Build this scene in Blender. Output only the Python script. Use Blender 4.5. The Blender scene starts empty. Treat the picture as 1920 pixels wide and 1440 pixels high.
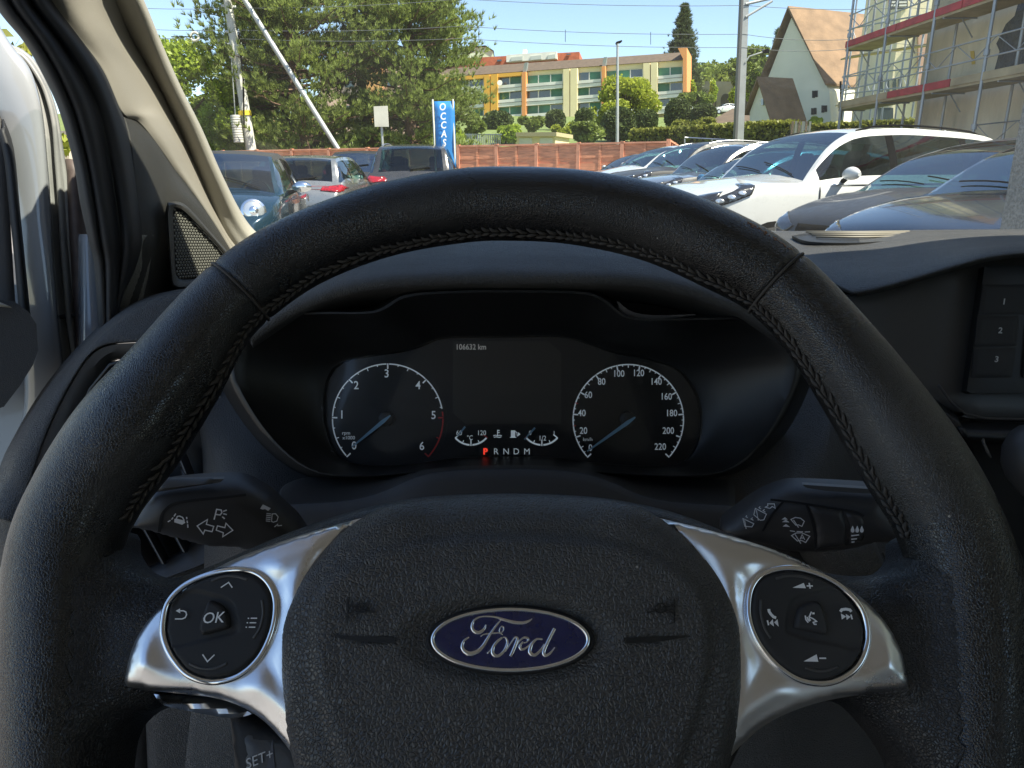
import bpy, bmesh, math, random
import numpy as np
from mathutils import Vector, Matrix, Quaternion
from mathutils.geometry import delaunay_2d_cdt
from mathutils.bvhtree import BVHTree

random.seed(7)
RNG = np.random.default_rng(7)
SC = bpy.context.scene
COL = SC.collection
R = math.radians

# ------------------------------------------------------------------ camera
F = 1330.0            # focal length in pixels of the 1920 px wide photograph
CAM_H = 1.12
PITCH = R(16.0)
cam_data = bpy.data.cameras.new('camera')
cam_data.sensor_width = 36.0
cam_data.lens = 36.0 * F / 1920.0
cam_data.clip_start = 0.02
cam_data.clip_end = 3000
cam = bpy.data.objects.new('camera', cam_data)
COL.objects.link(cam)
cam.location = (0, 0, CAM_H)
cam.rotation_euler = (R(90) - PITCH, 0, 0)
SC.camera = cam
CO = Vector((0, 0, CAM_H))
CR = Vector((1, 0, 0)); CU = Vector((0, math.sin(PITCH), math.cos(PITCH))); CF = Vector((0, math.cos(PITCH), -math.sin(PITCH)))

# ------------------------------------------------------------------ light
SUN_EL, SUN_AZ = 56.0, 120.0      # azimuth clockwise from +Y (ahead of the van)
world = bpy.data.worlds.new('World'); SC.world = world; world.use_nodes = True
wn = world.node_tree.nodes; wl = world.node_tree.links
sky = wn.new('ShaderNodeTexSky'); sky.sky_type = 'NISHITA'; sky.sun_disc = False
sky.sun_elevation = R(SUN_EL); sky.sun_rotation = R(SUN_AZ)
sky.altitude = 500; sky.air_density = 1.0; sky.dust_density = .5; sky.ozone_density = .6
bg = wn['Background']; bg.inputs['Strength'].default_value = 0.095
wl.new(sky.outputs[0], bg.inputs['Color'])
sun_d = bpy.data.lights.new('sun', 'SUN'); sun_d.energy = 4.6; sun_d.angle = R(0.5); sun_d.color = (1.0, .93, .80)
sun = bpy.data.objects.new('sun', sun_d); COL.objects.link(sun)
sdir = Vector((math.sin(R(SUN_AZ)) * math.cos(R(SUN_EL)), math.cos(R(SUN_AZ)) * math.cos(R(SUN_EL)), math.sin(R(SUN_EL))))
sun.rotation_euler = sdir.to_track_quat('Z', 'Y').to_euler()
SC.view_settings.view_transform = 'Standard'; SC.view_settings.look = 'None'
SC.view_settings.exposure = 1.4; SC.view_settings.gamma = 1.0
SC.cycles.use_denoising = True
SC.cycles.max_bounces = 8; SC.cycles.diffuse_bounces = 4; SC.cycles.glossy_bounces = 4; SC.cycles.transparent_max_bounces = 16
SC.cycles.sample_clamp_indirect = 6.0

# ------------------------------------------------------------------ projection helpers
def Q(px, py, d):
    """the point seen at a photograph pixel, d metres along the camera axis"""
    return CO + (CR * ((px - 960) / F) + CU * ((720 - py) / F) + CF) * d
def P(px, py, Y):
    r = CR * ((px - 960) / F) + CU * ((720 - py) / F) + CF
    return CO + r * (Y / r.y)

# ------------------------------------------------------------------ materials
def mat(name, col, rough=.6, metal=0.0, bump=None, var=None, spec=.5, coat=0.0, coat_rough=.05, emit=None, roughvar=None, sheen=0, specks=None, stretch=None):
    m = bpy.data.materials.new(name); m.use_nodes = True
    nt = m.node_tree; n = nt.nodes; l = nt.links
    b = n['Principled BSDF']
    col = tuple(col) + (1,) if len(col) == 3 else col
    b.inputs['Base Color'].default_value = col
    b.inputs['Roughness'].default_value = rough
    b.inputs['Metallic'].default_value = metal
    b.inputs['Specular IOR Level'].default_value = spec
    b.inputs['Coat Weight'].default_value = coat
    b.inputs['Coat Roughness'].default_value = coat_rough
    if sheen: b.inputs['Sheen Weight'].default_value = sheen
    if emit:
        b.inputs['Emission Color'].default_value = tuple(emit[0]) + (1,); b.inputs['Emission Strength'].default_value = emit[1]
    if bump or var or roughvar or specks:
        tc = n.new('ShaderNodeTexCoord')
        src = tc.outputs['Object']
        if stretch:
            mp = n.new('ShaderNodeMapping'); mp.inputs['Scale'].default_value = stretch
            l.new(src, mp.inputs[0]); src = mp.outputs[0]
    if var:                                   # (scale, amount, detail)
        t = n.new('ShaderNodeTexNoise'); t.inputs['Scale'].default_value = var[0]; t.inputs['Detail'].default_value = var[2] if len(var) > 2 else 5
        l.new(src, t.inputs['Vector'])
        rp = n.new('ShaderNodeValToRGB')
        a = var[1]
        rp.color_ramp.elements[0].position = .3; rp.color_ramp.elements[1].position = .7
        c2 = var[3] if len(var) > 3 else tuple(c * (1 + a) for c in col[:3])
        c1 = tuple(c * (1 - a) for c in col[:3])
        rp.color_ramp.elements[0].color = c1 + (1,); rp.color_ramp.elements[1].color = tuple(c2[:3]) + (1,)
        l.new(t.outputs['Fac'], rp.inputs[0]); l.new(rp.outputs[0], b.inputs['Base Color'])
    if specks:                                # (cells per metre, share of cells that hold a dust grain)
        v = n.new('ShaderNodeTexVoronoi'); v.inputs['Scale'].default_value = specks[0]; l.new(src, v.inputs['Vector'])
        lt = n.new('ShaderNodeMath'); lt.operation = 'LESS_THAN'; lt.inputs[1].default_value = .085; l.new(v.outputs['Distance'], lt.inputs[0])
        sx = n.new('ShaderNodeSeparateColor'); l.new(v.outputs['Color'], sx.inputs[0])
        l2 = n.new('ShaderNodeMath'); l2.operation = 'LESS_THAN'; l2.inputs[1].default_value = specks[1]; l.new(sx.outputs[0], l2.inputs[0])
        mu = n.new('ShaderNodeMath'); mu.operation = 'MULTIPLY'; l.new(lt.outputs[0], mu.inputs[0]); l.new(l2.outputs[0], mu.inputs[1])
        d2 = n.new('ShaderNodeTexNoise'); d2.inputs['Scale'].default_value = 11; d2.inputs['Detail'].default_value = 7; l.new(src, d2.inputs['Vector'])
        m3 = n.new('ShaderNodeMapRange'); m3.inputs['From Min'].default_value = .5; m3.inputs['From Max'].default_value = .8; m3.inputs['To Max'].default_value = .09; l.new(d2.outputs['Fac'], m3.inputs['Value'])
        mxx = n.new('ShaderNodeMath'); mxx.operation = 'MAXIMUM'; l.new(mu.outputs[0], mxx.inputs[0]); l.new(m3.outputs[0], mxx.inputs[1])
        mc = n.new('ShaderNodeMix'); mc.data_type = 'RGBA'; l.new(mxx.outputs[0], mc.inputs[0]); mc.inputs[6].default_value = col; mc.inputs[7].default_value = (.33, .31, .28, 1)
        l.new(mc.outputs[2], b.inputs['Base Color'])
    if roughvar:
        t = n.new('ShaderNodeTexNoise'); t.inputs['Scale'].default_value = roughvar[0]; t.inputs['Detail'].default_value = 6
        l.new(src, t.inputs['Vector'])
        mr = n.new('ShaderNodeMapRange'); mr.inputs['To Min'].default_value = rough - roughvar[1]; mr.inputs['To Max'].default_value = rough + roughvar[1]
        mr.inputs['From Min'].default_value = .3; mr.inputs['From Max'].default_value = .7
        l.new(t.outputs['Fac'], mr.inputs['Value']); l.new(mr.outputs[0], b.inputs['Roughness'])
    if bump:                                  # (kind, scale, distance, strength)
        kind, sc, dist, st = bump
        if kind == 'leather':
            nz = n.new('ShaderNodeTexNoise'); nz.inputs['Scale'].default_value = sc * .6; nz.inputs['Detail'].default_value = 2
            l.new(src, nz.inputs['Vector'])
            mx = n.new('ShaderNodeVectorMath'); mx.operation = 'MULTIPLY_ADD'
            mx.inputs[1].default_value = (1.1 / sc,) * 3
            l.new(nz.outputs['Color'], mx.inputs[0]); l.new(src, mx.inputs[2])
            v = n.new('ShaderNodeTexVoronoi'); v.feature = 'DISTANCE_TO_EDGE'; v.inputs['Scale'].default_value = sc
            l.new(mx.outputs[0], v.inputs['Vector'])
            mr = n.new('ShaderNodeMapRange'); mr.inputs['From Max'].default_value = .22; mr.interpolation_type = 'SMOOTHSTEP'
            l.new(v.outputs['Distance'], mr.inputs['Value'])
            big = n.new('ShaderNodeTexNoise'); big.inputs['Scale'].default_value = sc * .13; big.inputs['Detail'].default_value = 3
            l.new(src, big.inputs['Vector'])
            ad = n.new('ShaderNodeMath'); ad.operation = 'MULTIPLY_ADD'; ad.inputs[1].default_value = 1.6
            l.new(big.outputs['Fac'], ad.inputs[0]); l.new(mr.outputs[0], ad.inputs[2])
            h = ad.outputs[0]
        elif kind == 'voronoi':
            v = n.new('ShaderNodeTexVoronoi'); v.inputs['Scale'].default_value = sc; l.new(src, v.inputs['Vector']); h = v.outputs['Distance']
        else:
            v = n.new('ShaderNodeTexNoise'); v.inputs['Scale'].default_value = sc; v.inputs['Detail'].default_value = 6; l.new(src, v.inputs['Vector']); h = v.outputs['Fac']
        bp = n.new('ShaderNodeBump'); bp.inputs['Distance'].default_value = dist; bp.inputs['Strength'].default_value = st
        l.new(h, bp.inputs['Height']); l.new(bp.outputs[0], b.inputs['Normal'])
        if coat: l.new(bp.outputs[0], b.inputs['Coat Normal'])
    return m

def glass(name, tint=(.9, .95, .93), refl=.06, rough=.02, dust=0, rmax=.9):
    """thin window glass: lets light through, tinted, with a mirror layer on top"""
    m = bpy.data.materials.new(name); m.use_nodes = True
    nt = m.node_tree; n = nt.nodes; l = nt.links; n.remove(n['Principled BSDF'])
    tr = n.new('ShaderNodeBsdfTransparent'); tr.inputs[0].default_value = tint + (1,)
    gl = n.new('ShaderNodeBsdfGlossy'); gl.inputs['Roughness'].default_value = rough; gl.inputs['Color'].default_value = (.9, .95, 1, 1)
    fr = n.new('ShaderNodeLayerWeight'); fr.inputs['Blend'].default_value = .25
    mr = n.new('ShaderNodeMapRange'); mr.inputs['To Min'].default_value = refl; mr.inputs['To Max'].default_value = rmax
    l.new(fr.outputs['Fresnel'], mr.inputs['Value'])
    mx = n.new('ShaderNodeMixShader'); l.new(mr.outputs[0], mx.inputs[0]); l.new(tr.outputs[0], mx.inputs[1]); l.new(gl.outputs[0], mx.inputs[2])
    last = mx
    if dust:
        tc = n.new('ShaderNodeTexCoord'); nz = n.new('ShaderNodeTexNoise'); nz.inputs['Scale'].default_value = 7; nz.inputs['Detail'].default_value = 9; l.new(tc.outputs['Object'], nz.inputs['Vector'])
        m2 = n.new('ShaderNodeMapRange'); m2.inputs['From Min'].default_value = .35; m2.inputs['From Max'].default_value = .75; m2.inputs['To Min'].default_value = dust * .4; m2.inputs['To Max'].default_value = dust * 1.8
        l.new(nz.outputs['Fac'], m2.inputs['Value']); df = n.new('ShaderNodeBsdfTranslucent'); df.inputs[0].default_value = (.8, .78, .72, 1)
        last = n.new('ShaderNodeMixShader'); l.new(m2.outputs[0], last.inputs[0]); l.new(mx.outputs[0], last.inputs[1]); l.new(df.outputs[0], last.inputs[2])
    l.new(last.outputs[0], n['Material Output'].inputs[0])
    return m

# ------------------------------------------------------------------ objects
ORG = {}
def tag(o, label=None, cat=None, group=None, kind=None):
    if label: o['label'] = label
    if cat: o['category'] = cat
    if group: o['group'] = group
    if kind: o['kind'] = kind
    return o
def thing(name, label, cat, loc, group=None):
    o = bpy.data.objects.new(name, None); o.empty_display_size = .1
    COL.objects.link(o); o.location = loc; ORG[o.name] = Vector(loc)
    return tag(o, label, cat, group)

class MB:
    def __init__(s): s.v = []; s.f = []; s.m = []
    def add(s, vs, fs, mi=0):
        b = len(s.v); s.v.extend([tuple(p) for p in vs]); s.f.extend([tuple(b + i for i in f) for f in fs]); s.m.extend([mi] * len(fs)); return s
    def merge(s, o, M=None):
        s.add([M @ Vector(p) for p in o.v] if M else o.v, o.f); return s
    def box(s, c, sz, M=None, mi=0, bev=0):
        c = Vector(c); hx, hy, hz = [q / 2 for q in sz]
        vs = [Vector((x, y, z)) for x in (-hx, hx) for y in (-hy, hy) for z in (-hz, hz)]
        if M: vs = [M @ p for p in vs]
        vs = [p + c for p in vs]
        return s.add(vs, [(0, 1, 3, 2), (4, 6, 7, 5), (0, 4, 5, 1), (2, 3, 7, 6), (0, 2, 6, 4), (1, 5, 7, 3)], mi)
    def box2(s, lo, hi, mi=0):
        return s.box([(a + b) / 2 for a, b in zip(lo, hi)], [b - a for a, b in zip(lo, hi)], mi=mi)
    def tube(s, pts, rad, n=10, caps=True, mi=0, flat=None, up=None):
        """pts centre line; rad number or list; flat: (axis vector, factor) squashes the section along that axis"""
        pts = [Vector(p) for p in pts]; N = len(pts)
        if not hasattr(rad, '__len__'): rad = [rad] * N
        t0 = (pts[1] - pts[0]).normalized()
        a = Vector(up) if up is not None else (Vector((0, 0, 1)) if abs(t0.z) < .9 else Vector((1, 0, 0)))
        vs = []
        for i in range(N):
            t = (pts[min(i + 1, N - 1)] - pts[max(i - 1, 0)])
            if t.length < 1e-9: t = t0
            t = t.normalized()
            x = a.cross(t)
            if x.length < 1e-6: x = Vector((1, 0, 0)).cross(t)
            x.normalize(); y = t.cross(x)
            if up is None: a = y
            for k in range(n):
                q = 2 * math.pi * k / n
                off = (x * math.cos(q) + y * math.sin(q)) * rad[i]
                if flat: off = off - flat[0] * (off.dot(flat[0]) * (1 - flat[1]))
                vs.append(pts[i] + off)
        fs = [(i * n + k, i * n + (k + 1) % n, (i + 1) * n + (k + 1) % n, (i + 1) * n + k) for i in range(N - 1) for k in range(n)]
        if caps: fs += [tuple(range(n - 1, -1, -1)), tuple(range((N - 1) * n, N * n))]
        return s.add(vs, fs, mi)
    def grid(s, rows, closed=False, mi=0):
        n = len(rows[0]); vs = [p for r in rows for p in r]
        fs = []
        for i in range(len(rows) - 1):
            for j in range(n if closed else n - 1):
                k = (j + 1) % n
                fs.append((i * n + j, i * n + k, (i + 1) * n + k, (i + 1) * n + j))
        return s.add(vs, fs, mi)
    def prism(s, poly, vec, mi=0):
        poly = [Vector(p) for p in poly]; vec = Vector(vec); n = len(poly)
        vs = poly + [p + vec for p in poly]
        fs = [tuple(range(n)), tuple(range(2 * n - 1, n - 1, -1))] + [(i, (i + 1) % n, n + (i + 1) % n, n + i) for i in range(n)]
        return s.add(vs, fs, mi)
    def disc(s, c, nrm, r, th=.002, n=24, mi=0):
        c = Vector(c); nrm = Vector(nrm).normalized()
        return s.tube([c, c + nrm * th], r, n, mi=mi)
    def build(s, name, mats, parent=None, smooth=None, solid=0, bevel=0, subsurf=0, label=None, loc=None):
        me = bpy.data.meshes.new(name)
        if parent is not None: org = ORG[parent.name]
        elif loc is not None: org = Vector(loc)
        else: org = Vector((0, 0, 0))
        arr = np.array(s.v, dtype=float).reshape(-1, 3) - np.array(org)
        me.from_pydata(arr.tolist(), [], s.f)
        if not isinstance(mats, (list, tuple)): mats = [mats]
        for m in mats: me.materials.append(m)
        if len(mats) > 1: me.polygons.foreach_set('material_index', s.m)
        me.update()
        o = bpy.data.objects.new(name, me); COL.objects.link(o)
        if parent is not None: o.parent = parent
        else: o.location = org
        ORG[o.name] = org
        if smooth is not None:
            me.polygons.foreach_set('use_smooth', [True] * len(me.polygons))
            if smooth < 179:
                bm = bmesh.new(); bm.from_mesh(me)
                for e in bm.edges:
                    if len(e.link_faces) == 2 and e.calc_face_angle(0) > R(smooth): e.smooth = False
                bm.to_mesh(me); bm.free()
        if solid:
            md = o.modifiers.new('t', 'SOLIDIFY'); md.thickness = solid; md.offset = -1
        if bevel:
            md = o.modifiers.new('b', 'BEVEL'); md.width = bevel; md.segments = 2; md.limit_method = 'ANGLE'; md.angle_limit = R(40)
        if subsurf:
            md = o.modifiers.new('s', 'SUBSURF'); md.levels = subsurf; md.render_levels = subsurf
        if label: o['label'] = label
        return o

# ------------------------------------------------------------------ curves
def cr(pts, n=6, closed=False):
    """Catmull-Rom through points of any dimension"""
    P_ = [np.array(p, float) for p in pts]; N = len(P_); out = []
    segs = N if closed else N - 1
    for i in range(segs):
        if closed: p0, p1, p2, p3 = P_[i - 1], P_[i], P_[(i + 1) % N], P_[(i + 2) % N]
        else: p0, p1, p2, p3 = P_[max(i - 1, 0)], P_[i], P_[i + 1], P_[min(i + 2, N - 1)]
        for k in range(n):
            t = k / n
            out.append(.5 * ((2 * p1) + (-p0 + p2) * t + (2 * p0 - 5 * p1 + 4 * p2 - p3) * t * t + (-p0 + 3 * p1 - 3 * p2 + p3) * t ** 3))
    if not closed: out.append(P_[-1])
    return out
def outline(pts, n=8):
    """closed outline; a third element 'c' marks a hard corner"""
    corners = [i for i, p in enumerate(pts) if len(p) > 2]
    P2 = [p[:2] for p in pts]
    if not corners: return cr(P2, n, True)
    out = []
    for a, i in enumerate(corners):
        j = corners[(a + 1) % len(corners)]
        if j <= i: j += len(pts)
        seg = [P2[k % len(pts)] for k in range(i, j + 1)]
        out += cr(seg, n)[:-1]
    return out
def resample(poly, step, closed=True):
    poly = [np.array(p) for p in poly]
    if closed: poly = poly + [poly[0]]
    L = [0]
    for a, b in zip(poly, poly[1:]): L.append(L[-1] + float(np.linalg.norm(b - a)))
    n = max(3, int(round(L[-1] / step)))
    ts = np.linspace(0, L[-1], n, endpoint=not closed)
    A = np.array(poly)
    return np.stack([np.interp(ts, L, A[:, k]) for k in range(A.shape[1])], 1)
def inside(pts, poly):
    x, y = pts[:, 0], pts[:, 1]; r = np.zeros(len(pts), bool); n = len(poly)
    for i in range(n):
        x1, y1 = poly[i]; x2, y2 = poly[(i + 1) % n]
        c = ((y1 > y) != (y2 > y))
        with np.errstate(divide='ignore', invalid='ignore'):
            r ^= c & (x < (x2 - x1) * (y - y1) / (y2 - y1 + 1e-30) + x1)
    return r
def dist_to(pts, poly, closed=True):
    poly = np.asarray(poly); a = poly if closed else poly[:-1]; b = np.roll(poly, -1, 0) if closed else poly[1:]
    out = np.full(len(pts), 1e9)
    for p, q in zip(a, b):
        d = q - p; L = (d * d).sum() + 1e-20
        t = np.clip(((pts - p) @ d) / L, 0, 1)
        out = np.minimum(out, np.hypot(*(pts - p - t[:, None] * d).T))
    return out
def rnd(d, Rr, Hh):
    t = np.clip(d / Rr, 0, 1); return Hh * np.sqrt(np.maximum(0, 1 - (1 - t) ** 2))
def sstep(x, a, b):
    t = np.clip((x - a) / (b - a), 0, 1); return t * t * (3 - 2 * t)

class Frame:
    """a plane in space: origin, two axes and a normal that points to the driver"""
    def __init__(s, O, u, v):
        s.O = Vector(O); s.u = Vector(u).normalized(); s.v = Vector(v).normalized(); s.n = s.u.cross(s.v).normalized()
    def at(s, x, y, w=0): return s.O + s.u * x + s.v * y + s.n * w
    def pix(s, px, py, w=0):
        r = CR * ((px - 960) / F) + CU * ((720 - py) / F) + CF
        t = ((s.O + s.n * w - CO).dot(s.n)) / r.dot(s.n)
        q = CO + r * t - s.O
        return (q.dot(s.u), q.dot(s.v))
    def outl(s, pts, w=0, n=8):
        o = outline(pts, n); return [s.pix(p[0], p[1], w) for p in o]
    def world(s, px, py, w=0): return s.at(*s.pix(px, py, w), w)
def facing(px, py, d, tilt=0, yaw=0):
    """frame through a pixel at depth d, facing the camera, leaned back by tilt degrees, yawed"""
    v = CU.copy(); u = CR.copy()
    v.rotate(Quaternion(CR, R(-tilt))); q = Quaternion(v, R(yaw)); u.rotate(q)
    return Frame(Q(px, py, d), u, v)

def plate(mb, fr, poly, hfun, thick=.004, res=.004, mi=0, back=True):
    """solid plate over a closed 2-D outline (metres in the frame), its front shaped by hfun(xy, dist) """
    B = resample(poly, res)
    lo, hi = B.min(0), B.max(0)
    gx, gy = np.meshgrid(np.arange(lo[0], hi[0], res), np.arange(lo[1], hi[1], res * .866))
    gx = gx + (np.arange(gx.shape[0]) % 2)[:, None] * res * .5
    G = np.stack([gx.ravel(), gy.ravel()], 1)
    if len(G):
        G = G[inside(G, B)]
    if len(G): G = G[dist_to(G, B) > res * .55]
    V = np.vstack([B, G]) if len(G) else B
    nb = len(B)
    r = delaunay_2d_cdt([Vector(p) for p in V], [], [list(range(nb))], 1, 1e-9)
    v2 = np.array([tuple(p) for p in r[0]])
    d = dist_to(v2, B); d[d < 1e-7] = 0
    h = hfun(v2, d) if callable(hfun) else np.full(len(v2), hfun)
    A = np.array(fr.O) + v2[:, :1] * np.array(fr.u) + v2[:, 1:] * np.array(fr.v)
    top = A + h[:, None] * np.array(fr.n)
    tris = [tuple(f) for f in r[2]]
    # orientation
    f0 = tris[0]; c = (v2[f0[1]][0] - v2[f0[0]][0]) * (v2[f0[2]][1] - v2[f0[0]][1]) - (v2[f0[1]][1] - v2[f0[0]][1]) * (v2[f0[2]][0] - v2[f0[0]][0])
    if c < 0: tris = [t[::-1] for t in tris]
    n0 = len(top)
    bot = A + (h.min() - thick) * np.array(fr.n)
    # boundary edges
    ed = {}
    for t in tris:
        for a, b in ((t[0], t[1]), (t[1], t[2]), (t[2], t[0])):
            ed[(a, b)] = 1
    fs = list(tris)
    used = [e for e in ed if (e[1], e[0]) not in ed]
    fs += [(b, a, a + n0, b + n0) for a, b in used]
    if back: fs += [tuple(i + n0 for i in t[::-1]) for t in tris]
    mb.add(np.vstack([top, bot]).tolist(), fs, mi)
    return mb

def ink(mb, proj, strokes, width, th=.00018, mi=0):
    """flat painted strokes; proj(px,py)->(point, normal). stroke: list of px points; closed if first == last; fill if tagged"""
    for st in strokes:
        fill = False
        if isinstance(st, dict): fill = st.get('fill'); w = st.get('w', width); st = st['p']
        else: w = width
        pr = [proj(*p) for p in st]
        nrm = pr[0][1]
        if fill:
            mb.prism([p + n * th for p, n in pr], -nrm * th); continue
        pts = [p for p, n in pr]; N = len(pts)
        if N < 2: continue
        closed = (pts[0] - pts[-1]).length < 1e-7
        if closed: pts = pts[:-1]; N -= 1
        L = []; Rr = []
        for i in range(N):
            if closed: a, b, c = pts[i - 1], pts[i], pts[(i + 1) % N]
            else: a, b, c = pts[max(i - 1, 0)], pts[i], pts[min(i + 1, N - 1)]
            t1 = (b - a) if (b - a).length > 1e-9 else (c - b); t2 = (c - b) if (c - b).length > 1e-9 else t1
            t1 = t1.normalized(); t2 = t2.normalized(); t = (t1 + t2)
            t = t.normalized() if t.length > 1e-6 else t1
            s = nrm.cross(t).normalized(); k = 1 / max(.5, s.dot(nrm.cross(t1).normalized()))
            L.append(b + s * w / 2 * k + nrm * th); Rr.append(b - s * w / 2 * k + nrm * th)
        vs = L + Rr + [p - nrm * th for p in L] + [p - nrm * th for p in Rr]
        fs = []
        for i in range(N if closed else N - 1):
            j = (i + 1) % N
            fs += [(i, N + i, N + j, j), (2 * N + i, i, j, 2 * N + j), (N + i, 3 * N + i, 3 * N + j, N + j)]
        mb.add(vs, fs, mi)
    return mb

def text_mb(mb, txt, fr_at, size, ang=0, shear=0, th=.0002, mi=0, sx=1.0, align='CENTER', off=0):
    """lettering: fr_at = (centre point, right vector, up vector)"""
    c = bpy.data.curves.new('t', 'FONT'); c.body = txt; c.size = size; c.align_x = align; c.align_y = 'CENTER'; c.extrude = th / 2; c.shear = shear; c.resolution_u = 3; c.offset = off
    o = bpy.data.objects.new('t', c); COL.objects.link(o)
    dg = bpy.context.evaluated_depsgraph_get()
    me = bpy.data.meshes.new_from_object(o.evaluated_get(dg))
    p, r, u = [Vector(q) for q in fr_at]; r = r.normalized(); u = u.normalized(); n = r.cross(u).normalized()
    ca, sa = math.cos(R(ang)), math.sin(R(ang))
    vs = []
    for v in me.vertices:
        x, y, z = v.co; x *= sx
        vs.append(p + r * (x * ca - y * sa) + u * (x * sa + y * ca) + n * (z + th / 2))
    mb.add(vs, [tuple(f.vertices) for f in me.polygons], mi)
    bpy.data.objects.remove(o); bpy.data.curves.remove(c); bpy.data.meshes.remove(me)
    return mb

def loft(rows, n=5, m=5):
    """rows of (px,py,d): smooth surface; returns rows of world points"""
    rr = [cr(r, m) for r in rows]
    cols = list(zip(*rr)); cc = [cr(c, n) for c in cols]
    out = [[Q(*cc[j][i]) for j in range(len(cc))] for i in range(len(cc[0]))]
    return out
# ================================================================== interior materials
M = {}
M['rim'] = mat('rim_leather', (.010, .0094, .0088), .25, bump=('leather', 950, .0006, .38), spec=.7, roughvar=(13, .13), specks=(190, .008))
M['web'] = mat('spoke_leather', (.013, .0125, .012), .36, bump=('leather', 800, .0007, .5), spec=.6, roughvar=(30, .06))
M['bag'] = mat('airbag_plastic', (.050, .048, .046), .42, bump=('leather', 640, .0009, .6), roughvar=(14, .08), spec=.6, specks=(170, .012))
M['dash'] = mat('dash_soft_plastic', (.070, .069, .067), .5, bump=('leather', 620, .0011, .85), spec=.45, roughvar=(9, .08), specks=(170, .02))
M['grain'] = mat('fine_grain_plastic', (.065, .062, .058), .50, bump=('leather', 1100, .0005, .4), spec=.5)
M['smooth'] = mat('satin_plastic', (.062, .060, .058), .42, bump=('noise', 1500, .0001, .3), spec=.5)
M['dark'] = mat('black_plastic', (.008, .008, .008), .45, bump=('noise', 900, .0002, .3))
M['shadow'] = mat('matt_black_plastic', (.004, .004, .005), .7)
M['thread'] = mat('black_thread', (.050, .044, .038), .75, bump=('noise', 3000, .0003, .6))
M['key'] = mat('key_plastic', (.022, .022, .023), .6, bump=('noise', 2500, .00005, .3), spec=.35, specks=(260, .03))
M['print'] = mat('white_print', (.80, .80, .80), .5)
M['printdim'] = mat('grey_print', (.50, .50, .50), .5)
M['silver'] = mat('satin_aluminium', (.84, .84, .84), .30, 1.0, roughvar=(22, .11), bump=('noise', 120, .0002, .05))
M['chrome'] = mat('chrome', (.86, .87, .88), .09, 1.0, bump=('noise', 90, .0002, .15))
M['blue'] = mat('badge_blue', (.004, .010, .075), .22, coat=1.0, coat_rough=.04, var=(200, .15))

# ================================================================== steering wheel
WA = .35
W_O = CO + CU * (-.078) + CF * .292
WF = Frame(W_O, CR, CU * math.cos(WA) + CF * math.sin(WA))
wheel = thing('steering_wheel', 'black leather steering wheel with silver spokes and a blue oval badge in its middle', 'steering wheel', W_O)

# rim : (pixel centre, half width in pixels)
rim_px = [(100, 1560, 100), (97, 1440, 99), (105, 1250, 103), (119, 1040, 100), (165, 925, 101), (241, 815, 106), (322, 708, 93), (405, 592, 76), (492, 514, 74), (590, 458, 71),
          (720, 412, 70), (857, 386, 71), (955, 381, 71), (1083, 388, 72), (1230, 418, 75), (1365, 475, 77), (1455, 530, 74), (1540, 617, 76), (1628, 735, 87), (1710, 860, 97), (1776, 975, 96), (1812, 1095, 101), (1822, 1250, 104), (1826, 1440, 104), (1824, 1560, 104)]
rim_uvr = []
for px, py, hw in rim_px:
    u, v = WF.pix(px, py); dpt = (WF.at(u, v) - CO).dot(CF); rim_uvr.append((u, v, hw * dpt / F * .965))
vb = rim_uvr[0][1]
rim_uvr += [(.172, vb - .055, .019), (.13, vb - .105, .0175), (.07, vb - .135, .017), (0, vb - .142, .017), (-.07, vb - .135, .017), (-.13, vb - .105, .0175), (-.172, vb - .055, .019)]
rim_c = np.array(cr(rim_uvr, 26, True))
NR = len(rim_c)
def seam_depth(i):
    d = min(abs(i - SEAMS[0]), abs(i - SEAMS[1])); return 1 - .05 * math.exp(-(d / 1.6) ** 2)
def nearest(px, py):
    u, v = WF.pix(px, py); return int(np.argmin(np.hypot(rim_c[:, 0] - u, rim_c[:, 1] - v)))
SEAMS = [nearest(450, 545), nearest(1450, 535)]
def rim_pt(i, phi, k=1.0):
    i %= NR
    c = rim_c[i]; t = rim_c[(i + 1) % NR][:2] - rim_c[i - 1][:2]; t = t / np.linalg.norm(t)
    o = np.array([-t[1], t[0]])                       # outward for clockwise travel
    r = c[2] * seam_depth(i) * k
    # slightly flattened, with a soft ridge towards the driver
    rr = r * (1 + .035 * math.cos(3 * phi + .5))
    return WF.at(c[0] + o[0] * rr * math.cos(phi), c[1] + o[1] * rr * math.cos(phi), rr * math.sin(phi) * .96)
mb = MB()
mb.grid([[rim_pt(i, 2 * math.pi * k / 56) for k in range(56)] for i in list(range(NR)) + [0]], closed=True)
mb.f = [f[::-1] for f in mb.f]
rim = mb.build('rim', M['rim'], wheel, 180)
# cross seams
for s in SEAMS:
    mb = MB(); mb.tube([rim_pt(s, R(a), 1.05) for a in range(-60, 250, 8)], .0007, 6)
    mb.build('seam', M['thread'], rim, 180)
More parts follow.
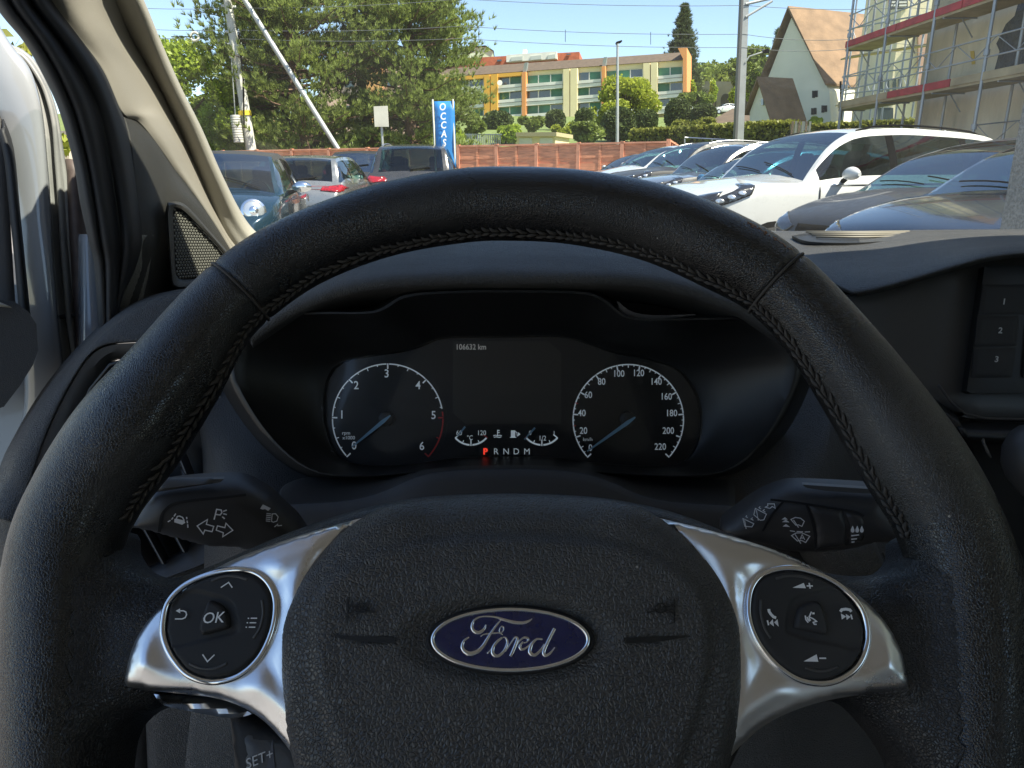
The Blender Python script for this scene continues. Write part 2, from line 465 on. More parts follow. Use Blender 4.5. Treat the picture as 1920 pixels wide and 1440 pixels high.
# braided stitching along the inner edge
mb = MB()
i0, i1 = nearest(255, 985), nearest(1720, 1000)
idx = i0; L = 0; k = 0
step_len = .0042
cur = i0
while cur < i1:
    c = rim_c[cur]
    nxt = cur; acc = 0
    while acc < step_len and nxt < i1:
        acc += np.hypot(*(rim_c[nxt + 1][:2] - rim_c[nxt][:2])); nxt += 1
    jt = RNG.uniform(-3, 3)
    for (pa, pb, e) in ((166, 175, 0), (176, 186, .35)):
        mid = (cur + nxt) // 2
        a = rim_pt(cur, R(pa + jt), 1.005); m = rim_pt(mid, R((pa + pb) / 2 + jt), 1.035); b = rim_pt(nxt + 1, R(pb + jt), 1.005)
        if e: a, b = rim_pt(cur, R(pb + jt), 1.005), rim_pt(nxt + 1, R(pa + 4 + jt), 1.005)
        mb.tube([a, a.lerp(m, .5) + WF.n * .0002, m, m.lerp(b, .5) + WF.n * .0002, b], [.0002, .00075, .00095, .00075, .0002], 6)
    cur = nxt
mb.build('stitching', M['thread'], rim, 180)

# leather web that joins the rim to the hub
def mir(pts, cx=957):
    return [(2 * cx - p[0],) + tuple(p[1:]) for p in pts[::-1]]
webL = [(95, 1010), (200, 985), (213, 1030), (243, 1066), (298, 1079), (358, 1062), (430, 1031), (520, 993), (620, 958), (700, 937), (800, 921), (955, 915)]
webR = [(1110, 921), (1215, 937), (1300, 960), (1400, 1000), (1480, 1035), (1560, 1066), (1625, 1076), (1685, 1068), (1712, 1040), (1722, 1000), (1820, 990)]
webB = [(1850, 1250), (1835, 1500, 'c'), (1735, 1500, 'c'), (1700, 1420), (1640, 1345), (1600, 1322), (1540, 1322), (1470, 1350), (1420, 1390), (1390, 1440), (1370, 1500, 'c'),
        (560, 1500, 'c'), (535, 1420), (480, 1352), (400, 1318), (320, 1305), (280, 1330), (240, 1348), (208, 1385), (195, 1440), (190, 1500, 'c'), (90, 1500, 'c'), (70, 1250)]
pl = WF.outl(webL + webR + webB, 0)
mb = MB()
def webh(xy, d):
    lobe = sstep(np.abs(xy[:, 0]), .105, .15)
    s = dist_to(xy, rim_c[::3, :2]); r = .0205
    fil = .80 * r * np.exp(-(np.maximum(0, s - .62 * r) / .014) ** 1.35)
    fil = np.where(s < .62 * r, .80 * r - .004, fil)
    return -.012 + rnd(d, .012, .012) + np.maximum(.009 * lobe * sstep(d, .0, .018), fil)
plate(mb, WF, pl, webh, .012, .0032)
mb.build('spoke_web', M['web'], wheel, 60)

# silver spoke trims
silL = [(687, 967, 'c'), (600, 990), (515, 1017), (430, 1050), (340, 1100), (283, 1150), (247, 1205), (231, 1262), (230, 1288, 'c'), (300, 1298), (380, 1306), (440, 1322), (490, 1352), (530, 1395), (562, 1445), (590, 1520, 'c'),
        (600, 1500, 'c'), (600, 1300), (600, 1150), (640, 1020)]
silR = [(1217, 965, 'c'), (1275, 1020), (1330, 1150), (1330, 1300), (1330, 1500, 'c'), (1340, 1520, 'c'), (1362, 1440), (1400, 1392), (1460, 1348), (1540, 1318), (1630, 1302), (1707, 1294, 'c'), (1706, 1270), (1692, 1215), (1660, 1160), (1610, 1112), (1540, 1068), (1450, 1028), (1330, 992)]
podL = [(310, 1167), (320, 1130), (350, 1100), (397, 1080), (447, 1073), (480, 1082), (502, 1105), (510, 1137), (503, 1183), (480, 1230), (443, 1262), (397, 1272), (355, 1260), (327, 1230), (312, 1198)]
podR = [(1410, 1137), (1416, 1105), (1435, 1082), (1467, 1072), (1503, 1073), (1547, 1087), (1585, 1112), (1612, 1145), (1622, 1183), (1618, 1217), (1602, 1247), (1572, 1268), (1538, 1275), (1497, 1267), (1458, 1240), (1428, 1203), (1413, 1167)]
def facet(xy, d, sgn):
    # long facets that follow the upper edge, then a flat face and a rolled lower lip
    return .010 + rnd(d, .0045, .0045) + .0028 * sstep(d, .003, .0100) - .0022 * sstep(d, .011, .020)
for nm, sl, pod, sg in (('spoke_trim', silL, podL, -1), ('spoke_trim', silR, podR, 1)):
    mb = MB(); pl = WF.outl(sl, .012)
    pc = np.array([WF.pix(*p, .014) for p in pod])
    def hh(xy, d, pc=pc):
        dp = dist_to(xy, pc)
        ins = inside(xy, pc)
        h = facet(xy, d, 0); k = 1 - sstep(dp, .002, .010)
        h = h * (1 - k) + np.minimum(h, .0152) * k
        return np.where(ins, .0120, h)
    plate(mb, WF, pl, hh, .006, .0021)
    sp = mb.build(nm, M['silver'], wheel, 50)
# small second silver piece under the driver-side trim
mb = MB()
plate(mb, WF, WF.outl([(284, 1302, 'c'), (420, 1318), (470, 1340, 'c'), (425, 1347), (330, 1330), (300, 1322), (290, 1312)], .003), lambda xy, d: .001 + rnd(d, .003, .003), .01, .002)
mb.build('spoke_underside_trim', M['silver'], wheel, 50)

# key pads
def proj_w(w):
    return lambda px, py: (WF.world(px, py, w), WF.n)
def z6(x0, y0, s, pts): return [(x0 + p[0] / s, y0 + p[1] / s) + tuple(p[2:]) for p in pts]
zl = lambda pts: z6(280, 1050, 6.0, pts)
zr = lambda pts: z6(1380, 1050, 6.0, pts)
WP_ = .0175
for side in 'LR':
    pod = podL if side == 'L' else podR
    z = zl if side == 'L' else zr
    # chrome bead round the pad
    cx = sum(p[0] for p in pod) / len(pod); cy = sum(p[1] for p in pod) / len(pod)
    big = [(cx + (p[0] - cx) * 1.055, cy + (p[1] - cy) * 1.06) for p in pod]
    pts = cr([WF.pix(*p, .0165) for p in big], 8, True)
    mb = MB(); ring = [WF.at(p[0], p[1], .0158) for p in pts]; mb.tube(ring + ring[:2], .0013, 10, caps=False)
    pad = MB(); pl = WF.outl(pod, WP_)
    if side == 'L': raised = zl([(180, 840), (190, 600), (330, 400), (480, 328), (700, 375), (880, 430), (960, 520), (1010, 740), (985, 820), (850, 870), (560, 935), (250, 992)])
    else: raised = zr([(1450, 700), (1420, 480), (1120, 315), (860, 360), (690, 395), (610, 460), (560, 620), (555, 790), (600, 840), (800, 910), (1100, 970), (1400, 1010)])
    rp = np.array([WF.pix(*p, WP_) for p in resample(outline(raised), 3)])
    def ph(xy, d, rp=rp):
        ins = np.where(inside(xy, rp), dist_to(xy, rp), 0)
        return WP_ - .0016 + rnd(d, .0012, .0016) - .0009 * sstep(ins, 0, .0011)
    plate(pad, WF, pl, ph, .004, .0009)
    po = pad.build('key_pad', M['key'], wheel, 60)
    mb.build('bead', M['chrome'], po, 180)
    g = MB()      # moulded grooves
    if side == 'L': gr = [[(700, 235), (800, 195), (900, 180), (1000, 190), (1100, 220)], [(450, 1165), (550, 1210), (660, 1225), (770, 1210), (870, 1165)], [(1265, 450), (1280, 600), (1240, 770), (1170, 880)]]
    else: gr = [[(450, 212), (560, 182), (680, 180), (780, 195), (865, 228)], [(780, 1210), (900, 1245), (1030, 1240), (1150, 1200)], [(278, 445), (280, 600), (320, 760), (392, 880)]]
    for q in gr: g.tube([WF.world(*p, WP_ + .0001) for p in z(cr(q, 6))], .0005, 8, flat=(WF.n, .6))
    g.build('groove', M['smooth'], po, 180)
    # centre key
    if side == 'L': ck = zl([(685, 455), (800, 505), (862, 580), (895, 720), (878, 765), (790, 795), (610, 842), (562, 815), (558, 730), (600, 590), (640, 490)])
    else: ck = zr([(895, 460), (960, 495), (1010, 620), (1042, 800), (1005, 838), (860, 808), (685, 772), (668, 735), (690, 610), (735, 525), (830, 475)])
    k = MB(); plate(k, WF, WF.outl(ck, WP_ + .001), lambda xy, d: WP_ + rnd(d, .0014, .0016), .003, .0008)
    ko = k.build('centre_key', M['key'], po, 60)
    pj = proj_w(WP_ + .0002)
    s = MB(); wd = .00042
    if side == 'L':
        pk = proj_w(WP_ + .0017)
        ink(s, pj, [z(q) for q in [[(805, 310), (893, 252), (935, 312)], [(600, 1062), (655, 1143), (735, 1065)], [(290, 663), (370, 663), (405, 648), (420, 615), (412, 585), (385, 572), (320, 572)],
                                   [(1142, 655), (1214, 655)], [(1130, 706), (1204, 706)], [(1120, 756), (1194, 756)]]], wd)
        ink(s, pj, [{'p': z(q), 'fill': 1} for q in [[(300, 572), (345, 546), (348, 600)]] + [[(x - 7, y - 7), (x + 7, y - 7), (x + 7, y + 7), (x - 7, y + 7)] for x, y in ((1116, 656), (1104, 706), (1092, 756))]], wd)
        p, n_ = pk(*zl([(718, 655)])[0]); text_mb(s, 'OK', (p, WF.u, WF.v), .0056, 3, .15)
    else:
        pk = proj_w(WP_ + .0018)
        tri = [[(635, 312), (760, 258), (785, 318)], [(760, 1140), (905, 1062), (925, 1145)], [(375, 710), (412, 667), (425, 746)], [(428, 702), (465, 667), (478, 748)], [(1180, 603), (1190, 670), (1237, 636)], [(1235, 608), (1245, 673), (1287, 640)]]
        ink(s, pj, [{'p': z(q), 'fill': 1} for q in tri], wd)
        ink(s, pj, [z(q) for q in [[(793, 292), (862, 292)], [(822, 258), (834, 322)], [(935, 1105), (1012, 1105)], [(352, 678), (366, 734)], [(1292, 614), (1306, 668)]]], wd * 1.2)
        ink(s, pj, [z(q) for q in [[(368, 552), (372, 580), (392, 610), (420, 640), (450, 650)], [(1172, 582), (1190, 558), (1235, 552), (1280, 560), (1296, 582)]]], wd * 2.4)
        ink(s, pk, [z(q) for q in [[(848, 582), (822, 640), (868, 662), (905, 690), (868, 702), (880, 722), (905, 724)], [(778, 625), (785, 670), (812, 704)], [(800, 640), (806, 668), (828, 690)], [(820, 650), (826, 668), (840, 680)]]], wd * 1.1)
        ink(s, pk, [z([(858, 592), (880, 592), (880, 610), (858, 610)])] and [{'p': z([(858, 590), (882, 590), (882, 611), (858, 611)]), 'fill': 1}], wd)
    s.build('key_symbols', M['print'], po)

# airbag cover
bag = [(955, 918), (1080, 924), (1180, 945), (1250, 980), (1310, 1035), (1358, 1100), (1385, 1170), (1392, 1250), (1388, 1330), (1370, 1420), (1350, 1520, 'c'), (570, 1520, 'c'), (548, 1420), (532, 1330), (526, 1250), (532, 1170), (560, 1095), (605, 1035), (660, 983), (735, 945), (840, 924)]
crs = [(955, 990), (1150, 1005), (1270, 1050), (1330, 1110), (1345, 1200), (1335, 1300), (1310, 1380), (1280, 1470), (1270, 1560, 'c'), (645, 1560, 'c'), (635, 1470), (605, 1380), (582, 1300), (572, 1200), (585, 1110), (640, 1050), (760, 1005)]
BW = .026
pl = WF.outl(bag, .010)
cp = np.array(resample(WF.outl(crs, BW - .002), .003))
ec = WF.pix(957, 1199, BW); er = (abs(WF.pix(1112, 1199, BW)[0] - ec[0]), abs(WF.pix(957, 1138, BW)[1] - ec[1]))
slots = [[(620, 1190), (680, 1193), (740, 1194), (742, 1206), (680, 1203), (640, 1198)], [(1172, 1196), (1230, 1193), (1293, 1191), (1295, 1194), (1235, 1203), (1172, 1207)]]
slots_uv = [np.array([WF.pix(*p, BW) for p in q]) for q in slots]
VT = max(p[1] for p in pl)
def bagh(xy, d):
    h = .010 + rnd(d, .016, .013) - .009 * np.clip((xy[:, 1] - (VT - .042)) / .042, 0, 1) ** 2 * (1 - sstep(np.abs(xy[:, 0]), .025, .050))
    ci = np.where(inside(xy, cp), dist_to(xy, cp), 0)
    h = h + .003 * sstep(ci, 0, .006)
    e = np.hypot((xy[:, 0] - ec[0]) / (er[0] * 1.0), (xy[:, 1] - ec[1]) / (er[1] * 1.0))
    h = h - .0035 * (1 - sstep(e, 1.05, 1.42)) * (1 - .35 * sstep(xy[:, 0], er[0] * .9, er[0] * 1.3))
    for su in slots_uv:
        h = h - .0016 * sstep(np.where(inside(xy, su), dist_to(xy, su), 0), 0, .0007)
    return h
mb = MB(); plate(mb, WF, pl, bagh, .01, .0017)
bagO = mb.build('airbag_cover', M['bag'], wheel, 60)
# horn marks
def horn(x0, s, mirror):
    q = [[(0, -22), (0, 24)], [(2, -4), (14, 2), (32, 3), (46, -2), (52, -2)], [(2, 12), (14, 8), (22, 8)]]
    arc = [(22, 14), (16, 8), (17, 0), (25, -3), (34, -1), (36, 8), (30, 14), (22, 14)]
    return [[(x0 + (-a if mirror else a), 1146 - b * 1.0) for a, b in st] for st in q + [arc]]
for q in (horn(652, 1, False), horn(1264, 1, True)):
    mb = MB()
    for st in q: ink(mb, proj_w(BW + .0007), [st], .0006, .0006)
    mb.build('horn_symbol', M['dark'], bagO)
for q in slots:
    mb = MB(); mb.prism([WF.world(x, y, BW + .0002) for x, y in q], -WF.n * .003); mb.build('horn_slot_shade', M['dark'], bagO)  # dark inlay: the shade inside the slot put into its colour
# worn flecks on the upper right of the rim
mb = MB(); rgs = np.random.default_rng(5); ic = nearest(1400, 490)
for k in range(34):
    i = ic + int(rgs.normal(0, 7)); ph = R(62 + rgs.normal(0, 2.6)); p = rim_pt(i, ph, 1.003); q = rim_pt(i + 1, ph + .01, 1.003); t_ = (q - p).normalized(); s_ = t_.cross(WF.n).normalized()
    a = rgs.uniform(.0003, .0012); b = rgs.uniform(.0001, .0003)
    mb.prism([p + t_ * a, p + s_ * b, p - t_ * a * .7, p - s_ * b], WF.n * .00012)
o = mb.build('worn_flecks', mat('worn_leather_core', (.30, .13, .05), .8), rim)
o['kind'] = 'stuff'

# badge
EW = BW - .0022
mb = MB()
el = [(ec[0] + er[0] * math.cos(t) * .985, ec[1] + er[1] * math.sin(t) * .985) for t in np.linspace(0, 2 * math.pi, 96, endpoint=False)]
plate(mb, WF, el, lambda xy, d: EW + .0026 * (1 - (((xy[:, 0] - ec[0]) / er[0]) ** 2 + ((xy[:, 1] - ec[1]) / er[1]) ** 2)) ** .5 * .5 if False else EW + rnd(d, .004, .0010), .003, .0012)
badge = mb.build('badge', M['blue'], bagO, 60)
mb = MB()
ring = [WF.at(ec[0] + er[0] * math.cos(t) * .945, ec[1] + er[1] * math.sin(t) * .925, EW + .0009) for t in np.linspace(0, 2 * math.pi, 121)]
mb.tube(ring + ring[1:2], .00085, 10, caps=False)
ring = [WF.at(ec[0] + er[0] * math.cos(t) * 1.0, ec[1] + er[1] * math.sin(t) * 1.0, EW - .0003) for t in np.linspace(0, 2 * math.pi, 121)]
dk = MB(); dk.tube(ring + ring[1:2], .0009, 8, caps=False); dk.build('badge_rim', M['shadow'], bagO, 180)
zf = lambda x, y: WF.pix(760 + x / 4.8, 1120 + y / 4.8, EW + .0012)
strokes = [
    [(725, 245, 12), (705, 290, 26), (660, 318, 34), (615, 300, 30), (600, 255, 26), (622, 205, 20), (670, 178, 16), (740, 172, 16), (820, 180, 20), (900, 205, 28), (980, 226, 34), (1060, 230, 30), (1110, 214, 22), (1142, 192, 9)],
    [(862, 203, 12), (822, 250, 20), (772, 320, 24), (730, 390, 30), (690, 450, 34), (640, 492, 40), (580, 508, 44), (530, 482, 36), (512, 440, 30), (530, 390, 22), (574, 358, 12)],
    [(678, 352, 10), (712, 332, 12), (790, 323, 14), (852, 322, 12), (876, 338, 8)],
    [(852, 322, 10), (848, 288, 11), (866, 262, 13), (884, 270, 12), (880, 302, 11), (856, 322, 10)],
    [(738, 505, 14), (785, 455, 12), (830, 405, 12), (870, 365, 18), (825, 400, 24), (790, 455, 30), (790, 510, 32), (835, 528, 28), (890, 480, 26), (918, 410, 22), (905, 365, 14), (880, 360, 10)],
    [(900, 490, 12), (945, 420, 13), (985, 362, 16), (1008, 370, 24), (995, 420, 30), (960, 505, 30), (945, 530, 26)],
    [(985, 455, 12), (1030, 390, 16), (1072, 362, 22), (1105, 372, 22), (1096, 400, 14), (1068, 410, 10)],
    [(1060, 400, 16), (1032, 440, 26), (1050, 470, 24), (1100, 445, 15), (1150, 395, 12)],
    [(1235, 378, 16), (1180, 378, 22), (1135, 430, 30), (1122, 495, 34), (1165, 520, 30), (1220, 475, 24), (1255, 420, 18)],
    [(1345, 280, 30), (1308, 350, 30), (1270, 430, 30), (1246, 495, 32), (1262, 525, 28), (1305, 502, 22), (1345, 450, 12)]]
kpx = abs(WF.pix(1000, 1199, EW)[0] - WF.pix(960, 1199, EW)[0]) / 40 / 4.8
for st in strokes:
    c = cr(st, 7); pts = []
    for x, y, w in c:
        a, b = zf(x, y); pts.append(WF.at(a, b, EW + .0010))
    mb.tube(pts, [max(.00018, p[2] * kpx * .5) for p in c], 10, flat=(WF.n, .42), up=WF.n)
mb.build('badge_script', M['chrome'], bagO, 180)
# steering column stub behind the hub
mb = MB(); mb.tube([WF.at(0, -.02, -.012), WF.at(0, -.02, -.05), WF.at(0, -.01, -.11)], [.05, .045, .045], 40)
mb.build('hub', M['dark'], wheel, 40)
# ================================================================== dashboard
def poly_c(px, py, d): return Q(px, py, d)
dash = thing('dashboard', 'dark grey textured van dashboard with side air vents behind the steering wheel', 'dashboard', Q(960, 700, .75))
cluster = thing('instrument_cluster', 'unlit instrument cluster with two round dials and a grey centre display', 'instrument cluster', Q(960, 760, .60))

# padded hood over the instruments
lipx = [470, 540, 600, 650, 720, 830, 955, 1080, 1200, 1290, 1350, 1400, 1470]
lipy = [640, 592, 565, 549, 537, 530, 528, 529, 534, 551, 572, 592, 640]
def hoodrow(dy, d, k=1.0, dx=0): return [(957 + (x - 957) * k, y + dy, d) for x, y in zip(lipx, lipy)]
rows = [hoodrow(28, .585), hoodrow(8, .545), hoodrow(-1, .525), hoodrow(-8, .522), hoodrow(-22, .53, .99), hoodrow(-48, .555, .97), hoodrow(-75, .60, .93), hoodrow(-92, .68, .9), hoodrow(-103, .80, .9), hoodrow(-118, 1.0, .95)]
mb = MB(); mb.grid(loft(rows, 6, 6)); mb.build('instrument_hood', M['dash'], dash, 180, solid=-.003)

# dashboard face behind everything (textured) : right of the dials down to the knee area
rows = [[(360, 560, .80), (430, 600, .72), (955, 640, .74), (1440, 640, .70), (1560, 660, .72), (1680, 700, .78), (1800, 760, .84)],
        [(370, 760, .66), (440, 760, .64), (955, 760, .69), (1470, 760, .63), (1580, 780, .62), (1700, 800, .74), (1840, 830, .84)],
        [(380, 860, .62), (480, 880, .58), (955, 900, .68), (1440, 880, .57), (1570, 900, .58), (1700, 900, .70), (1860, 920, .82)],
        [(380, 960, .60), (520, 990, .54), (955, 1050, .66), (1380, 990, .53), (1540, 1010, .56), (1700, 1010, .62), (1900, 1010, .70)],
        [(380, 1120, .58), (520, 1150, .56), (955, 1200, .64), (1380, 1150, .55), (1540, 1150, .56), (1720, 1150, .60), (1960, 1150, .68)],
        [(340, 1500, .55), (520, 1500, .55), (955, 1500, .60), (1380, 1500, .55), (1540, 1500, .55), (1740, 1500, .58), (2050, 1500, .66)]]
mb = MB(); mb.grid(loft(rows, 6, 6)); mb.build('dash_face', M['dash'], dash, 180, solid=-.003)

# well round the dials
O1 = [(433, 700), (448, 640), (500, 592), (600, 585), (700, 583), (760, 553), (860, 545), (955, 544), (1090, 547), (1135, 562), (1185, 596), (1300, 597), (1420, 598), (1478, 645), (1500, 690), (1475, 765), (1432, 830), (1370, 880), (1280, 893), (1100, 885), (955, 881), (800, 885), (680, 893), (590, 885), (520, 838), (462, 765)]
O2 = [(640, 683), (700, 668), (760, 660), (800, 647), (835, 635), (955, 633), (1055, 633), (1110, 648), (1150, 662), (1210, 674), (1270, 695), (1305, 745), (1312, 800), (1300, 845), (1270, 870), (1200, 873), (1100, 866), (1040, 857), (955, 856), (870, 857), (800, 866), (740, 872), (660, 868), (625, 840), (610, 780), (615, 720)]
def byangle(pts, n, c=(957, 755)):
    o = np.array(resample(outline(pts), 2)); a = np.arctan2(-(o[:, 1] - c[1]), o[:, 0] - c[0])
    k = np.argsort(a); a = a[k]; o = o[k]
    t = np.linspace(-math.pi, math.pi, n, endpoint=False)
    return [(np.interp(x, a, o[:, 0], period=2 * math.pi), np.interp(x, a, o[:, 1], period=2 * math.pi)) for x in t]
NA = 160
r1 = byangle(O1, NA); r2 = byangle(O2, NA)
def ringQ(r, d, k=0.0, grow=1.0): return [Q(957 + (x - 957) * grow, 755 + (y - 755) * grow, d) for x, y in r]
def mixr(a, b, t): return [(p[0] * (1 - t) + q[0] * t, p[1] * (1 - t) + q[1] * t) for p, q in zip(a, b)]
CD = .590
mb = MB()
mb.grid([ringQ(r1, .60, grow=1.05), ringQ(r1, .565, grow=1.03), ringQ(r1, .540, grow=1.01), ringQ(r1, .534), ringQ(mixr(r1, r2, .05), .534), ringQ(mixr(r1, r2, .16), .542), ringQ(mixr(r1, r2, .7), .572), ringQ(mixr(r1, r2, .92), CD - .006), ringQ(mixr(r1, r2, .97), CD - .005), ringQ(r2, CD + .004)], closed=True)
mb.build('bezel', M['dark'], cluster, 60)
# dial face
CF_ = facing(957, 760, CD, 0)
mb = MB(); plate(mb, CF_, CF_.outl(O2), 0, .006, .01)
M['lens'] = mat('instrument_face', (.009, .009, .010), .42, spec=.4)
M['dialblack'] = mat('dial_black', (.003, .003, .0035), .4)
M['display'] = mat('display_glass', (.028, .026, .025), .35, spec=.4)
face = mb.build('dial_face', M['lens'], cluster)
pc_ = lambda w: (lambda px, py: (CF_.world(px, py, w), CF_.n))
PXM = CD / F      # metres per photograph pixel at the dials
for cx, cy, nm in ((727, 787, 'rev_counter'), (1178, 788, 'speedometer')):
    mb = MB(); pl = [CF_.pix(cx + 112 * math.cos(t), cy - 110 * math.sin(t)) for t in np.linspace(0, 2 * math.pi, 80, endpoint=False)]
    pl = [CF_.pix(*p) for p in resample(outline([(cx - 112, cy), (cx - 95, cy - 60), (cx - 60, cy - 98), (cx, cy - 113), (cx + 60, cy - 98), (cx + 95, cy - 60), (cx + 112, cy), (cx + 100, cy + 50), (cx + 75, cy + 76), (cx, cy + 80), (cx - 75, cy + 76), (cx - 100, cy + 50)]), 4)]
    plate(mb, CF_, pl, .0006, .001, .006); dial = mb.build(nm, M['dialblack'], cluster)
    pj = pc_(.0007); wht = MB(); red = MB(); rr = 103.5
    if nm == 'rev_counter':
        A = lambda v: R(222.5 - v * 44.17)        # value -> angle
        major = range(0, 7); minor = [i / 4 for i in range(0, 25)]
    else:
        A = lambda v: R(222.5 - v * 1.2045)
        major = range(0, 221, 20); minor = [i * 5 for i in range(0, 45)]
    cyy = cy - 1
    pt = lambda v, r: (cx + r * math.cos(A(v)), cyy - r * math.sin(A(v)) * (1.0))
    # scale drawn from bottom left over the top to bottom right
    if nm == 'rev_counter':
        segs = [(i, i + 1) for i in range(0, 4)] + [(4, 4.82)]
        for a, b in segs: ink(wht, pj, [[pt(v, rr) for v in np.linspace(a + .03, b - .03, 24)]], 2.3 * PXM)
        for a, b in ((4.86, 4.97), (5.03, 6)): ink(red, pj, [[pt(v, rr) for v in np.linspace(a, b, 20)]], 2.6 * PXM)
        for v in minor:
            mj = abs(v - round(v)) < .01; hf = abs(v * 2 - round(v * 2)) < .01
            if v in (5.25, 5.75): continue
            ln = 9 if mj else (6 if hf else 3.5)
            ink(red if v > 4.9 else wht, pj, [[pt(v, rr + (1 if mj else 0)), pt(v, rr - ln)]], (2.6 if mj else 1.7) * PXM)
        labs = [('0', 664, 836), ('1', 641, 778), ('2', 668, 723), ('3', 725, 701), ('4', 784, 723), ('5', 813, 779), ('6', 791, 837)]
        for t, x, y in labs: text_mb(wht, t, (CF_.world(x, y, .0007), CF_.u, CF_.v), 21.5 * PXM, sx=.9, off=.00011)
        text_mb(wht, 'rpm', (CF_.world(649, 812, .0007), CF_.u, CF_.v), 9.5 * PXM)
        text_mb(wht, 'x1000', (CF_.world(654, 821, .0007), CF_.u, CF_.v), 9.5 * PXM)
    else:
        for a in range(0, 220, 20): ink(wht, pj, [[pt(v, rr) for v in np.linspace(a + .9, a + 19.1, 20)]], 2.3 * PXM)
        for v in minor:
            mj = v % 20 == 0; hf = v % 10 == 0
            ln = 9 if mj else (6 if hf else 3.5)
            if v in (30, 50): ink(red, pj, [[pt(v, rr + 1), pt(v, rr - 5)]], 2.2 * PXM); continue
            ink(wht, pj, [[pt(v, rr + (1 if mj else 0)), pt(v, rr - ln)]], (2.6 if mj else 1.6) * PXM)
        labs = [('0', 1107, 840), ('20', 1094, 808), ('40', 1091, 775), ('60', 1103, 741), ('80', 1128, 716), ('100', 1160, 701), ('120', 1197, 700), ('140', 1230, 716), ('160', 1249, 744), ('180', 1259, 775), ('200', 1253, 808), ('220', 1238, 838)]
        for t, x, y in labs: text_mb(wht, t, (CF_.world(x, y, .0007), CF_.u, CF_.v), 17.5 * PXM, sx=.84, off=.00008)
        text_mb(wht, 'km/h', (CF_.world(1102, 824, .0007), CF_.u, CF_.v), 9 * PXM)
    M.setdefault('scale', mat('glowing_dial_print', (.80, .86, .90), .5, emit=((.7, .8, .85), .05))); M.setdefault('redp', mat('red_print', (.50, .03, .03), .5))  # faint glow added to the dial print, though the backlight is off
    wht.build('scale_markings', M['scale'], dial); red.build('warning_markings', M['redp'], dial)
    M.setdefault('needle', mat('needle_plastic', (.18, .33, .45), .35))
    hx, hy = cx + 5, cyy + (-3); tx, ty = (660, 838) if nm == 'rev_counter' else (1101, 846)
    if nm == 'rev_counter': hx, hy = 732, 779
    else: hx, hy = 1191, 782
    n_ = MB(); a, b = Vector((hx, hy, 0)), Vector((tx, ty, 0)); s_ = (b - a).orthogonal(); d_ = (b - a).normalized(); s_ = Vector((-d_.y, d_.x, 0))
    q = [a + s_ * 1.2, a + d_ * 18 + s_ * 3.6, b + s_ * 1.1, b - s_ * 1.1, a + d_ * 18 - s_ * 3.6, a - s_ * 1.2]
    n_.prism([CF_.world(p.x, p.y, .006) for p in q], CF_.n * .0012)
    n_.build('needle', M['needle'], dial)
    h_ = MB(); c_ = CF_.world(cx - 2, cyy - 1, .0006); h_.tube([c_, c_ + CF_.n * .004, c_ + CF_.n * .005], [15 * PXM, 14 * PXM, 11 * PXM], 32); h_.build('needle_hub', M['dark'], dial, 40)
# centre display
mb = MB(); pl = [CF_.pix(*p) for p in [(849, 640), (1052, 640), (1052, 795), (849, 795)]]
plate(mb, CF_, pl, .0008, .001, .02); disp = mb.build('centre_display', M['display'], cluster)
mb = MB(); text_mb(mb, '106632 km', (CF_.world(883, 651, .001), CF_.u, CF_.v), 14.5 * PXM, sx=.88, off=.00006); mb.build('odometer_reading', mat('odometer_print', (.7, .68, .62), .5, emit=((.7, .68, .62), .04)), disp)  # small glow added to the reading as well
# small gauges, symbols and gear letters
wht = MB(); red = MB(); pj = pc_(.0004)
for cx in (883, 1016):
    arc = lambda a, r, cx=cx: (cx + r * math.cos(R(a)), 797 + r * .98 * math.sin(R(a)))
    for a, b in ((40, 86), (94, 140)): ink(wht, pj, [[arc(t, 38) for t in np.linspace(a, b, 14)]], 3.2 * PXM)
    ink(wht, pj, [[arc(90, 40), arc(90, 28)], [arc(40, 39), arc(40, 28)] if cx > 950 else [arc(140, 39), arc(140, 28)]], 2.2 * PXM)
    ink(wht, pj, [[arc(65, 38), arc(65, 32)], [arc(115, 38), arc(115, 32)]], 1.6 * PXM)
    red = MB(); ink(red, pj, [[arc(38, 40), arc(38, 30)] if cx < 950 else [arc(142, 40), arc(142, 34)]], 2.4 * PXM); red.build('gauge_warning_mark', M['redp'], cluster)
for t, x, y, s in (('60', 861, 812, 13), ('120', 903, 812, 13), ('°C', 881, 821, 12), ('0', 994, 812, 12), ('1', 1039, 813, 13), ('1/2', 1017, 822, 13)):
    text_mb(wht, t, (CF_.world(x, y, .0005), CF_.u, CF_.v), s * PXM, sx=.88)
ink(wht, pj, [[(933, 806), (933, 817)], [(933, 807), (937, 807)], [(933, 811), (937, 811)], [(925, 817), (929, 816), (933, 817), (937, 816), (941, 817)], [(926, 820), (930, 819), (936, 820), (940, 819)]], 1.5 * PXM)
ink(wht, pj, [{'p': [(958, 807), (966, 807), (966, 820), (958, 820)], 'fill': 1}, {'p': [(971, 810), (976, 814), (971, 818)], 'fill': 1}], 1 * PXM)
ink(wht, pj, [[(966, 809), (969, 811), (970, 818)], [(956, 820), (968, 820)]], 1.3 * PXM)
for t, x in (('R', 930), ('N', 949), ('D', 968), ('M', 988)): text_mb(wht, t, (CF_.world(x, 847, .0005), CF_.u, CF_.v), 16 * PXM, sx=1.0)
wht.build('gauge_markings', mat('glowing_gauge_print', (.8, .86, .88), .5, emit=((.6, .7, .75), .09)), cluster)  # gauge print brightened by an added glow, not by a backlight
mb = MB(); text_mb(mb, 'P', (CF_.world(910, 847, .0005), CF_.u, CF_.v), 16 * PXM, off=.0003)
mb.build('gear_letter', mat('red_lit_letter', (.7, .05, .03), .5, emit=((1, .06, .03), .30)), cluster)
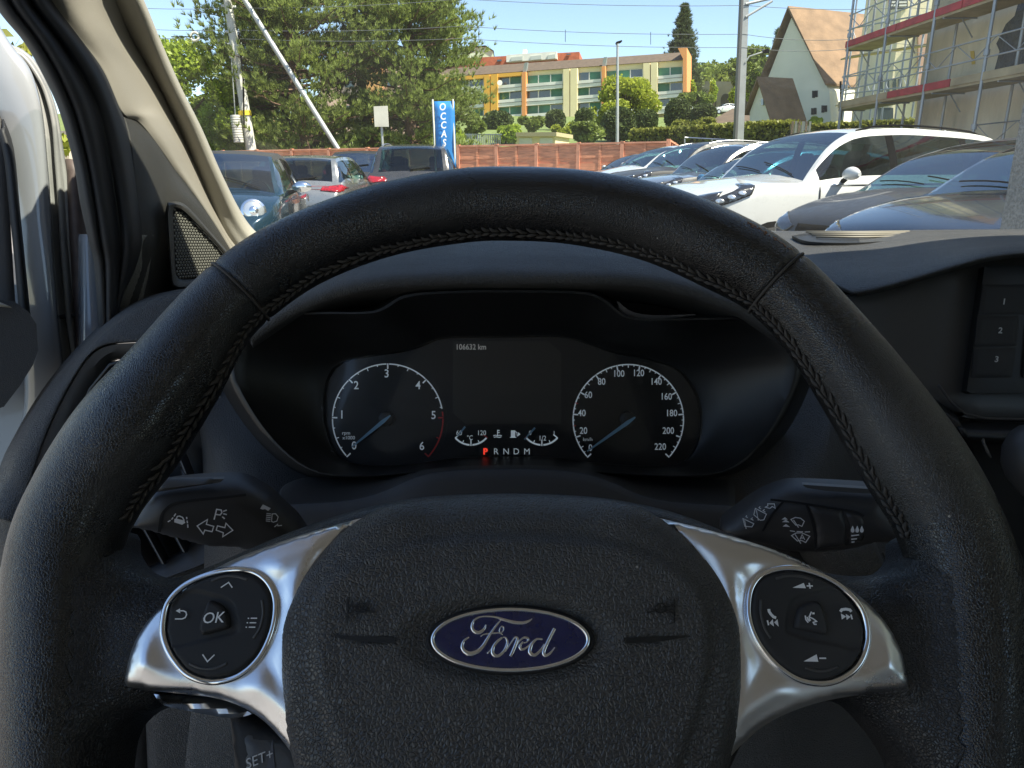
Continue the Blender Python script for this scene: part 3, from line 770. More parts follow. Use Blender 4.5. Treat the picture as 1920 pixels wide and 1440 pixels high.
nd = MB()
for a, b in (((872, 800), (858, 818)), ((1003, 802), (983, 824))):
    a = Vector(a + (0,)); b = Vector(b + (0,)); d_ = (b - a).normalized(); s_ = Vector((-d_.y, d_.x, 0))
    nd = MB(); nd.prism([CF_.world(p.x, p.y, .003) for p in (a + s_ * 1.8, b + s_ * 1, b - s_ * 1, a - s_ * 1.8)], CF_.n * .001)
    nd.build('gauge_needle', M['needle'], cluster)

CVf = facing(957, 760, CD - .020, 0)
mb = MB(); plate(mb, CVf, [CVf.pix(957 + (x - 957) * 1.02, 755 + (y - 755) * 1.03) for x, y in r2], 0, .0015, .02); mb.build('clear_cover', glass('instrument_cover', (.99, .99, .99), .010, .06, dust=.002, rmax=.25), cluster)
# ledge on top of the steering column
ex = [525, 560, 650, 715, 765, 815, 890, 955, 1020, 1090, 1150, 1200, 1260, 1378]
ey = [944, 944, 938, 922, 900, 886, 880, 879, 880, 887, 905, 927, 940, 948]
back = [(x, y - 30 if False else max(y - 34, 868), .575) for x, y in zip([535, 575, 655, 715, 765, 815, 890, 955, 1020, 1090, 1150, 1200, 1270, 1370], ey)]
bk = [(535, 908, .56), (575, 895, .565), (655, 893, .57), (715, 886, .57), (765, 880, .57), (815, 874, .57), (890, 870, .57), (955, 869, .57), (1020, 870, .57), (1090, 874, .57), (1150, 884, .57), (1200, 892, .57), (1270, 893, .565), (1372, 900, .56)]
rows = [bk, [(x, y * .35 + b[1] * .65, .545) for x, y, b in zip(ex, ey, bk)], [(x, y - 3, .50) for x, y in zip(ex, ey)], [(x, y, .487) for x, y in zip(ex, ey)], [(x, y + 5, .482) for x, y in zip(ex, ey)], [(x, y + 45, .475) for x, y in zip(ex, ey)], [(x, y + 200, .46) for x, y in zip(ex, ey)]]
mb = MB(); mb.grid(loft(rows, 6, 5))
column = mb.build('column_shroud', mat('shroud_plastic', (.032, .031, .031), .5, bump=('leather', 1300, .0002, .25), specks=(170, .02)), cluster, 180, solid=-.002)

fr = facing(240, 1000, .705)
mb = MB(); plate(mb, fr, fr.outl([(70, 985, 'c'), (110, 850), (190, 720), (290, 640, 'c'), (460, 640, 'c'), (470, 1600, 'c'), (20, 1600, 'c'), (30, 1100)]), lambda xy, d: rnd(d, .01, .006), .01, .02); mb.build('side_panel', M['shadow'], dash, 60)
# ---------------- driver's side air vent and end pad
VO = [(51, 968), (54, 907), (83, 821), (128, 728), (179, 658), (249, 643), (340, 650), (405, 720), (432, 820), (450, 902), (448, 990), (405, 1045), (330, 1078), (250, 1100), (150, 1095), (80, 1050)]
VI = [(128, 960), (130, 850), (155, 765), (204, 680), (250, 672), (330, 680), (372, 730), (392, 800), (398, 900), (392, 985), (352, 1028), (300, 1056), (255, 1074), (205, 1072), (160, 1050), (138, 1010)]
cV = (250, 860)
v1 = byangle(VO, 120, cV); v2 = byangle(VI, 120, cV)
def depV(x, y): return .60 + .00012 * (x - 250) * 0 - .00010 * (y - 860) + .0001 * (x - 60)
def rq(r, dd, g=1.0): return [Q(cV[0] + (x - cV[0]) * g, cV[1] + (y - cV[1]) * g, depV(x, y) + dd) for x, y in r]
mb = MB()
mb.grid([rq(v1, .03, 1.0), rq(v1, .004), rq(mixr(v1, v2, .04), .0), rq(mixr(v1, v2, .5), .002), rq(mixr(v1, v2, .93), .010), rq(v2, .013), rq(v2, .05, .98)], closed=True)
vent = mb.build('air_vent', M['smooth'], dash, 50)
mb = MB(); plate(mb, facing(250, 860, .655), [facing(250, 860, .655).pix(x, y) for x, y in v2], 0, .004, .02); mb.build('vent_back', M['shadow'], vent)
mb = MB(); mb.tube([Q(144, 790, .607), Q(170, 730, .605), Q(207, 684, .603), (Q(235, 677, .602))], .0016, 8); mb.tube([Q(158, 800, .612), Q(178, 748, .61), Q(212, 696, .608)], .0025, 8, flat=(CF, .4)); mb.build('vent_edge', M['dark'], vent, 180)
for (a, b) in (((170, 915), (257, 1078)), ((216, 900), (303, 1058)), ((272, 905), (342, 1036)), ((330, 850), (385, 990)), ((338, 880), (346, 905)), ((196, 720), (170, 800)), ((225, 700), (200, 820)), ((262, 690), (250, 840))):
    mb = MB(); da = .61
    w = Vector((.0, 0, 0))
    p = [Q(a[0], a[1], da), Q(b[0], b[1], da - .01), Q(b[0] + 12, b[1] - 8, da + .035), Q(a[0] + 12, a[1] - 8, da + .035)]
    mb.prism(p, CR * .0022); mb.build('vent_slat', M['smooth'], vent, bevel=.0006)
# end pad
pad_o = [(-40, 960), (0, 891), (19, 847), (70, 757), (128, 680), (204, 604), (262, 568), (330, 548), (420, 540)]
pad_i = [(40, 985), (50, 950), (58, 905), (86, 818), (131, 725), (182, 655), (252, 640), (340, 645), (420, 700)]
rows = [[(x - 6, y - 4, depV(x, y) + .10) for x, y in pad_o], [(x, y, depV(x, y) + .03) for x, y in pad_o], [(x + 8, y + 5, depV(x, y) + .008) for x, y in pad_o],
        [((x + u) / 2, (y + v) / 2, depV(x, y) - .002) for (x, y), (u, v) in zip(pad_o, pad_i)], [(u - 3, v - 2, depV(u, v) - .002) for u, v in pad_i], [(u, v, depV(u, v) + .004) for u, v in pad_i], [(u + 3, v + 2, depV(u, v) + .03) for u, v in pad_i]]
mb = MB(); mb.grid(loft(rows, 5, 7)); mb.build('end_pad', M['dash'], dash, 180, solid=-.002)
rows = [[(-60, 950, .64), (-20, 960, .62), (20, 965, .60), (60, 960, .60)], [(-60, 1000, .63), (-20, 1010, .61), (15, 1040, .598), (52, 1070, .60)], [(-60, 1020, .64), (-20, 1040, .64), (20, 1090, .64), (60, 1150, .64)]]
mb = MB(); mb.grid(loft(rows, 5, 5)); mb.build('pad_corner', M['dash'], dash, 180, solid=-.002)
# small demister outlet above it
fr = facing(300, 600, .70, 30)
mb = MB(); plate(mb, fr, fr.outl([(232, 612), (245, 592), (290, 578), (345, 572), (400, 575), (380, 612), (300, 618)]), lambda xy, d: rnd(d, .003, .002), .004, .004)
dm = mb.build('demister_vent', M['dash'], dash, 60)
mb = MB(); plate(mb, fr, fr.outl([(250, 609), (262, 592), (300, 583), (345, 580), (385, 582), (370, 606), (300, 612)], .003), .003, .002, .004); mb.build('demister_insert', M['smooth'], dm)
# column of smooth trim between vent and dials
rows = [[(398, 640, .62), (415, 640, .615), (440, 660, .61)], [(412, 740, .585), (428, 740, .58), (440, 742, .578)], [(440, 900, .555), (452, 900, .55), (462, 900, .552)], [(452, 1000, .545), (466, 1000, .54), (480, 1000, .545)]]
# upper dash top to the windscreen
rows = [[(-200, 620, .80), (100, 600, .80), (330, 560, .82), (500, 500, .84), (955, 440, .86), (1400, 470, .84), (1500, 500, .84), (1600, 520, .80), (1800, 520, .80), (2100, 520, .80), (2900, 540, .82)],
        [(-200, 560, .95), (150, 530, .95), (420, 500, .95), (600, 460, .95), (955, 425, 1.0), (1400, 450, .98), (1560, 456, .98), (1700, 454, .98), (1900, 452, .98), (2200, 452, .98), (2900, 456, .98)],
        [(-100, 500, 1.1), (200, 480, 1.1), (460, 470, 1.06), (700, 428, 1.12), (955, 414, 1.2), (1400, 436, 1.15), (1560, 438, 1.12), (1700, 438, 1.12), (1900, 438, 1.12), (2200, 438, 1.12), (2900, 438, 1.12)],
        [(-100, 480, 1.3), (200, 478, 1.3), (460, 475, 1.25), (700, 440, 1.35), (955, 432, 1.45), (1400, 440, 1.4), (1560, 442, 1.4), (1700, 442, 1.4), (1900, 444, 1.4), (2200, 445, 1.4), (2900, 445, 1.4)]]
mb = MB(); mb.grid(loft(rows, 6, 6)); mb.build('dash_top', M['dash'], dash, 180, solid=-.004)

# ---------------- passenger side : hood over the centre stack
rows = [[(1436, 437, .97), (1462, 452, .90), (1488, 466, .84), (1520, 492, .77), (1560, 528, .71), (1601, 549, .675), (1606, 556, .69)],
        [(1500, 433, .99), (1520, 447, .90), (1545, 462, .83), (1575, 490, .76), (1606, 520, .70), (1640, 541, .665), (1644, 549, .68)],
        [(1600, 433, .99), (1615, 446, .90), (1640, 460, .82), (1670, 478, .75), (1695, 500, .69), (1720, 519, .655), (1722, 527, .67)],
        [(1720, 431, .99), (1725, 438, .90), (1740, 448, .81), (1765, 462, .73), (1785, 480, .67), (1800, 496, .645), (1802, 504, .66)],
        [(1850, 430, .99), (1850, 434, .90), (1855, 440, .80), (1860, 450, .72), (1865, 463, .66), (1870, 480, .64), (1872, 488, .655)],
        [(2000, 430, .99), (2000, 434, .90), (2000, 438, .80), (2000, 446, .72), (2000, 458, .66), (2000, 473, .64), (2000, 482, .655)],
        [(2500, 430, .99), (2500, 434, .90), (2500, 438, .80), (2500, 446, .72), (2500, 458, .66), (2500, 473, .64), (2500, 482, .655)]]
mb = MB(); mb.grid(loft(rows, 6, 6)); mb.build('centre_hood', M['dash'], dash, 180, solid=.004)
# demister slot along the windscreen
fr = Frame(Q(1600, 443, .90), CR, Vector((0, 1, .03)))
mb = MB(); plate(mb, fr, fr.outl([(1486, 436, 'c'), (1515, 446), (1580, 449), (1640, 447), (1700, 442), (1725, 436, 'c'), (1700, 431), (1600, 430), (1520, 431)], .004), lambda xy, d: -.002 * sstep(d, .0005, .003), .001, .004)
ds = mb.build('demister_grille', M['dark'], dash, 50)
mb = MB()
for py in (433.5, 436, 439, 443): mb.tube([fr.world(1510 + (py - 433) * 2, py + 1, .000), fr.world(1600, py + 1.6, .001), fr.world(1706 - (py - 433) * 3, py + .7, .000)], .0015, 6)
mb.build('grille_bar', mat('sunlit_dusty_grille', (.22, .20, .16), .6), ds, 180)  # bars paler than black plastic for dust and the sunlight put into their colour
# dark facia below the hood
fr = facing(1780, 640, .685, 4)
mb = MB(); plate(mb, fr, fr.outl([(1600, 549, 'c'), (1650, 538), (1720, 518), (1800, 496), (1870, 482), (1960, 477), (2500, 476, 'c'), (2500, 800, 'c'), (1860, 786), (1815, 775), (1770, 765), (1690, 720), (1600, 650), (1520, 570)]),
               lambda xy, d: .004 * np.cos(np.clip((xy[:, 0] - .012) * 40, -3, 3)) - .004 + rnd(d, .004, .003), .01, .008)
facia = mb.build('facia', M['smooth'], dash, 60)
mb = MB(); mb.tube([Q(1760, 722, .672), Q(1785, 756, .672), Q(1810, 776, .672), Q(1850, 785, .672), Q(1920, 786, .672), Q(2100, 786, .672)], .0012, 8); mb.build('facia_edge', M['grain'], facia, 180)
rows = [[(1700, 700, .69), (1790, 775, .68), (1850, 790, .68), (2400, 792, .68)], [(1720, 760, .68), (1800, 800, .66), (1860, 820, .66), (2400, 820, .66)], [(1740, 850, .69), (1820, 880, .68), (1900, 880, .68), (2400, 880, .68)], [(1760, 1200, .72), (1840, 1200, .70), (1950, 1200, .70), (2400, 1200, .70)]]
mb = MB(); mb.grid(loft(rows, 5, 5)); mb.build('lower_console', M['dark'], dash, 180, solid=-.002)
# radio with preset keys
fr = facing(1900, 620, .668, 4)
mb = MB(); plate(mb, fr, fr.outl([(1846, 500, 'c'), (2300, 490, 'c'), (2300, 735, 'c'), (1812, 738, 'c')]), lambda xy, d: rnd(d, .002, .001), .008, .008)
radio = mb.build('radio_panel', M['dark'], dash, 60)
for t, pl, tx, ty in (('1', [(1849, 532, 'c'), (1960, 531, 'c'), (1958, 588, 'c'), (1839, 589, 'c')], 1882, 566), ('2', [(1838, 592, 'c'), (1917, 591, 'c'), (1911, 648, 'c'), (1832, 649, 'c')], 1875, 620), ('3', [(1831, 652, 'c'), (1911, 651, 'c'), (1903, 707, 'c'), (1827, 708, 'c')], 1868, 674)):
    mb = MB(); plate(mb, fr, fr.outl(pl, .005, 3), lambda xy, d: .0012 + rnd(d, .0012, .0010), .003, .003); b = mb.build('preset_key', M['key'], radio, 50)
    mb = MB(); text_mb(mb, t, (fr.world(tx, ty, .0024), fr.u, fr.v), .0078, -3, .15, off=.00015); mb.build('key_number', M['printdim'], b)
mb = MB(); plate(mb, fr, fr.outl([(1931, 592, 'c'), (2200, 590, 'c'), (2200, 707, 'c'), (1920, 708, 'c')], .004, 3), lambda xy, d: .0035 + rnd(d, .0018, .0015), .003, .006); mb.build('radio_display', M['display'], radio, 50)
# gear lever at the picture edge
lever = thing('gear_lever', 'dark rounded gear lever knob with a bright cap beside the wheel rim', 'gear lever', Q(1955, 1000, .62))
mb = MB(); c0 = Q(1938, 856, .60); mb.tube([c0 + CU * y for y in (.028, .026, .020, .008, -.006, -.018, -.028, -.034)], [.002, .010, .017, .0225, .0235, .020, .013, .008], 28); mb.build('knob', M['smooth'], lever, 180)
mb = MB(); mb.tube([c0 - CU * .03, c0 - CU * .12], .007, 14); mb.build('shaft', M['dark'], lever, 180)
mb = MB(); mb.tube([c0 + CU * .006 - CF * .018 + CR * .002, c0 + CU * .006 - CF * .0255 + CR * .002], [.013, .010], 24); mb.build('cap', M['chrome'], lever, 50)
# tiny worn tab below the radio
mb = MB(); mb.tube([Q(1842, 822, .662), Q(1845, 832, .66), Q(1852, 848, .659), Q(1858, 858, .66)], [.0016, .0012, .0013, .0006], 8); mb.build('release_tab', mat('worn_plastic', (.14, .13, .12), .5), dash, 180)

# ---------------- lower left trim seen through the spokes
fr = facing(360, 1400, .60, -8)
mb = MB(); plate(mb, fr, fr.outl([(120, 1200, 'c'), (268, 1200, 'c'), (282, 1600, 'c'), (80, 1600, 'c')], 0, 3), lambda xy, d: rnd(d, .01, .008), .01, .01); mb.build('knee_panel', M['grain'], dash, 60)
mb = MB(); plate(mb, fr, fr.outl([(271, 1180, 'c'), (470, 1180, 'c'), (440, 1340), (425, 1600, 'c'), (288, 1600, 'c')], 0, 3), lambda xy, d: .004 + rnd(d, .02, .014), .01, .01); mb.build('knee_panel', M['dash'], dash, 60)
# speed control pod on the wheel
fr = Frame(W_O + WF.n * -.004, WF.u, WF.v)
mb = MB(); plate(mb, fr, fr.outl([(424, 1346, 'c'), (440, 1332, 'c'), (520, 1362), (640, 1420, 'c'), (660, 1560, 'c'), (445, 1560, 'c')]), lambda xy, d: -.004 + rnd(d, .006, .006), .012, .003)
sp = mb.build('speed_control_pod', M['key'], wheel, 50)
mb = MB(); plate(mb, fr, fr.outl([(450, 1370, 'c'), (545, 1392, 'c'), (600, 1450, 'c'), (600, 1560, 'c'), (458, 1560, 'c')], .003), lambda xy, d: .001 + rnd(d, .002, .002), .004, .003); k_ = mb.build('set_key', M['smooth'], sp, 50)
mb = MB(); text_mb(mb, 'SET+', (fr.world(486, 1424, .0034), fr.u, fr.v), .0050, 21, .15); mb.build('key_lettering', M['printdim'], sp)
mb = MB(); ink(mb, lambda x, y: (fr.world(x, y, .0032), fr.n), [{'p': [(500, 1440), (511, 1386), (516, 1440)], 'fill': 1}], .001); mb.build('key_arrow', mat('worn_grey', (.07, .07, .08), .4), sp)

# ================================================================== stalks
def stalk_plate(name, pts, fr, H, mate, parent, R_=.014, thick=.012, w0=0):
    mb = MB(); plate(mb, fr, fr.outl(pts, w0), lambda xy, d: w0 + rnd(d, R_, H), thick, .0025); return mb.build(name, mate, parent, 60)
s8 = lambda pts: [(200 + p[0] / 5.053, 880 + p[1] / 5.053) + tuple(p[2:]) for p in pts]
M['stalk'] = mat('stalk_plastic', (.034, .032, .031), .45, bump=('noise', 2200, .0001, .25))
ind = thing('indicator_stalk', 'black indicator stalk with white turn arrows left of the steering column', 'indicator stalk', Q(540, 970, .44))
fr = facing(400, 960, .415, -14, 18)
st = stalk_plate('lever', s8([(110, 640), (200, 470), (275, 390), (420, 215), (540, 150), (900, 105), (1200, 95), (1350, 120), (1550, 230), (1700, 370), (1850, 520), (1900, 700), (1500, 800), (1230, 720), (1000, 715), (750, 660), (500, 590), (262, 540), (180, 600)]), fr, .013, M['stalk'], ind)
stalk_plate('flange', s8([(300, 330, 'c'), (525, 103, 'c'), (1080, 92), (1110, 90, 'c'), (1080, 122), (900, 150), (430, 222, 'c')]), fr, .003, M['smooth'], ind, .003, .004, .0105)
pj = lambda px, py: (fr.world(px, py, .0133), fr.n)
mb = MB(); ink(mb, lambda px, py: (fr.world(px, py, .0128), fr.n), [s8(cr(q, 6)) for q in [[(500, 590), (520, 450), (560, 380), (640, 325), (800, 295), (1050, 270), (1320, 238)]]], .0016, .0004); mb.build('grip_groove', M['shadow'], st)
mb = MB(); wk = .0006
ink(mb, pj, [s8(q) for q in [[(858, 535), (955, 475), (945, 520), (1015, 540), (998, 590), (930, 575), (915, 612), (858, 535)], [(1050, 535), (1120, 552), (1130, 510), (1195, 577), (1100, 638), (1105, 600), (1038, 575), (1050, 535)]]], wk)
ink(mb, pj, [s8(q) for q in [[(1018, 475), (1042, 378), (1085, 385), (1092, 410), (1075, 432), (1030, 425)], [(1103, 398), (1138, 385)], [(1105, 420), (1138, 428)], [(1095, 448), (1118, 468)]]], wk * 1.15)
ink(mb, pj, [s8(q) for q in [[(655, 418), (638, 445)], [(630, 455), (615, 475)], [(605, 482), (580, 497)], [(757, 450), (760, 470)], [(762, 485), (766, 510)], [(767, 520), (770, 552)], [(660, 470), (670, 445), (690, 442), (720, 455), (735, 485)]]], wk * 1.0)
ink(mb, pj, [{'p': s8([(642, 470), (660, 466), (735, 485), (745, 505), (715, 524), (640, 500)]), 'fill': 1}], wk)
pj2 = lambda px, py: (fr.world(px, py, .0128), fr.n)
mb2 = MB()
ink(mb2, pj2, [{'p': s8([(1455, 372), (1480, 332), (1555, 368), (1530, 392), (1500, 375), (1480, 380)]), 'fill': 1}], wk)
ink(mb2, pj2, [s8(q) for q in [[(1562, 492), (1568, 422), (1600, 420), (1625, 450), (1612, 490), (1580, 500), (1562, 492)], [(1508, 488), (1550, 492)], [(1508, 470), (1552, 474)], [(1510, 452), (1554, 457)], [(1512, 434), (1556, 439)], [(1515, 418), (1558, 422)], [(1590, 545), (1620, 520), (1622, 535), (1660, 530)]]], wk * .8)
mb.build('control_symbols', M['print'], st); mb2.build('beam_symbols', M['printdim'], st)

s4 = lambda pts: [(1320 + p[0] / 4.174, 880 + p[1] / 4.174) + tuple(p[2:]) for p in pts]
wip = thing('wiper_stalk', 'black wiper stalk with white droplet and wiper symbols right of the steering column', 'wiper stalk', Q(1380, 970, .44))
fr2 = facing(1530, 965, .415, -14, -18)
st2 = stalk_plate('lever', s4([(120, 450), (250, 330), (400, 225), (520, 165), (640, 130), (780, 125), (1100, 140), (1360, 165), (1430, 240), (1570, 380), (1640, 470), (1600, 560), (1480, 560), (1330, 562), (1180, 600), (1050, 620), (900, 632), (640, 620), (430, 560), (250, 540)]), fr2, .013, M['stalk'], wip)
stalk_plate('flange', s4([(770, 120, 'c'), (1355, 158, 'c'), (1385, 195, 'c'), (1000, 172), (800, 145, 'c')]), fr2, .003, M['smooth'], wip, .003, .004, .0105)
stalk_plate('rotary_ring', s4([(800, 270, 'c'), (1080, 318, 'c'), (1122, 450), (1120, 600, 'c'), (870, 628, 'c'), (868, 480), (840, 360)]), fr2, .0022, M['stalk'], wip, .004, .004, .0125)
stalk_plate('rear_wiper_key', s4([(1092, 325, 'c'), (1180, 345), (1250, 385), (1262, 480), (1240, 560, 'c'), (1132, 585, 'c'), (1130, 450)]), fr2, .0016, M['stalk'], wip, .003, .004, .0125)
mb = MB(); ink(mb, lambda px, py: (fr2.world(px, py, .0131), fr2.n), [s4(cr(q, 6)) for q in [[(520, 235), (600, 243), (800, 268), (1085, 315), (1190, 335), (1250, 365)], [(460, 480), (520, 370), (620, 250)], [(800, 270), (840, 380), (868, 500), (875, 620)]]], .0013, .0004)
mb.build('grip_groove', M['shadow'], st2)
pj = lambda px, py: (fr2.world(px, py, .0152), fr2.n)
pk = lambda px, py: (fr2.world(px, py, .0134), fr2.n)
mb = MB()
dl = lambda x: [(x, 440), (x + 14, 475), (x + 10, 490), (x - 2, 495), (x - 14, 488), (x - 16, 472)]
ink(mb, pj, [{'p': s4(dl(x) if x != 1236 else dl(x)), 'fill': 1} for x in (1164, 1200, 1236)], wk)
ink(mb, pj, [s4(q) for q in [[(1152, 520), (1213, 512)], [(1152, 547), (1196, 543)], [(1155, 570), (1178, 567)]]], wk)
ink(mb, pk, [{'p': s4(q), 'fill': 1} for q in [[(608, 392), (633, 374), (655, 392)], [(612, 412), (640, 392), (668, 414)], [(616, 446), (642, 428), (672, 450)]]], wk)
ink(mb, pk, [s4(q) for q in [[(680, 392), (715, 376), (755, 382), (785, 406), (766, 446), (740, 434), (718, 436), (680, 392)], [(700, 395), (740, 455)], [(685, 518), (720, 498), (765, 496), (828, 524), (795, 572), (765, 556), (730, 560), (685, 518)], [(712, 508), (758, 580)], [(672, 480), (712, 486)], [(725, 486), (775, 488)], [(788, 490), (830, 488)],
                               [(752, 548), (768, 510), (788, 550)], [(758, 536), (782, 538)]]], wk * .8)
ink(mb, pk, [s4(q) for q in [[(402, 305), (488, 350), (468, 395), (440, 398), (390, 355), (402, 305)], [(410, 320), (425, 400)], [(440, 290), (430, 300), (446, 310)], [(475, 312), (462, 322), (480, 335)], [(305, 385), (390, 425), (375, 450), (320, 445), (305, 385)], [(318, 398), (330, 465)], [(335, 360), (328, 370), (342, 378)], [(380, 378), (368, 388), (386, 398)], [(478, 296), (500, 285), (498, 270), (550, 270), (558, 305), (535, 290), (515, 305), (478, 296)]]], wk * .7)
mb.build('control_symbols', M['print'], st2)
mb = MB(); ink(mb, lambda px, py: (fr2.world(px, py, .0125), fr2.n), [s4(q) for q in [[(1495, 315), (1498, 330), (1515, 335)], [(1565, 375), (1550, 368), (1536, 380), (1536, 398), (1552, 408), (1566, 400)]]], wk * .9)
mb.build('tip_symbols', M['printdim'], st2)
# bright slot behind the right stalk
mb = MB(); mb.tube([Q(1672, 1008, .52), Q(1702, 1064, .52)], .0008, 6); mb.tube([Q(1655, 1035, .52), Q(1668, 1068, .52)], .0007, 6); mb.tube([Q(1679, 1008, .525), Q(1709, 1064, .525)], .0006, 6)
mb.build('slot_edge', M['smooth'], dash, 180)
mb = MB(); fr = facing(1600, 1045, .50); plate(mb, fr, fr.outl([(1520, 1020, 'c'), (1635, 1005, 'c'), (1672, 1085, 'c'), (1560, 1085, 'c')]), lambda xy, d: rnd(d, .006, .006), .05, .006); mb.build('column_cover', M['dash'], cluster, 60)
# ================================================================== van shell, pillar, open door
M['beige'] = mat('beige_plastic', (.28, .258, .215), .55, bump=('leather', 1500, .0002, .3))
M['beigefab'] = mat('beige_fabric', (.35, .33, .275), .85, bump=('voronoi', 900, .0004, .35))
M['sail'] = mat('olive_grey_plastic', (.030, .029, .025), .5, bump=('leather', 1300, .0004, .4))
M['fabric'] = mat('grey_woven_fabric', (.16, .155, .13), .9, bump=('voronoi', 600, .0008, .7))
M['rubber'] = mat('black_rubber', (.012, .012, .013), .6, bump=('noise', 700, .0003, .3))
M['vanwhite'] = mat('white_van_paint', (.29, .305, .315), .18, coat=.8, var=(9, .05))
M['silverp'] = mat('dusty_inner_paint', (.26, .265, .25), .35, coat=.3, var=(20, .22))
M['paneld'] = mat('door_panel_plastic', (.040, .037, .034), .55, bump=('leather', 700, .0005, .4))
van = thing('van_cabin', 'van cabin shell with beige windscreen pillar trim, black door seal and triangular speaker grille', 'van', (0, .2, 0))
def lineQ(pts): return pts
# fabric covered windscreen pillar
fr_r = [(228, -80, .66), (267, 0, .70), (300, 80, .745), (335, 160, .79), (375, 240, .84), (410, 320, .885), (442, 385, .925), (468, 425, .95), (500, 452, .965), (540, 470, .98)]
fr_m = [(200, -80, .645), (240, 0, .685), (275, 80, .73), (310, 160, .775), (350, 240, .825), (385, 320, .87), (418, 390, .91), (448, 440, .935), (478, 470, .95), (520, 490, .965)]
fr_l = [(170, -80, .645), (212, 0, .69), (240, 67, .735), (283, 140, .78), (325, 225, .83), (362, 310, .875), (393, 385, .91), (425, 445, .935), (455, 478, .95), (500, 500, .965)]
rows = [[(p[0] + 3, p[1], p[2] + .05) for p in fr_r], fr_r, [(a[0] * .5 + b[0] * .5 + 2, a[1] * .5 + b[1] * .5, a[2] * .5 + b[2] * .5 - .006) for a, b in zip(fr_r, fr_m)], fr_m, [(a[0] * .5 + b[0] * .5, a[1] * .5 + b[1] * .5, a[2] * .5 + b[2] * .5 - .002) for a, b in zip(fr_m, fr_l)], fr_l]
mb = MB(); mb.grid(loft(rows, 5, 6)); mb.build('pillar_cover', M['beigefab'], van, 180, solid=-.003)
# smooth beige trim between seal and fabric
tl = [(40, -80, .60), (92, 0, .625), (142, 67, .645), (189, 133, .67), (222, 208, .695), (250, 222, .72), (285, 262, .75), (330, 325, .80), (372, 385, .86), (410, 440, .92), (440, 490, .95)]
tm = [(110, -80, .61), (155, 0, .64), (195, 67, .67), (235, 133, .71), (268, 195, .74), (292, 225, .76), (320, 270, .79), (350, 330, .83), (384, 390, .875), (418, 443, .925), (448, 485, .95)]
tr = [(172, -80, .648), (214, 0, .692), (242, 67, .737), (285, 140, .782), (305, 185, .803), (325, 226, .832), (345, 270, .855), (364, 312, .877), (395, 386, .912), (427, 446, .937), (457, 480, .952)]
rows = [tl, [((a[0] + b[0]) / 2, (a[1] + b[1]) / 2, (a[2] + b[2]) / 2 - .006) for a, b in zip(tl, tm)], tm, [((a[0] + b[0]) / 2, (a[1] + b[1]) / 2, (a[2] + b[2]) / 2 - .002) for a, b in zip(tm, tr)], tr]
mb = MB(); mb.grid(loft(rows, 5, 6)); mb.build('pillar_trim', M['beige'], van, 180, solid=-.003)
# dark corner trim with speaker
c1 = [(222, 205, .70), (240, 267, .705), (252, 367, .71), (262, 440, .715), (250, 500, .72), (225, 560, .725), (200, 620, .73)]
c2 = [(246, 215, .722), (262, 270, .722), (276, 367, .725), (286, 440, .73), (280, 500, .735), (268, 560, .74), (258, 620, .745)]
c3 = [(272, 235, .745), (292, 290, .75), (304, 367, .755), (312, 440, .765), (314, 500, .775), (318, 560, .785), (322, 620, .79)]
c4 = [(305, 282, .775), (325, 330, .79), (350, 380, .80), (365, 440, .82), (372, 500, .83), (378, 560, .835), (385, 620, .84)]
c5 = [(345, 340, .815), (372, 382, .85), (402, 428, .885), (428, 470, .915), (445, 510, .93), (460, 560, .935), (480, 620, .94)]
mb = MB(); mb.grid(loft([c1, c2, c3, c4, c5], 6, 6)); mb.build('corner_trim', M['sail'], van, 180, solid=-.003)
mb = MB(); mb.grid(loft([[(p[0] - 1, p[1], p[2] - .003) for p in c1[3:]], [(p[0] - 1, p[1], p[2] - .003) for p in c2[3:]]], 5, 5)); mb.build('woven_patch', M['fabric'], van, 180, solid=-.002)
# speaker grille : framed, perforated
sf = Frame(Q(345, 460, .775), (Q(372, 460, .815) - Q(322, 460, .765)), Vector((0, .15, 1)))
sp_o = [(309, 384), (318, 377), (335, 379), (352, 392), (385, 430), (425, 478), (460, 520, 'c'), (440, 545, 'c'), (350, 541), (330, 536), (324, 525), (316, 460)]
sp_i = [(322, 392), (332, 390), (345, 400), (375, 432), (408, 468), (440, 512, 'c'), (430, 525, 'c'), (350, 524), (334, 516), (330, 500), (326, 450)]
po = byangle(sp_o, 90, (357, 470)); pi_ = byangle(sp_i, 90, (357, 470))
mb = MB(); W_ = lambda r, w: [sf.world(x, y, w) for x, y in r]
mb.grid([W_(po, -.006), W_(po, .003), W_(mixr(po, pi_, .25), .006), W_(mixr(po, pi_, .75), .005), W_(pi_, .001), W_(pi_, -.004)], closed=True)
grf = mb.build('speaker_frame', M['sail'], van, 50)
mb = MB(); base = np.array([sf.pix(x, y, .001) for x, y in pi_]); plate(mb, sf, base, .0, .002, .01); bk_ = mb.build('speaker_back', M['shadow'], grf)
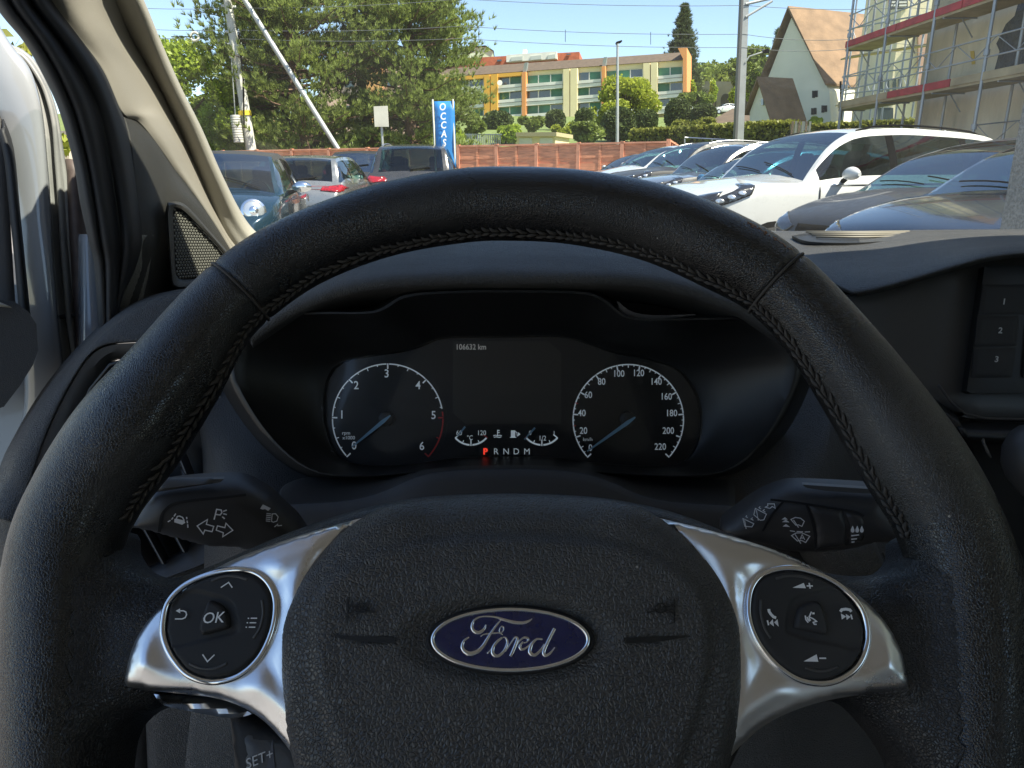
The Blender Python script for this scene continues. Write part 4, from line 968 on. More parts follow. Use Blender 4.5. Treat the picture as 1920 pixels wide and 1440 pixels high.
# woven steel grille: crossing rows of small domes
lo, hi = base.min(0), base.max(0); st_ = .0036
g = MB(); yy = lo[1]; rr_ = 0
cand = []
while yy < hi[1]:
    x = lo[0] + (rr_ % 2) * st_ * .72
    while x < hi[0]: cand.append((x, yy)); x += st_ * 1.45
    yy += st_ * .866; rr_ += 1
cand = np.array(cand); cand = cand[inside(cand, base)]; cand = cand[dist_to(cand, base) > .0012]
for x, y in cand:
    c = sf.at(x, y, .0012); r = .0016
    vs = [c + sf.n * .0014] + [c + (sf.u * math.cos(t) * 1.35 + sf.v * math.sin(t)) * r for t in np.linspace(0, 2 * math.pi, 6, endpoint=False)]
    g.add(vs, [(0, 1 + k, 1 + (k + 1) % 6) for k in range(6)])
o = g.build('speaker_mesh', mat('speaker_mesh_plastic', (.13, .13, .11), .4), grf, 180); o['kind'] = 'stuff'

# black rubber door seal / frame band
s_out = [(-60, -90, .585), (0, 14, .60), (50, 76, .615), (87, 140, .63), (117, 207, .645), (143, 300, .66), (157, 383, .67), (172, 450, .68), (183, 500, .69), (190, 614, .70), (192, 720, .71)]
s_m1 = [(-20, -90, .58), (22, 6, .595), (72, 76, .61), (112, 145, .625), (140, 212, .64), (163, 300, .655), (178, 383, .665), (188, 450, .675), (196, 500, .685), (200, 614, .695), (202, 720, .705)]
s_m2 = [(15, -90, .585), (55, 0, .605), (108, 72, .625), (150, 140, .642), (182, 212, .66), (202, 300, .675), (216, 383, .685), (224, 450, .69), (224, 500, .695), (214, 614, .70), (210, 720, .71)]
s_in = [(42, -90, .60), (93, 0, .625), (143, 67, .645), (190, 133, .67), (223, 208, .695), (242, 280, .705), (254, 367, .71), (263, 445, .715), (250, 505, .72), (222, 570, .725), (205, 640, .73)]
s_in = s_in[:10] + [(205, 720, .73)]
rows = [[(p[0] - 2, p[1], p[2] + .03) for p in s_out], s_out, [((a[0] + b[0]) / 2, (a[1] + b[1]) / 2, (a[2] + b[2]) / 2 - .008) for a, b in zip(s_out, s_m1)], s_m1, [(a[0] * .6 + b[0] * .4, a[1] * .6 + b[1] * .4, a[2] * .6 + b[2] * .4 - .008) for a, b in zip(s_m1, s_m2)], s_m2, [((a[0] + b[0]) / 2, (a[1] + b[1]) / 2, (a[2] + b[2]) / 2 - .012) for a, b in zip(s_m2, s_in)], s_in, [(p[0] + 2, p[1], p[2] + .02) for p in s_in]]
mb = MB(); mb.grid(loft(rows, 5, 6)); mb.build('door_seal', M['rubber'], van, 180, solid=-.002)
# lower body side white strip and black hinge post just outside the seal
rows = [[(148, 440, .80), (150, 520, .80), (152, 600, .80), (150, 720, .80), (140, 900, .80)], [(160, 440, .78), (163, 520, .78), (165, 600, .78), (166, 720, .78), (160, 900, .78)], [(190, 440, .79), (192, 520, .79), (200, 600, .79), (210, 720, .79), (210, 900, .79)]]
mb = MB(); mb.grid(loft(rows, 4, 4)); mb.build('door_jamb', M['vanwhite'], van, 180, solid=-.003)

# windscreen and other glass, roof, bonnet scuttle, passenger side
M['screen'] = glass('windscreen_glass', (.93, .965, .95), .012, dust=.015)
ws = [[(-1, 0), 0]]
def WSP(x, t):      # t 0 at the base .. 1 at the roof
    bow = .10 * (1 - ((x - .38) / .85) ** 2)
    return Vector((x, 1.06 + bow - .62 * t, 1.03 + .02 + .62 * t - .05 * t * t))
mb = MB(); mb.grid([[WSP(x, t) for x in np.linspace(-.40, 1.16, 16)] for t in np.linspace(-.04, .90, 8)]); mb.build('windscreen', M['screen'], van, 180)
M['liner'] = mat('headliner_fabric', (.60, .57, .51), .9)
def roof_pt(x, k):
    a = WSP(x, .85); z1 = 1.69 - .12 * abs((x - .38) / .85) ** 4
    return Vector((x, a.y - k * 2.0, a.z + (z1 - a.z) * math.sin(min(1, k * 3.2) * 1.57)))
mb = MB(); mb.grid([[roof_pt(x, k) for x in np.linspace(-.47, 1.23, 14)] for k in (0, .03, .08, .14, .22, .32, .5, .75, 1)])
mb.build('roof', M['liner'], van, 180, solid=.03)
# passenger side pillar, waist and rear pillars
for a, b, r in (((1.17, 1.08, 1.0), (1.12, .48, 1.60), .03), ((1.22, -.15, .3), (1.14, -.20, 1.60), .05), ((-.47, -.45, .3), (-.42, -.50, 1.60), .05)):
    mb = MB(); mb.tube([a, Vector(a).lerp(Vector(b), .5) + Vector((.02 if a[0] > 0 else -.02, 0, 0)), b], r, 10); mb.build('roof_pillar', M['beige'], van, 180)
mb = MB(); mb.box2((1.17, -1.0, .25), (1.25, 1.15, 1.02)); mb.build('passenger_door', M['paneld'], van, bevel=.02)
mb = MB(); mb.grid([[Vector((1.20 - .05 * t, y, 1.02 + .58 * t)) for y in np.linspace(-.9, 1.0 - .55 * t, 6)] for t in np.linspace(0, 1, 4)]); mb.build('side_window', glass('side_glass', (.80, .86, .83), .03), van, 180)
mb = MB(); mb.box2((-.50, -1.1, .22), (1.22, 1.2, .26)); mb.build('cabin_floor', M['paneld'], van)
mb = MB(); mb.box2((-.46, 1.02, .26), (1.2, 1.06, .98)); mb.build('bulkhead', M['shadow'], van)
# bonnet falling away ahead of the windscreen
M['bonnet'] = M['vanwhite']
mb = MB(); mb.grid([[Vector((x, 1.20 + k * .85, .965 - .06 * k - .22 * k ** 3 - .05 * abs((x - .38) / .8) ** 3)) for x in np.linspace(-.40, 1.16, 12)] for k in np.linspace(0, 1, 10)]); mb.build('bonnet', M['vanwhite'], van, 180, solid=-.02)


mb = MB(); mb.box2((-.50, -1.12, .24), (1.22, -1.06, 1.68)); mb.build('rear_light_blocker', mat('pale_light_blocker', (.66, .64, .60), .6), van)  # unseen panel added to cut light from behind; pale to brighten the chrome
# ---------------- open driver's door
door = thing('driver_door', "white driver's door standing open with black inner panel and armrest", 'van door', Q(60, 1200, .85))
dd = .80
w0 = [(-120, 140, .74), (-60, 130, .745), (0, 150, .75), (30, 190, .755), (52, 250, .76), (62, 330, .765), (72, 420, .77), (80, 480, .775), (88, 560, .78), (96, 700, .79), (70, 800, .80), (20, 870, .81), (0, 980, .82), (-20, 1200, .84)]
w0 = [(-130, 60, .74), (-60, 135, .745), (-20, 190, .75), (0, 237, .755), (13, 287, .76), (20, 325, .765), (25, 367, .77), (29, 420, .775), (34, 500, .78), (44, 600, .79), (52, 760, .80), (20, 850, .81), (-20, 980, .82), (-40, 1200, .84)]
w1 = [(-100, 0, .73), (-40, 60, .735), (12, 120, .74), (40, 160, .745), (60, 205, .75), (72, 270, .755), (78, 340, .76), (80, 420, .765), (90, 500, .77), (100, 620, .78), (110, 760, .79), (90, 880, .80), (60, 1000, .81), (40, 1200, .83)]
w2 = [(-70, -10, .735), (-20, 35, .74), (20, 92, .745), (50, 130, .75), (68, 180, .755), (78, 235, .76), (84, 300, .765), (90, 380, .77), (95, 480, .775), (105, 600, .785), (118, 740, .795), (110, 880, .805), (90, 1000, .815), (80, 1200, .835)]
mb = MB(); mb.grid(loft([[(p[0] - 3, p[1] + 3, p[2] + .03) for p in w0], w0, [((a[0] + b[0]) / 2, (a[1] + b[1]) / 2, (a[2] + b[2]) / 2 - .004) for a, b in zip(w0, w1)], w1, w2, [(p[0] + 2, p[1], p[2] + .02) for p in w2]], 5, 5)); mb.build('door_frame', M['vanwhite'], door, 180, solid=-.002)
x1 = [(-50, -20, .75), (0, 26 + 58, .755), (24, 104, .76), (50, 130, .765), (68, 168, .77), (80, 225, .775), (86, 300, .78), (92, 380, .785), (98, 480, .79), (108, 600, .80), (122, 740, .81), (112, 880, .82), (95, 1000, .83), (80, 1200, .85)]
x2 = [(-40, -30, .75), (10, 84, .755), (40, 104, .76), (62, 130, .765), (84, 170, .77), (100, 230, .775), (106, 300, .78), (112, 380, .785), (118, 480, .79), (128, 600, .80), (140, 700, .81), (140, 880, .82), (130, 1000, .83), (120, 1200, .85)]
x3 = [(-30, -40, .76), (4, 70, .765), (40, 96, .77), (64, 118, .775), (88, 165, .78), (104, 215, .785), (116, 290, .79), (126, 350, .795), (132, 450, .80), (142, 560, .81), (150, 700, .82), (160, 880, .83), (150, 1000, .84), (140, 1200, .86)]
mb = MB(); mb.grid(loft([x1, [(p[0], p[1], p[2] + .012) for p in x2], x2, [((a[0] + b[0]) / 2, (a[1] + b[1]) / 2, a[2] + .006) for a, b in zip(x2, x3)], x3, [(p[0] + 1, p[1], p[2] + .03) for p in x3]], 5, 5)); mb.build('door_edge', M['silverp'], door, 180, solid=-.002)
mb = MB(); mb.grid(loft([[(128, 300, .80), (134, 420, .80), (142, 560, .81), (150, 720, .82), (150, 900, .82)], [(136, 300, .79), (142, 420, .79), (150, 560, .80), (158, 720, .81), (160, 900, .82)], [(148, 310, .80), (156, 420, .80), (164, 560, .81), (170, 720, .82), (170, 900, .82)]], 4, 4)); mb.build('hinge_post', mat('rusty_sealer', (.09, .065, .055), .6, var=(30, .4)), door, 180, solid=-.004)
# dark window frame of the door at the picture edge, and the inner panel with armrest
mb = MB(); mb.grid(loft([[(-160, 200, .72), (-160, 400, .72), (-160, 600, .73)], [(-20, 200, .73), (-10, 400, .735), (0, 600, .74)], [(6, 240, .735), (14, 400, .74), (26, 600, .745)]], 4, 4)); mb.build('window_frame', M['paneld'], door, 180, solid=-.004)
mb = MB(); mb.grid(loft([[(0, 248, .72), (12, 300, .722), (22, 400, .725), (32, 500, .73), (44, 640, .74)], [(4, 240, .716), (20, 300, .718), (30, 400, .72), (40, 500, .725), (54, 640, .735)], [(3, 224, .73), (22, 280, .73), (34, 400, .735), (44, 500, .74), (58, 640, .75)]], 4, 4)); mb.build('window_channel', M['rubber'], door, 180, solid=-.002)
# armrest / pocket
mb = MB(); ap = [Q(x, y, .645) for x, y in ((-170, 574), (-20, 573), (22, 577), (43, 592), (56, 612), (59, 655), (50, 680), (28, 715), (0, 752), (-170, 800))]; mb.prism(ap, CF * .10 - CR * .078 + CU * .002); mb.build('armrest', mat('armrest_plastic', (.012, .0115, .011), .6, bump=('leather', 700, .0005, .4), spec=.3), door, 30, bevel=.006)
mb = MB(); mb.tube([Q(-60, 571, .632), Q(0, 571, .637), Q(22, 577, .642)], [.006, .005, .001], 10, flat=(CU, .4)); mb.build('armrest_pad', M['beigefab'], door, 180)
# outer skin of the door beyond
mb = MB(); mb.grid(loft([[(-300, 500, .80), (-100, 520, .82), (60, 640, .83), (150, 800, .84), (180, 1200, .86)], [(-300, 1300, .80), (-100, 1300, .82), (60, 1300, .84), (120, 1300, .85), (180, 1300, .86)]], 4, 4)); mb.build('door_skin', mat('grey_shaded_paint', (.30, .31, .31), .3, coat=.4), door, 180, solid=-.004)
# ================================================================== cars
def car_paint(name, col, metal=.35, rough=.25, coat=1.0):
    return mat(name, col, rough, metal, coat=coat, coat_rough=.03, var=(3, .06), roughvar=(14, .06))
M['cglass'] = glass('car_glass', (.26, .40, .38), .04, rmax=.30)
M['seat'] = mat('dark_seat_cloth', (.045, .045, .048), .9)
M['cdash'] = mat('car_dash_plastic', (.03, .03, .032), .6)
M['tyre'] = mat('tyre_rubber', (.015, .015, .015), .8)
M['alloy'] = mat('alloy_rim', (.5, .5, .52), .3, .9)
M['lamp'] = mat('headlamp', (.55, .58, .60), .12, .7, coat=1)
M['lampdark'] = mat('headlamp_housing', (.015, .015, .017), .15, coat=1)
M['tail'] = mat('tail_lamp', (.26, .006, .008), .15, coat=1, var=(30, .5))
M['trimblk'] = mat('black_car_trim', (.010, .010, .010), 1.0, spec=.0)
M['plate'] = mat('number_plate', (.75, .75, .72), .4)

def car(name, label, kind, pos, head, paint, L=4.5, W=1.84, H=1.6, group=None, roofmat=None, extras=()):
    """pos: centre on the ground; head: direction of the nose in degrees (0 = +x, 90 = +y)"""
    K = {'suv':   dict(xc=.28, xr=.425, xe=.86, xt=.955, hood=.70, nose=.56, belt=.635, tail=.60, wr=.70),
         'sedan': dict(xc=.27, xr=.45, xe=.74, xt=.90, hood=.69, nose=.52, belt=.66, tail=.70, wr=.64),
         'hatch': dict(xc=.22, xr=.42, xe=.80, xt=.95, hood=.71, nose=.54, belt=.655, tail=.58, wr=.68),
         'mini':  dict(xc=.25, xr=.40, xe=.74, xt=.93, hood=.70, nose=.50, belt=.63, tail=.60, wr=.72)}[kind]
    xc, xr, xe, xt = [K[k] * L for k in ('xc', 'xr', 'xe', 'xt')]
    hz, nz, bz, tz = [K[k] * H for k in ('hood', 'nose', 'belt', 'tail')]
    hw = W / 2
    def interp(x, pts): return float(np.interp(x, [p[0] for p in pts], [p[1] for p in pts]))
    def sm(pts, n=8):
        c = cr(pts, n); c.sort(key=lambda p: p[0]); return [(float(a), float(b)) for a, b in c]
    wl_ = sm([(0, .60), (.015 * L, .74), (.05 * L, .87), (.12 * L, .955), (.25 * L, .995), (.5 * L, 1), (.8 * L, .99), (.92 * L, .95), (.975 * L, .88), (L, .78)])
    top = sm([(0, nz * .82), (.012 * L, nz * .96), (.04 * L, nz * 1.06), (.12 * L, nz + (hz - nz) * .62), (xc, hz)]) + \
          sm([(xc + .001, hz), (xc + (xr - xc) * .5, hz + (H - hz) * .60), (xr, H * .965), (xr + .35, H * .995), ((xr + xe) / 2, H), (xe, H * .955), (xe + (xt - xe) * .5, (H * .955 + tz) / 2 + .05), (xt, tz + .04), (.985 * L, tz * .96), (L, tz * .80)])[1:]
    xs = sorted(set([0, .006 * L, .015 * L, .03 * L] + list(np.linspace(.05 * L, xc, 9)) + list(np.linspace(xc, xr, 11)) + list(np.linspace(xr, xe, 20)) + list(np.linspace(xe, xt, 8)) + list(np.linspace(xt, .985 * L, 3)) + [.994 * L, L]))
    NS, NT = 8, 15
    secs = []
    for x in xs:
        w = hw * interp(x, wl_); zt = interp(x, top)
        bb = min(bz + .04 * (x / L), zt - .05)
        cab = 0.0
        if xc < x < xr: cab = (x - xc) / (xr - xc)
        elif xr <= x <= xe: cab = 1.0
        elif xe < x < xt: cab = 1 - (x - xe) / (xt - xe)
        cab_s = cab ** .8
        wb = w * .955
        rail_y = wb * .93 * (1 - cab_s) + hw * K['wr'] * cab_s
        crown = .035 + .05 * (1 - cab)
        rail_z = max(bb + .015, zt - crown)
        zlow = .19 if .04 * L < x < .96 * L else .27
        pts = [(w * .90, zlow), (w * .97, zlow + .10), (w * 1.0, (zlow + bb) * .5), (w * .992, bb - .13), (w * .985, bb - .06), (wb, bb)]
        for k in range(1, NS + 1):
            t = k / NS
            pts.append((wb * .985 + (rail_y - wb * .985) * t + .02 * math.sin(t * math.pi) * cab, bb + .008 + (rail_z - bb - .008) * t))
        for k in range(1, NT + 1):
            t = k / NT
            pts.append((rail_y * (1 - t), rail_z + (zt - rail_z) * (1 - (1 - t) ** 2.2)))
        secs.append(pts)
    n = len(secs[0]); full = []
    for x, s in zip(xs, secs):
        full.append([Vector((x, y, z)) for y, z in s] + [Vector((x, -y, z)) for y, z in s[-2::-1]])
    nf = len(full[0])
    ha = R(head); fwd = Vector((math.cos(ha), math.sin(ha), 0)); lat = Vector((-math.sin(ha), math.cos(ha), 0))
    base = Vector((pos[0], pos[1], pos[2] if len(pos) > 2 else 0))
    T = lambda p: base + fwd * (L / 2 - p[0]) + lat * p[1] + Vector((0, 0, p[2]))
    root = thing(name, label, 'car', base, group)
    fb, fw, fsd, frr, fpil = [], [], [], [], []
    b0, s0 = 5, 5
    b1 = .53 * L; c1_ = .76 * L
    for i in range(len(xs) - 1):
        xm = (xs[i] + xs[i + 1]) / 2
        for j in range(nf - 1):
            jj = j if j < n - 1 else nf - 2 - j     # mirrored index
            f = (i * nf + j, i * nf + j + 1, (i + 1) * nf + j + 1, (i + 1) * nf + j)
            kind_ = 0
            if s0 < jj <= s0 + NS - 2:
                if jj >= s0 + 1 and xc + .12 < xm < xt - .05: kind_ = 4 if (abs(xm - b1) < .06 or (abs(xm - c1_) < .05 and kind != 'mini')) else 2
            elif jj >= s0 + NS + 1:
                if xc < xm < xr: kind_ = 1
                elif jj >= s0 + NS + 2 and xe + .06 < xm < xt - .04: kind_ = 3
            (fb, fw, fsd, frr, fpil)[kind_].append(f)
    vs = [p for s in full for p in s]
    fb.append(tuple(range(nf - 1, -1, -1))); fb.append(tuple((len(xs) - 1) * nf + k for k in range(nf)))
    bvh = BVHTree.FromPolygons(vs, fb + fw + fsd + frr + fpil)
    wv = [T(p) for p in vs]
    def sub(fs):
        m = MB(); used = sorted(set(k for f in fs for k in f)); ix = {k: a for a, k in enumerate(used)}
        m.add([wv[k] for k in used], [tuple(ix[k] for k in f) for f in fs]); return m
    if roofmat is not None:
        rf = [f for f in fb if len(f) == 4 and xr - .02 < vs[f[0]].x < xt and vs[f[0]].z > bz + .1]
        fb = [f for f in fb if f not in set(rf)]
        sub(rf).build('roof', roofmat, root, 40)
    sub(fb).build('body', paint, root, 35)
    for sgn in (1, -1):
        for lo, hi in ((0, b1 + .2), (b1 + .2, L)):
            g = [f for f in fpil if vs[f[0]].y * sgn > 0 and lo < vs[f[0]].x < hi]
            if g: sub(g).build('window_pillar', M['trimblk'], root, 60)
    sub(fw).build('windscreen', M['cglass'], root, 60)
    for sgn in (1, -1):
        fs = [f for f in fsd if vs[f[0]].y * sgn > 0]
        for lo, hi in ((0, b1), (b1, c1_), (c1_, L)):
            g = [f for f in fs if lo < (vs[f[0]].x + vs[f[2]].x) / 2 < hi]
            if g: sub(g).build('side_window', M['cglass'], root, 60)
    if frr: sub(frr).build('rear_window', M['cglass'], root, 60)
    # what shows through the glass: cabin tub, dashboard and seats
    m = MB(); m.prism([T(Vector(q)) for q in ((xc + .02, -hw * .80, bz - .22), (xc + .02, hw * .80, bz - .22), (xt - .08, hw * .80, bz - .22), (xt - .08, -hw * .80, bz - .22))], Vector((0, 0, .04))); m.build('cabin_tub', M['cdash'], root)
    m = MB(); m.grid([[T(Vector((xc + dx, y * hw * .80, bz + dz))) for y in np.linspace(-1, 1, 5)] for dx, dz in ((.06, -.03), (.30, .0), (.48, -.02), (.52, -.20))]); m.build('dashboard', M['cdash'], root, 60, solid=.02)
    for sx in ((.47, .66) if kind != 'mini' else (.55,)):
        for sg in (1, -1):
            c = Vector((sx * L, sg * hw * .42, bz - .10)); m = MB(); rows = []
            for z_, w_, th_ in ((-.1, .23, .08), (.05, .24, .09), (.2, .21, .08), (.27, .12, .05), (.30, .11, .05), (.42, .12, .06), (.46, .08, .03)):
                z_ *= min(1, (H - bz + .05) / .55) if z_ > 0 else 1
                rows.append([T(c + Vector((th_ * math.cos(q) + z_ * .25, w_ * math.sin(q), z_))) for q in np.linspace(0, 6.2832, 12, endpoint=False)])
            m.grid(rows, closed=True); m.add(rows[-1], [tuple(range(12))]); m.build('seat', M['seat'], root, 60)
    m = MB(); c = Vector((xc + .62, hw * .42, bz + .02)); m.tube([T(c + Vector((.05 * math.sin(q), .18 * math.cos(q), .17 * math.sin(q)))) for q in np.linspace(0, 6.2832, 20)], .014, 6, caps=False); m.build('steering_wheel_rim', M['cdash'], root, 180)
    def decal(nm, poly, d, m_, off=.006, res=.02, parent=root, both=False):
        for sgn in ((1, -1) if both else (1,)):
            B = resample(poly, res); g = np.mgrid[B[:, 0].min():B[:, 0].max():res, B[:, 1].min():B[:, 1].max():res].reshape(2, -1).T
            g = g[inside(g, B)]; g = g[dist_to(g, B) > res * .4] if len(g) else g
            V = np.vstack([B, g]); r = delaunay_2d_cdt([Vector(p) for p in V], [], [list(range(len(B)))], 1, 1e-7)
            out = []; ok = True
            for a, b in r[0]:
                if d == 'side': o, dr = Vector((a, 3 * sgn, b)), Vector((0, -sgn, 0))
                elif d == 'front': o, dr = Vector((-2, a * sgn, b)), Vector((1, 0, 0))
                elif d == 'rear': o, dr = Vector((L + 2, a * sgn, b)), Vector((-1, 0, 0))
                elif d == 'top': o, dr = Vector((a, b * sgn, 4)), Vector((0, 0, -1))
                elif d == 'corner': o, dr = Vector((-2 * .7 + a * .0, 0, 0)), Vector((1, 0, 0))
                h = bvh.ray_cast(o, dr)
                out.append((h[0] - dr * off + h[1] * off * (1 if h[1].dot(dr) < 0 else -1)) if h[0] else None)
            m = MB(); ix = {}; V2 = []; fs = []
            for f in r[2]:
                if any(out[k] is None for k in f): continue
                for k in f:
                    if k not in ix: ix[k] = len(V2); V2.append(T(out[k]))
                fs.append(tuple(ix[k] for k in f))
            if not fs: continue
            m.add(V2, fs); m.build(nm, m_, parent, 50, solid=-.004)
    rt = lambda a, b, c, d_, k=.0: [(a, b), (c, b), (c, d_), (a, d_)]
    # wheels
    rr = .33 if H > 1.5 else .31
    for wx in (.19 * L, .80 * L):
        for sg in (1, -1):
            c = Vector((wx, sg * (hw - .12), rr)); o_ = Vector((0, sg * .22 / 2 + sg * .015, 0))
            m = MB(); m.tube([T(c - o_ * 1.0), T(c - o_ * .9), T(c + o_ * .9), T(c + o_)], [rr - .03, rr, rr, rr - .03], 28)
            wh = m.build('wheel', M['tyre'], root, 40)
            m = MB()
            m.tube([T(c + o_ * .95), T(c + o_ * 1.06)], [rr * .68, rr * .66], 24)
            m.build('rim', M['alloy'], wh, 40)
            m = MB(); m.tube([T(c - o_ * .9), T(c + o_ * .86)], [rr + .06] * 2, 28); m.build('wheel_arch', M['trimblk'], root, 40)
    # mirrors
    for sg in ((1,) if 'onemirror' in extras else (1, -1)):
        m = MB(); a = Vector((xc + .42, sg * (hw * .93), bz + .03)); c = Vector((xc + .36, sg * (hw + .13), bz + .10))
        m.tube([T(a), T(c - Vector((0, sg * .06, .03)))], [.028, .022], 8)
        m2 = MB(); rows = []
        for k in range(9):
            t = k / 8; rad = math.sin(math.pi * (.04 + .92 * t)) ** .55
            ctr = c + Vector((0, sg * (t - .5) * .23, .01 * math.sin(t * 3)))
            rows.append([T(ctr + Vector((.062 * rad * math.cos(q) - .01, 0, .068 * rad * math.sin(q)))) for q in np.linspace(0, 2 * math.pi, 16, endpoint=False)])
        m2.grid(rows, closed=True); m2.add(rows[0], [tuple(range(15, -1, -1))]); m2.add(rows[-1], [tuple(range(16))])
        mo = m2.build('mirror', M['chrome'] if 'chromemirror' in extras else paint, root, 60); m.build('mirror_foot', M['trimblk'], mo, 60)
    # lamps, plate, grille, seams
    if kind == 'mini':
        for sg in (1, -1):
            ctr = Vector((.16, sg * hw * .66, hz * .76)); h = bvh.ray_cast(Vector((-2, ctr.y, ctr.z)), Vector((1, 0, 0)))[0]
            dr = Vector((-1, sg * .28, .25)).normalized()
            for rad, zz, mm, nm in ((.135, 0, M['chrome'], 'headlamp'), (.112, .02, M['lamp'], 'lens')):
                m = MB(); m.tube([T(h + dr * (zz - .06)), T(h + dr * (zz + .02)), T(h + dr * (zz + .035))], [rad, rad, rad * .8], 28)
                o_ = m.build(nm, mm, root if nm == 'headlamp' else o_, 60)
            m = MB(); m.tube([T(h + dr * .05), T(h + dr * .065)], [.055, .04], 20); m.build('bulb_reflector', M['chrome'], o_.parent, 60)
            h2 = h + Vector((-.03, sg * -.02, -.24)); m = MB(); m.tube([T(h2 - dr * .04), T(h2 + dr * .02), T(h2 + dr * .03)], [.075, .075, .05], 20); m.build('fog_lamp', M['lamp'], root, 60)
    else:
        hl = [(.03 * L, nz * .93), (.06 * L, nz * 1.02), (.125 * L, nz * 1.14), (.14 * L, nz * 1.14), (.125 * L, nz * 1.03), (.08 * L, nz * .95), (.04 * L, nz * .89)]
        decal('headlamp', hl, 'side', M['lampdark'], both=True, res=.02)
        hf = [(hw * .42, nz * .93), (hw * .66, nz * 1.02), (hw * .84, nz * 1.06), (hw * .86, nz * .98), (hw * .72, nz * .90), (hw * .50, nz * .86)]
        decal('headlamp', hf, 'front', M['lampdark'], both=True, res=.02)
        for k in range(3):
            e = [(.055 * L + k * .024 * L + .009 * L * math.cos(t), nz * (.965 + .04 * k) + .022 * math.sin(t)) for t in np.linspace(0, 2 * math.pi, 12, endpoint=False)]
            decal('lamp_lens', e, 'side', M['lamp'], off=.012, both=True, res=.012)
        decal('grille', [(-hw * .36, nz * .95), (hw * .36, nz * .95), (hw * .30, nz * .66), (-hw * .30, nz * .66)], 'front', M['trimblk'], res=.04)
    decal('lower_grille', [(-hw * .55, nz * .55), (hw * .55, nz * .55), (hw * .48, nz * .36), (-hw * .48, nz * .36)], 'front', M['trimblk'], res=.05)
    decal('number_plate', rt(-.26, nz * .52, .26, nz * .52 + .11), 'front', M['plate'], off=.014, res=.05)
    tl = bz * .93
    decal('tail_lamp', [(hw * .50, tl - .05), (hw * .86, tl - .08), (hw * .96, tl + .0), (hw * .88, tl + .05), (hw * .52, tl + .01)], 'rear', M['tail'], both=True, res=.03)
    decal('tail_lamp', [(.95 * L, tl - .06), (.985 * L, tl - .07), (.985 * L, tl + .03), (.94 * L, tl + .02)], 'side', M['tail'], both=True, res=.03)
    decal('number_plate', rt(-.26, tl - .22, .26, tl - .10), 'rear', M['shadow'] if 'noplate' in extras else M['plate'], off=.012, res=.05)
    decal('rear_bumper', rt(-hw * .7, .30, hw * .7, .44), 'rear', M['trimblk'], off=.012, res=.06)
    if 'rear' in extras:
        decal('tailgate_seam', rt(-hw * .78, tl - .32, hw * .78, tl - .308), 'rear', M['shadow'], off=.004, res=.04)
        m = MB(); q = [bvh.ray_cast(Vector((L + 2, y_, z_)), Vector((-1, 0, 0)))[0] for y_, z_ in ((.02, bz * 1.08), (-.16, bz * 1.10), (-.36, bz * 1.12))]
        m.tube([T(p + Vector((.025, 0, .0))) for p in q if p], .012, 6); m.build('rear_wiper', M['trimblk'], root, 60)
    for xk in (xc + .10, b1):
        decal('door_seam', [(xk, .32), (xk + .012, .32), (xk + .012, bz - .01), (xk, bz - .01)], 'side', M['shadow'], off=.003, res=.05, both=True)
    decal('door_handle', [(b1 - .24, bz - .13), (b1 - .06, bz - .12), (b1 - .06, bz - .09), (b1 - .24, bz - .10)], 'side', paint, off=.022, res=.03, both=True)
    decal('sill_trim', [(.1 * L, .20), (.9 * L, .20), (.9 * L, .30), (.1 * L, .30)], 'side', M['trimblk'], off=.006, res=.08, both=True)
    # cowl and wiper
    m = MB()
    for y0, y1 in ((.62, -.05), (.02, -.62)):
        q = []
        for t in np.linspace(0, 1, 6):
            h = bvh.ray_cast(Vector((xc + .015 + .10 * t, hw * (y0 * (1 - t) + y1 * t), 4)), Vector((0, 0, -1)))[0]
            if h: q.append(T(h + Vector((-.01, 0, .018))))
        if len(q) < 2: continue
        m = MB(); m.tube(q, .006, 6); m.build('wiper', M['trimblk'], root, 60)
    # roof rails
    if 'rails' in extras:
        for sg in (1, -1):
            q = []
            for t in np.linspace(0, 1, 10):
                x = xr + .1 + (xe - xr - .15) * t
                h = bvh.ray_cast(Vector((x, sg * hw * K['wr'] * .93, 4)), Vector((0, 0, -1)))[0]
                if h: q.append(T(h + Vector((0, 0, .03 * math.sin(math.pi * min(1, max(0, t))) ** .3))))
            m = MB(); m.tube(q, .011, 8, flat=None); m.build('roof_rail', M['alloy'] if 'silverrails' in extras else M['trimblk'], root, 60)
    if 'fin' in extras:
        m = MB(); h = bvh.ray_cast(Vector((xe - .1, 0, 4)), Vector((0, 0, -1)))[0]; m.prism([T(h + Vector((0, 0, -.01))), T(h + Vector((.16, 0, -.02))), T(h + Vector((.13, 0, .07)))], lat * .02); m.build('antenna', paint, root)
    # chrome line along the belt
    if 'beltline' in extras:
        for sg in (1, -1):
            q = []
            for x in np.linspace(xc + .25, xt - .1, 16):
                h = bvh.ray_cast(Vector((x, sg * 3, bz + .04 * (x / L) - .02)), Vector((0, -sg, 0)))[0]
                if h: q.append(T(h + Vector((0, sg * .006, 0))))
            m = MB(); m.tube(q, .008, 6); m.build('belt_strip', M['chrome'], root, 60)
    # steering wheel, seats and mirror faintly seen inside belong to the interior: dark glass hides them
    return root

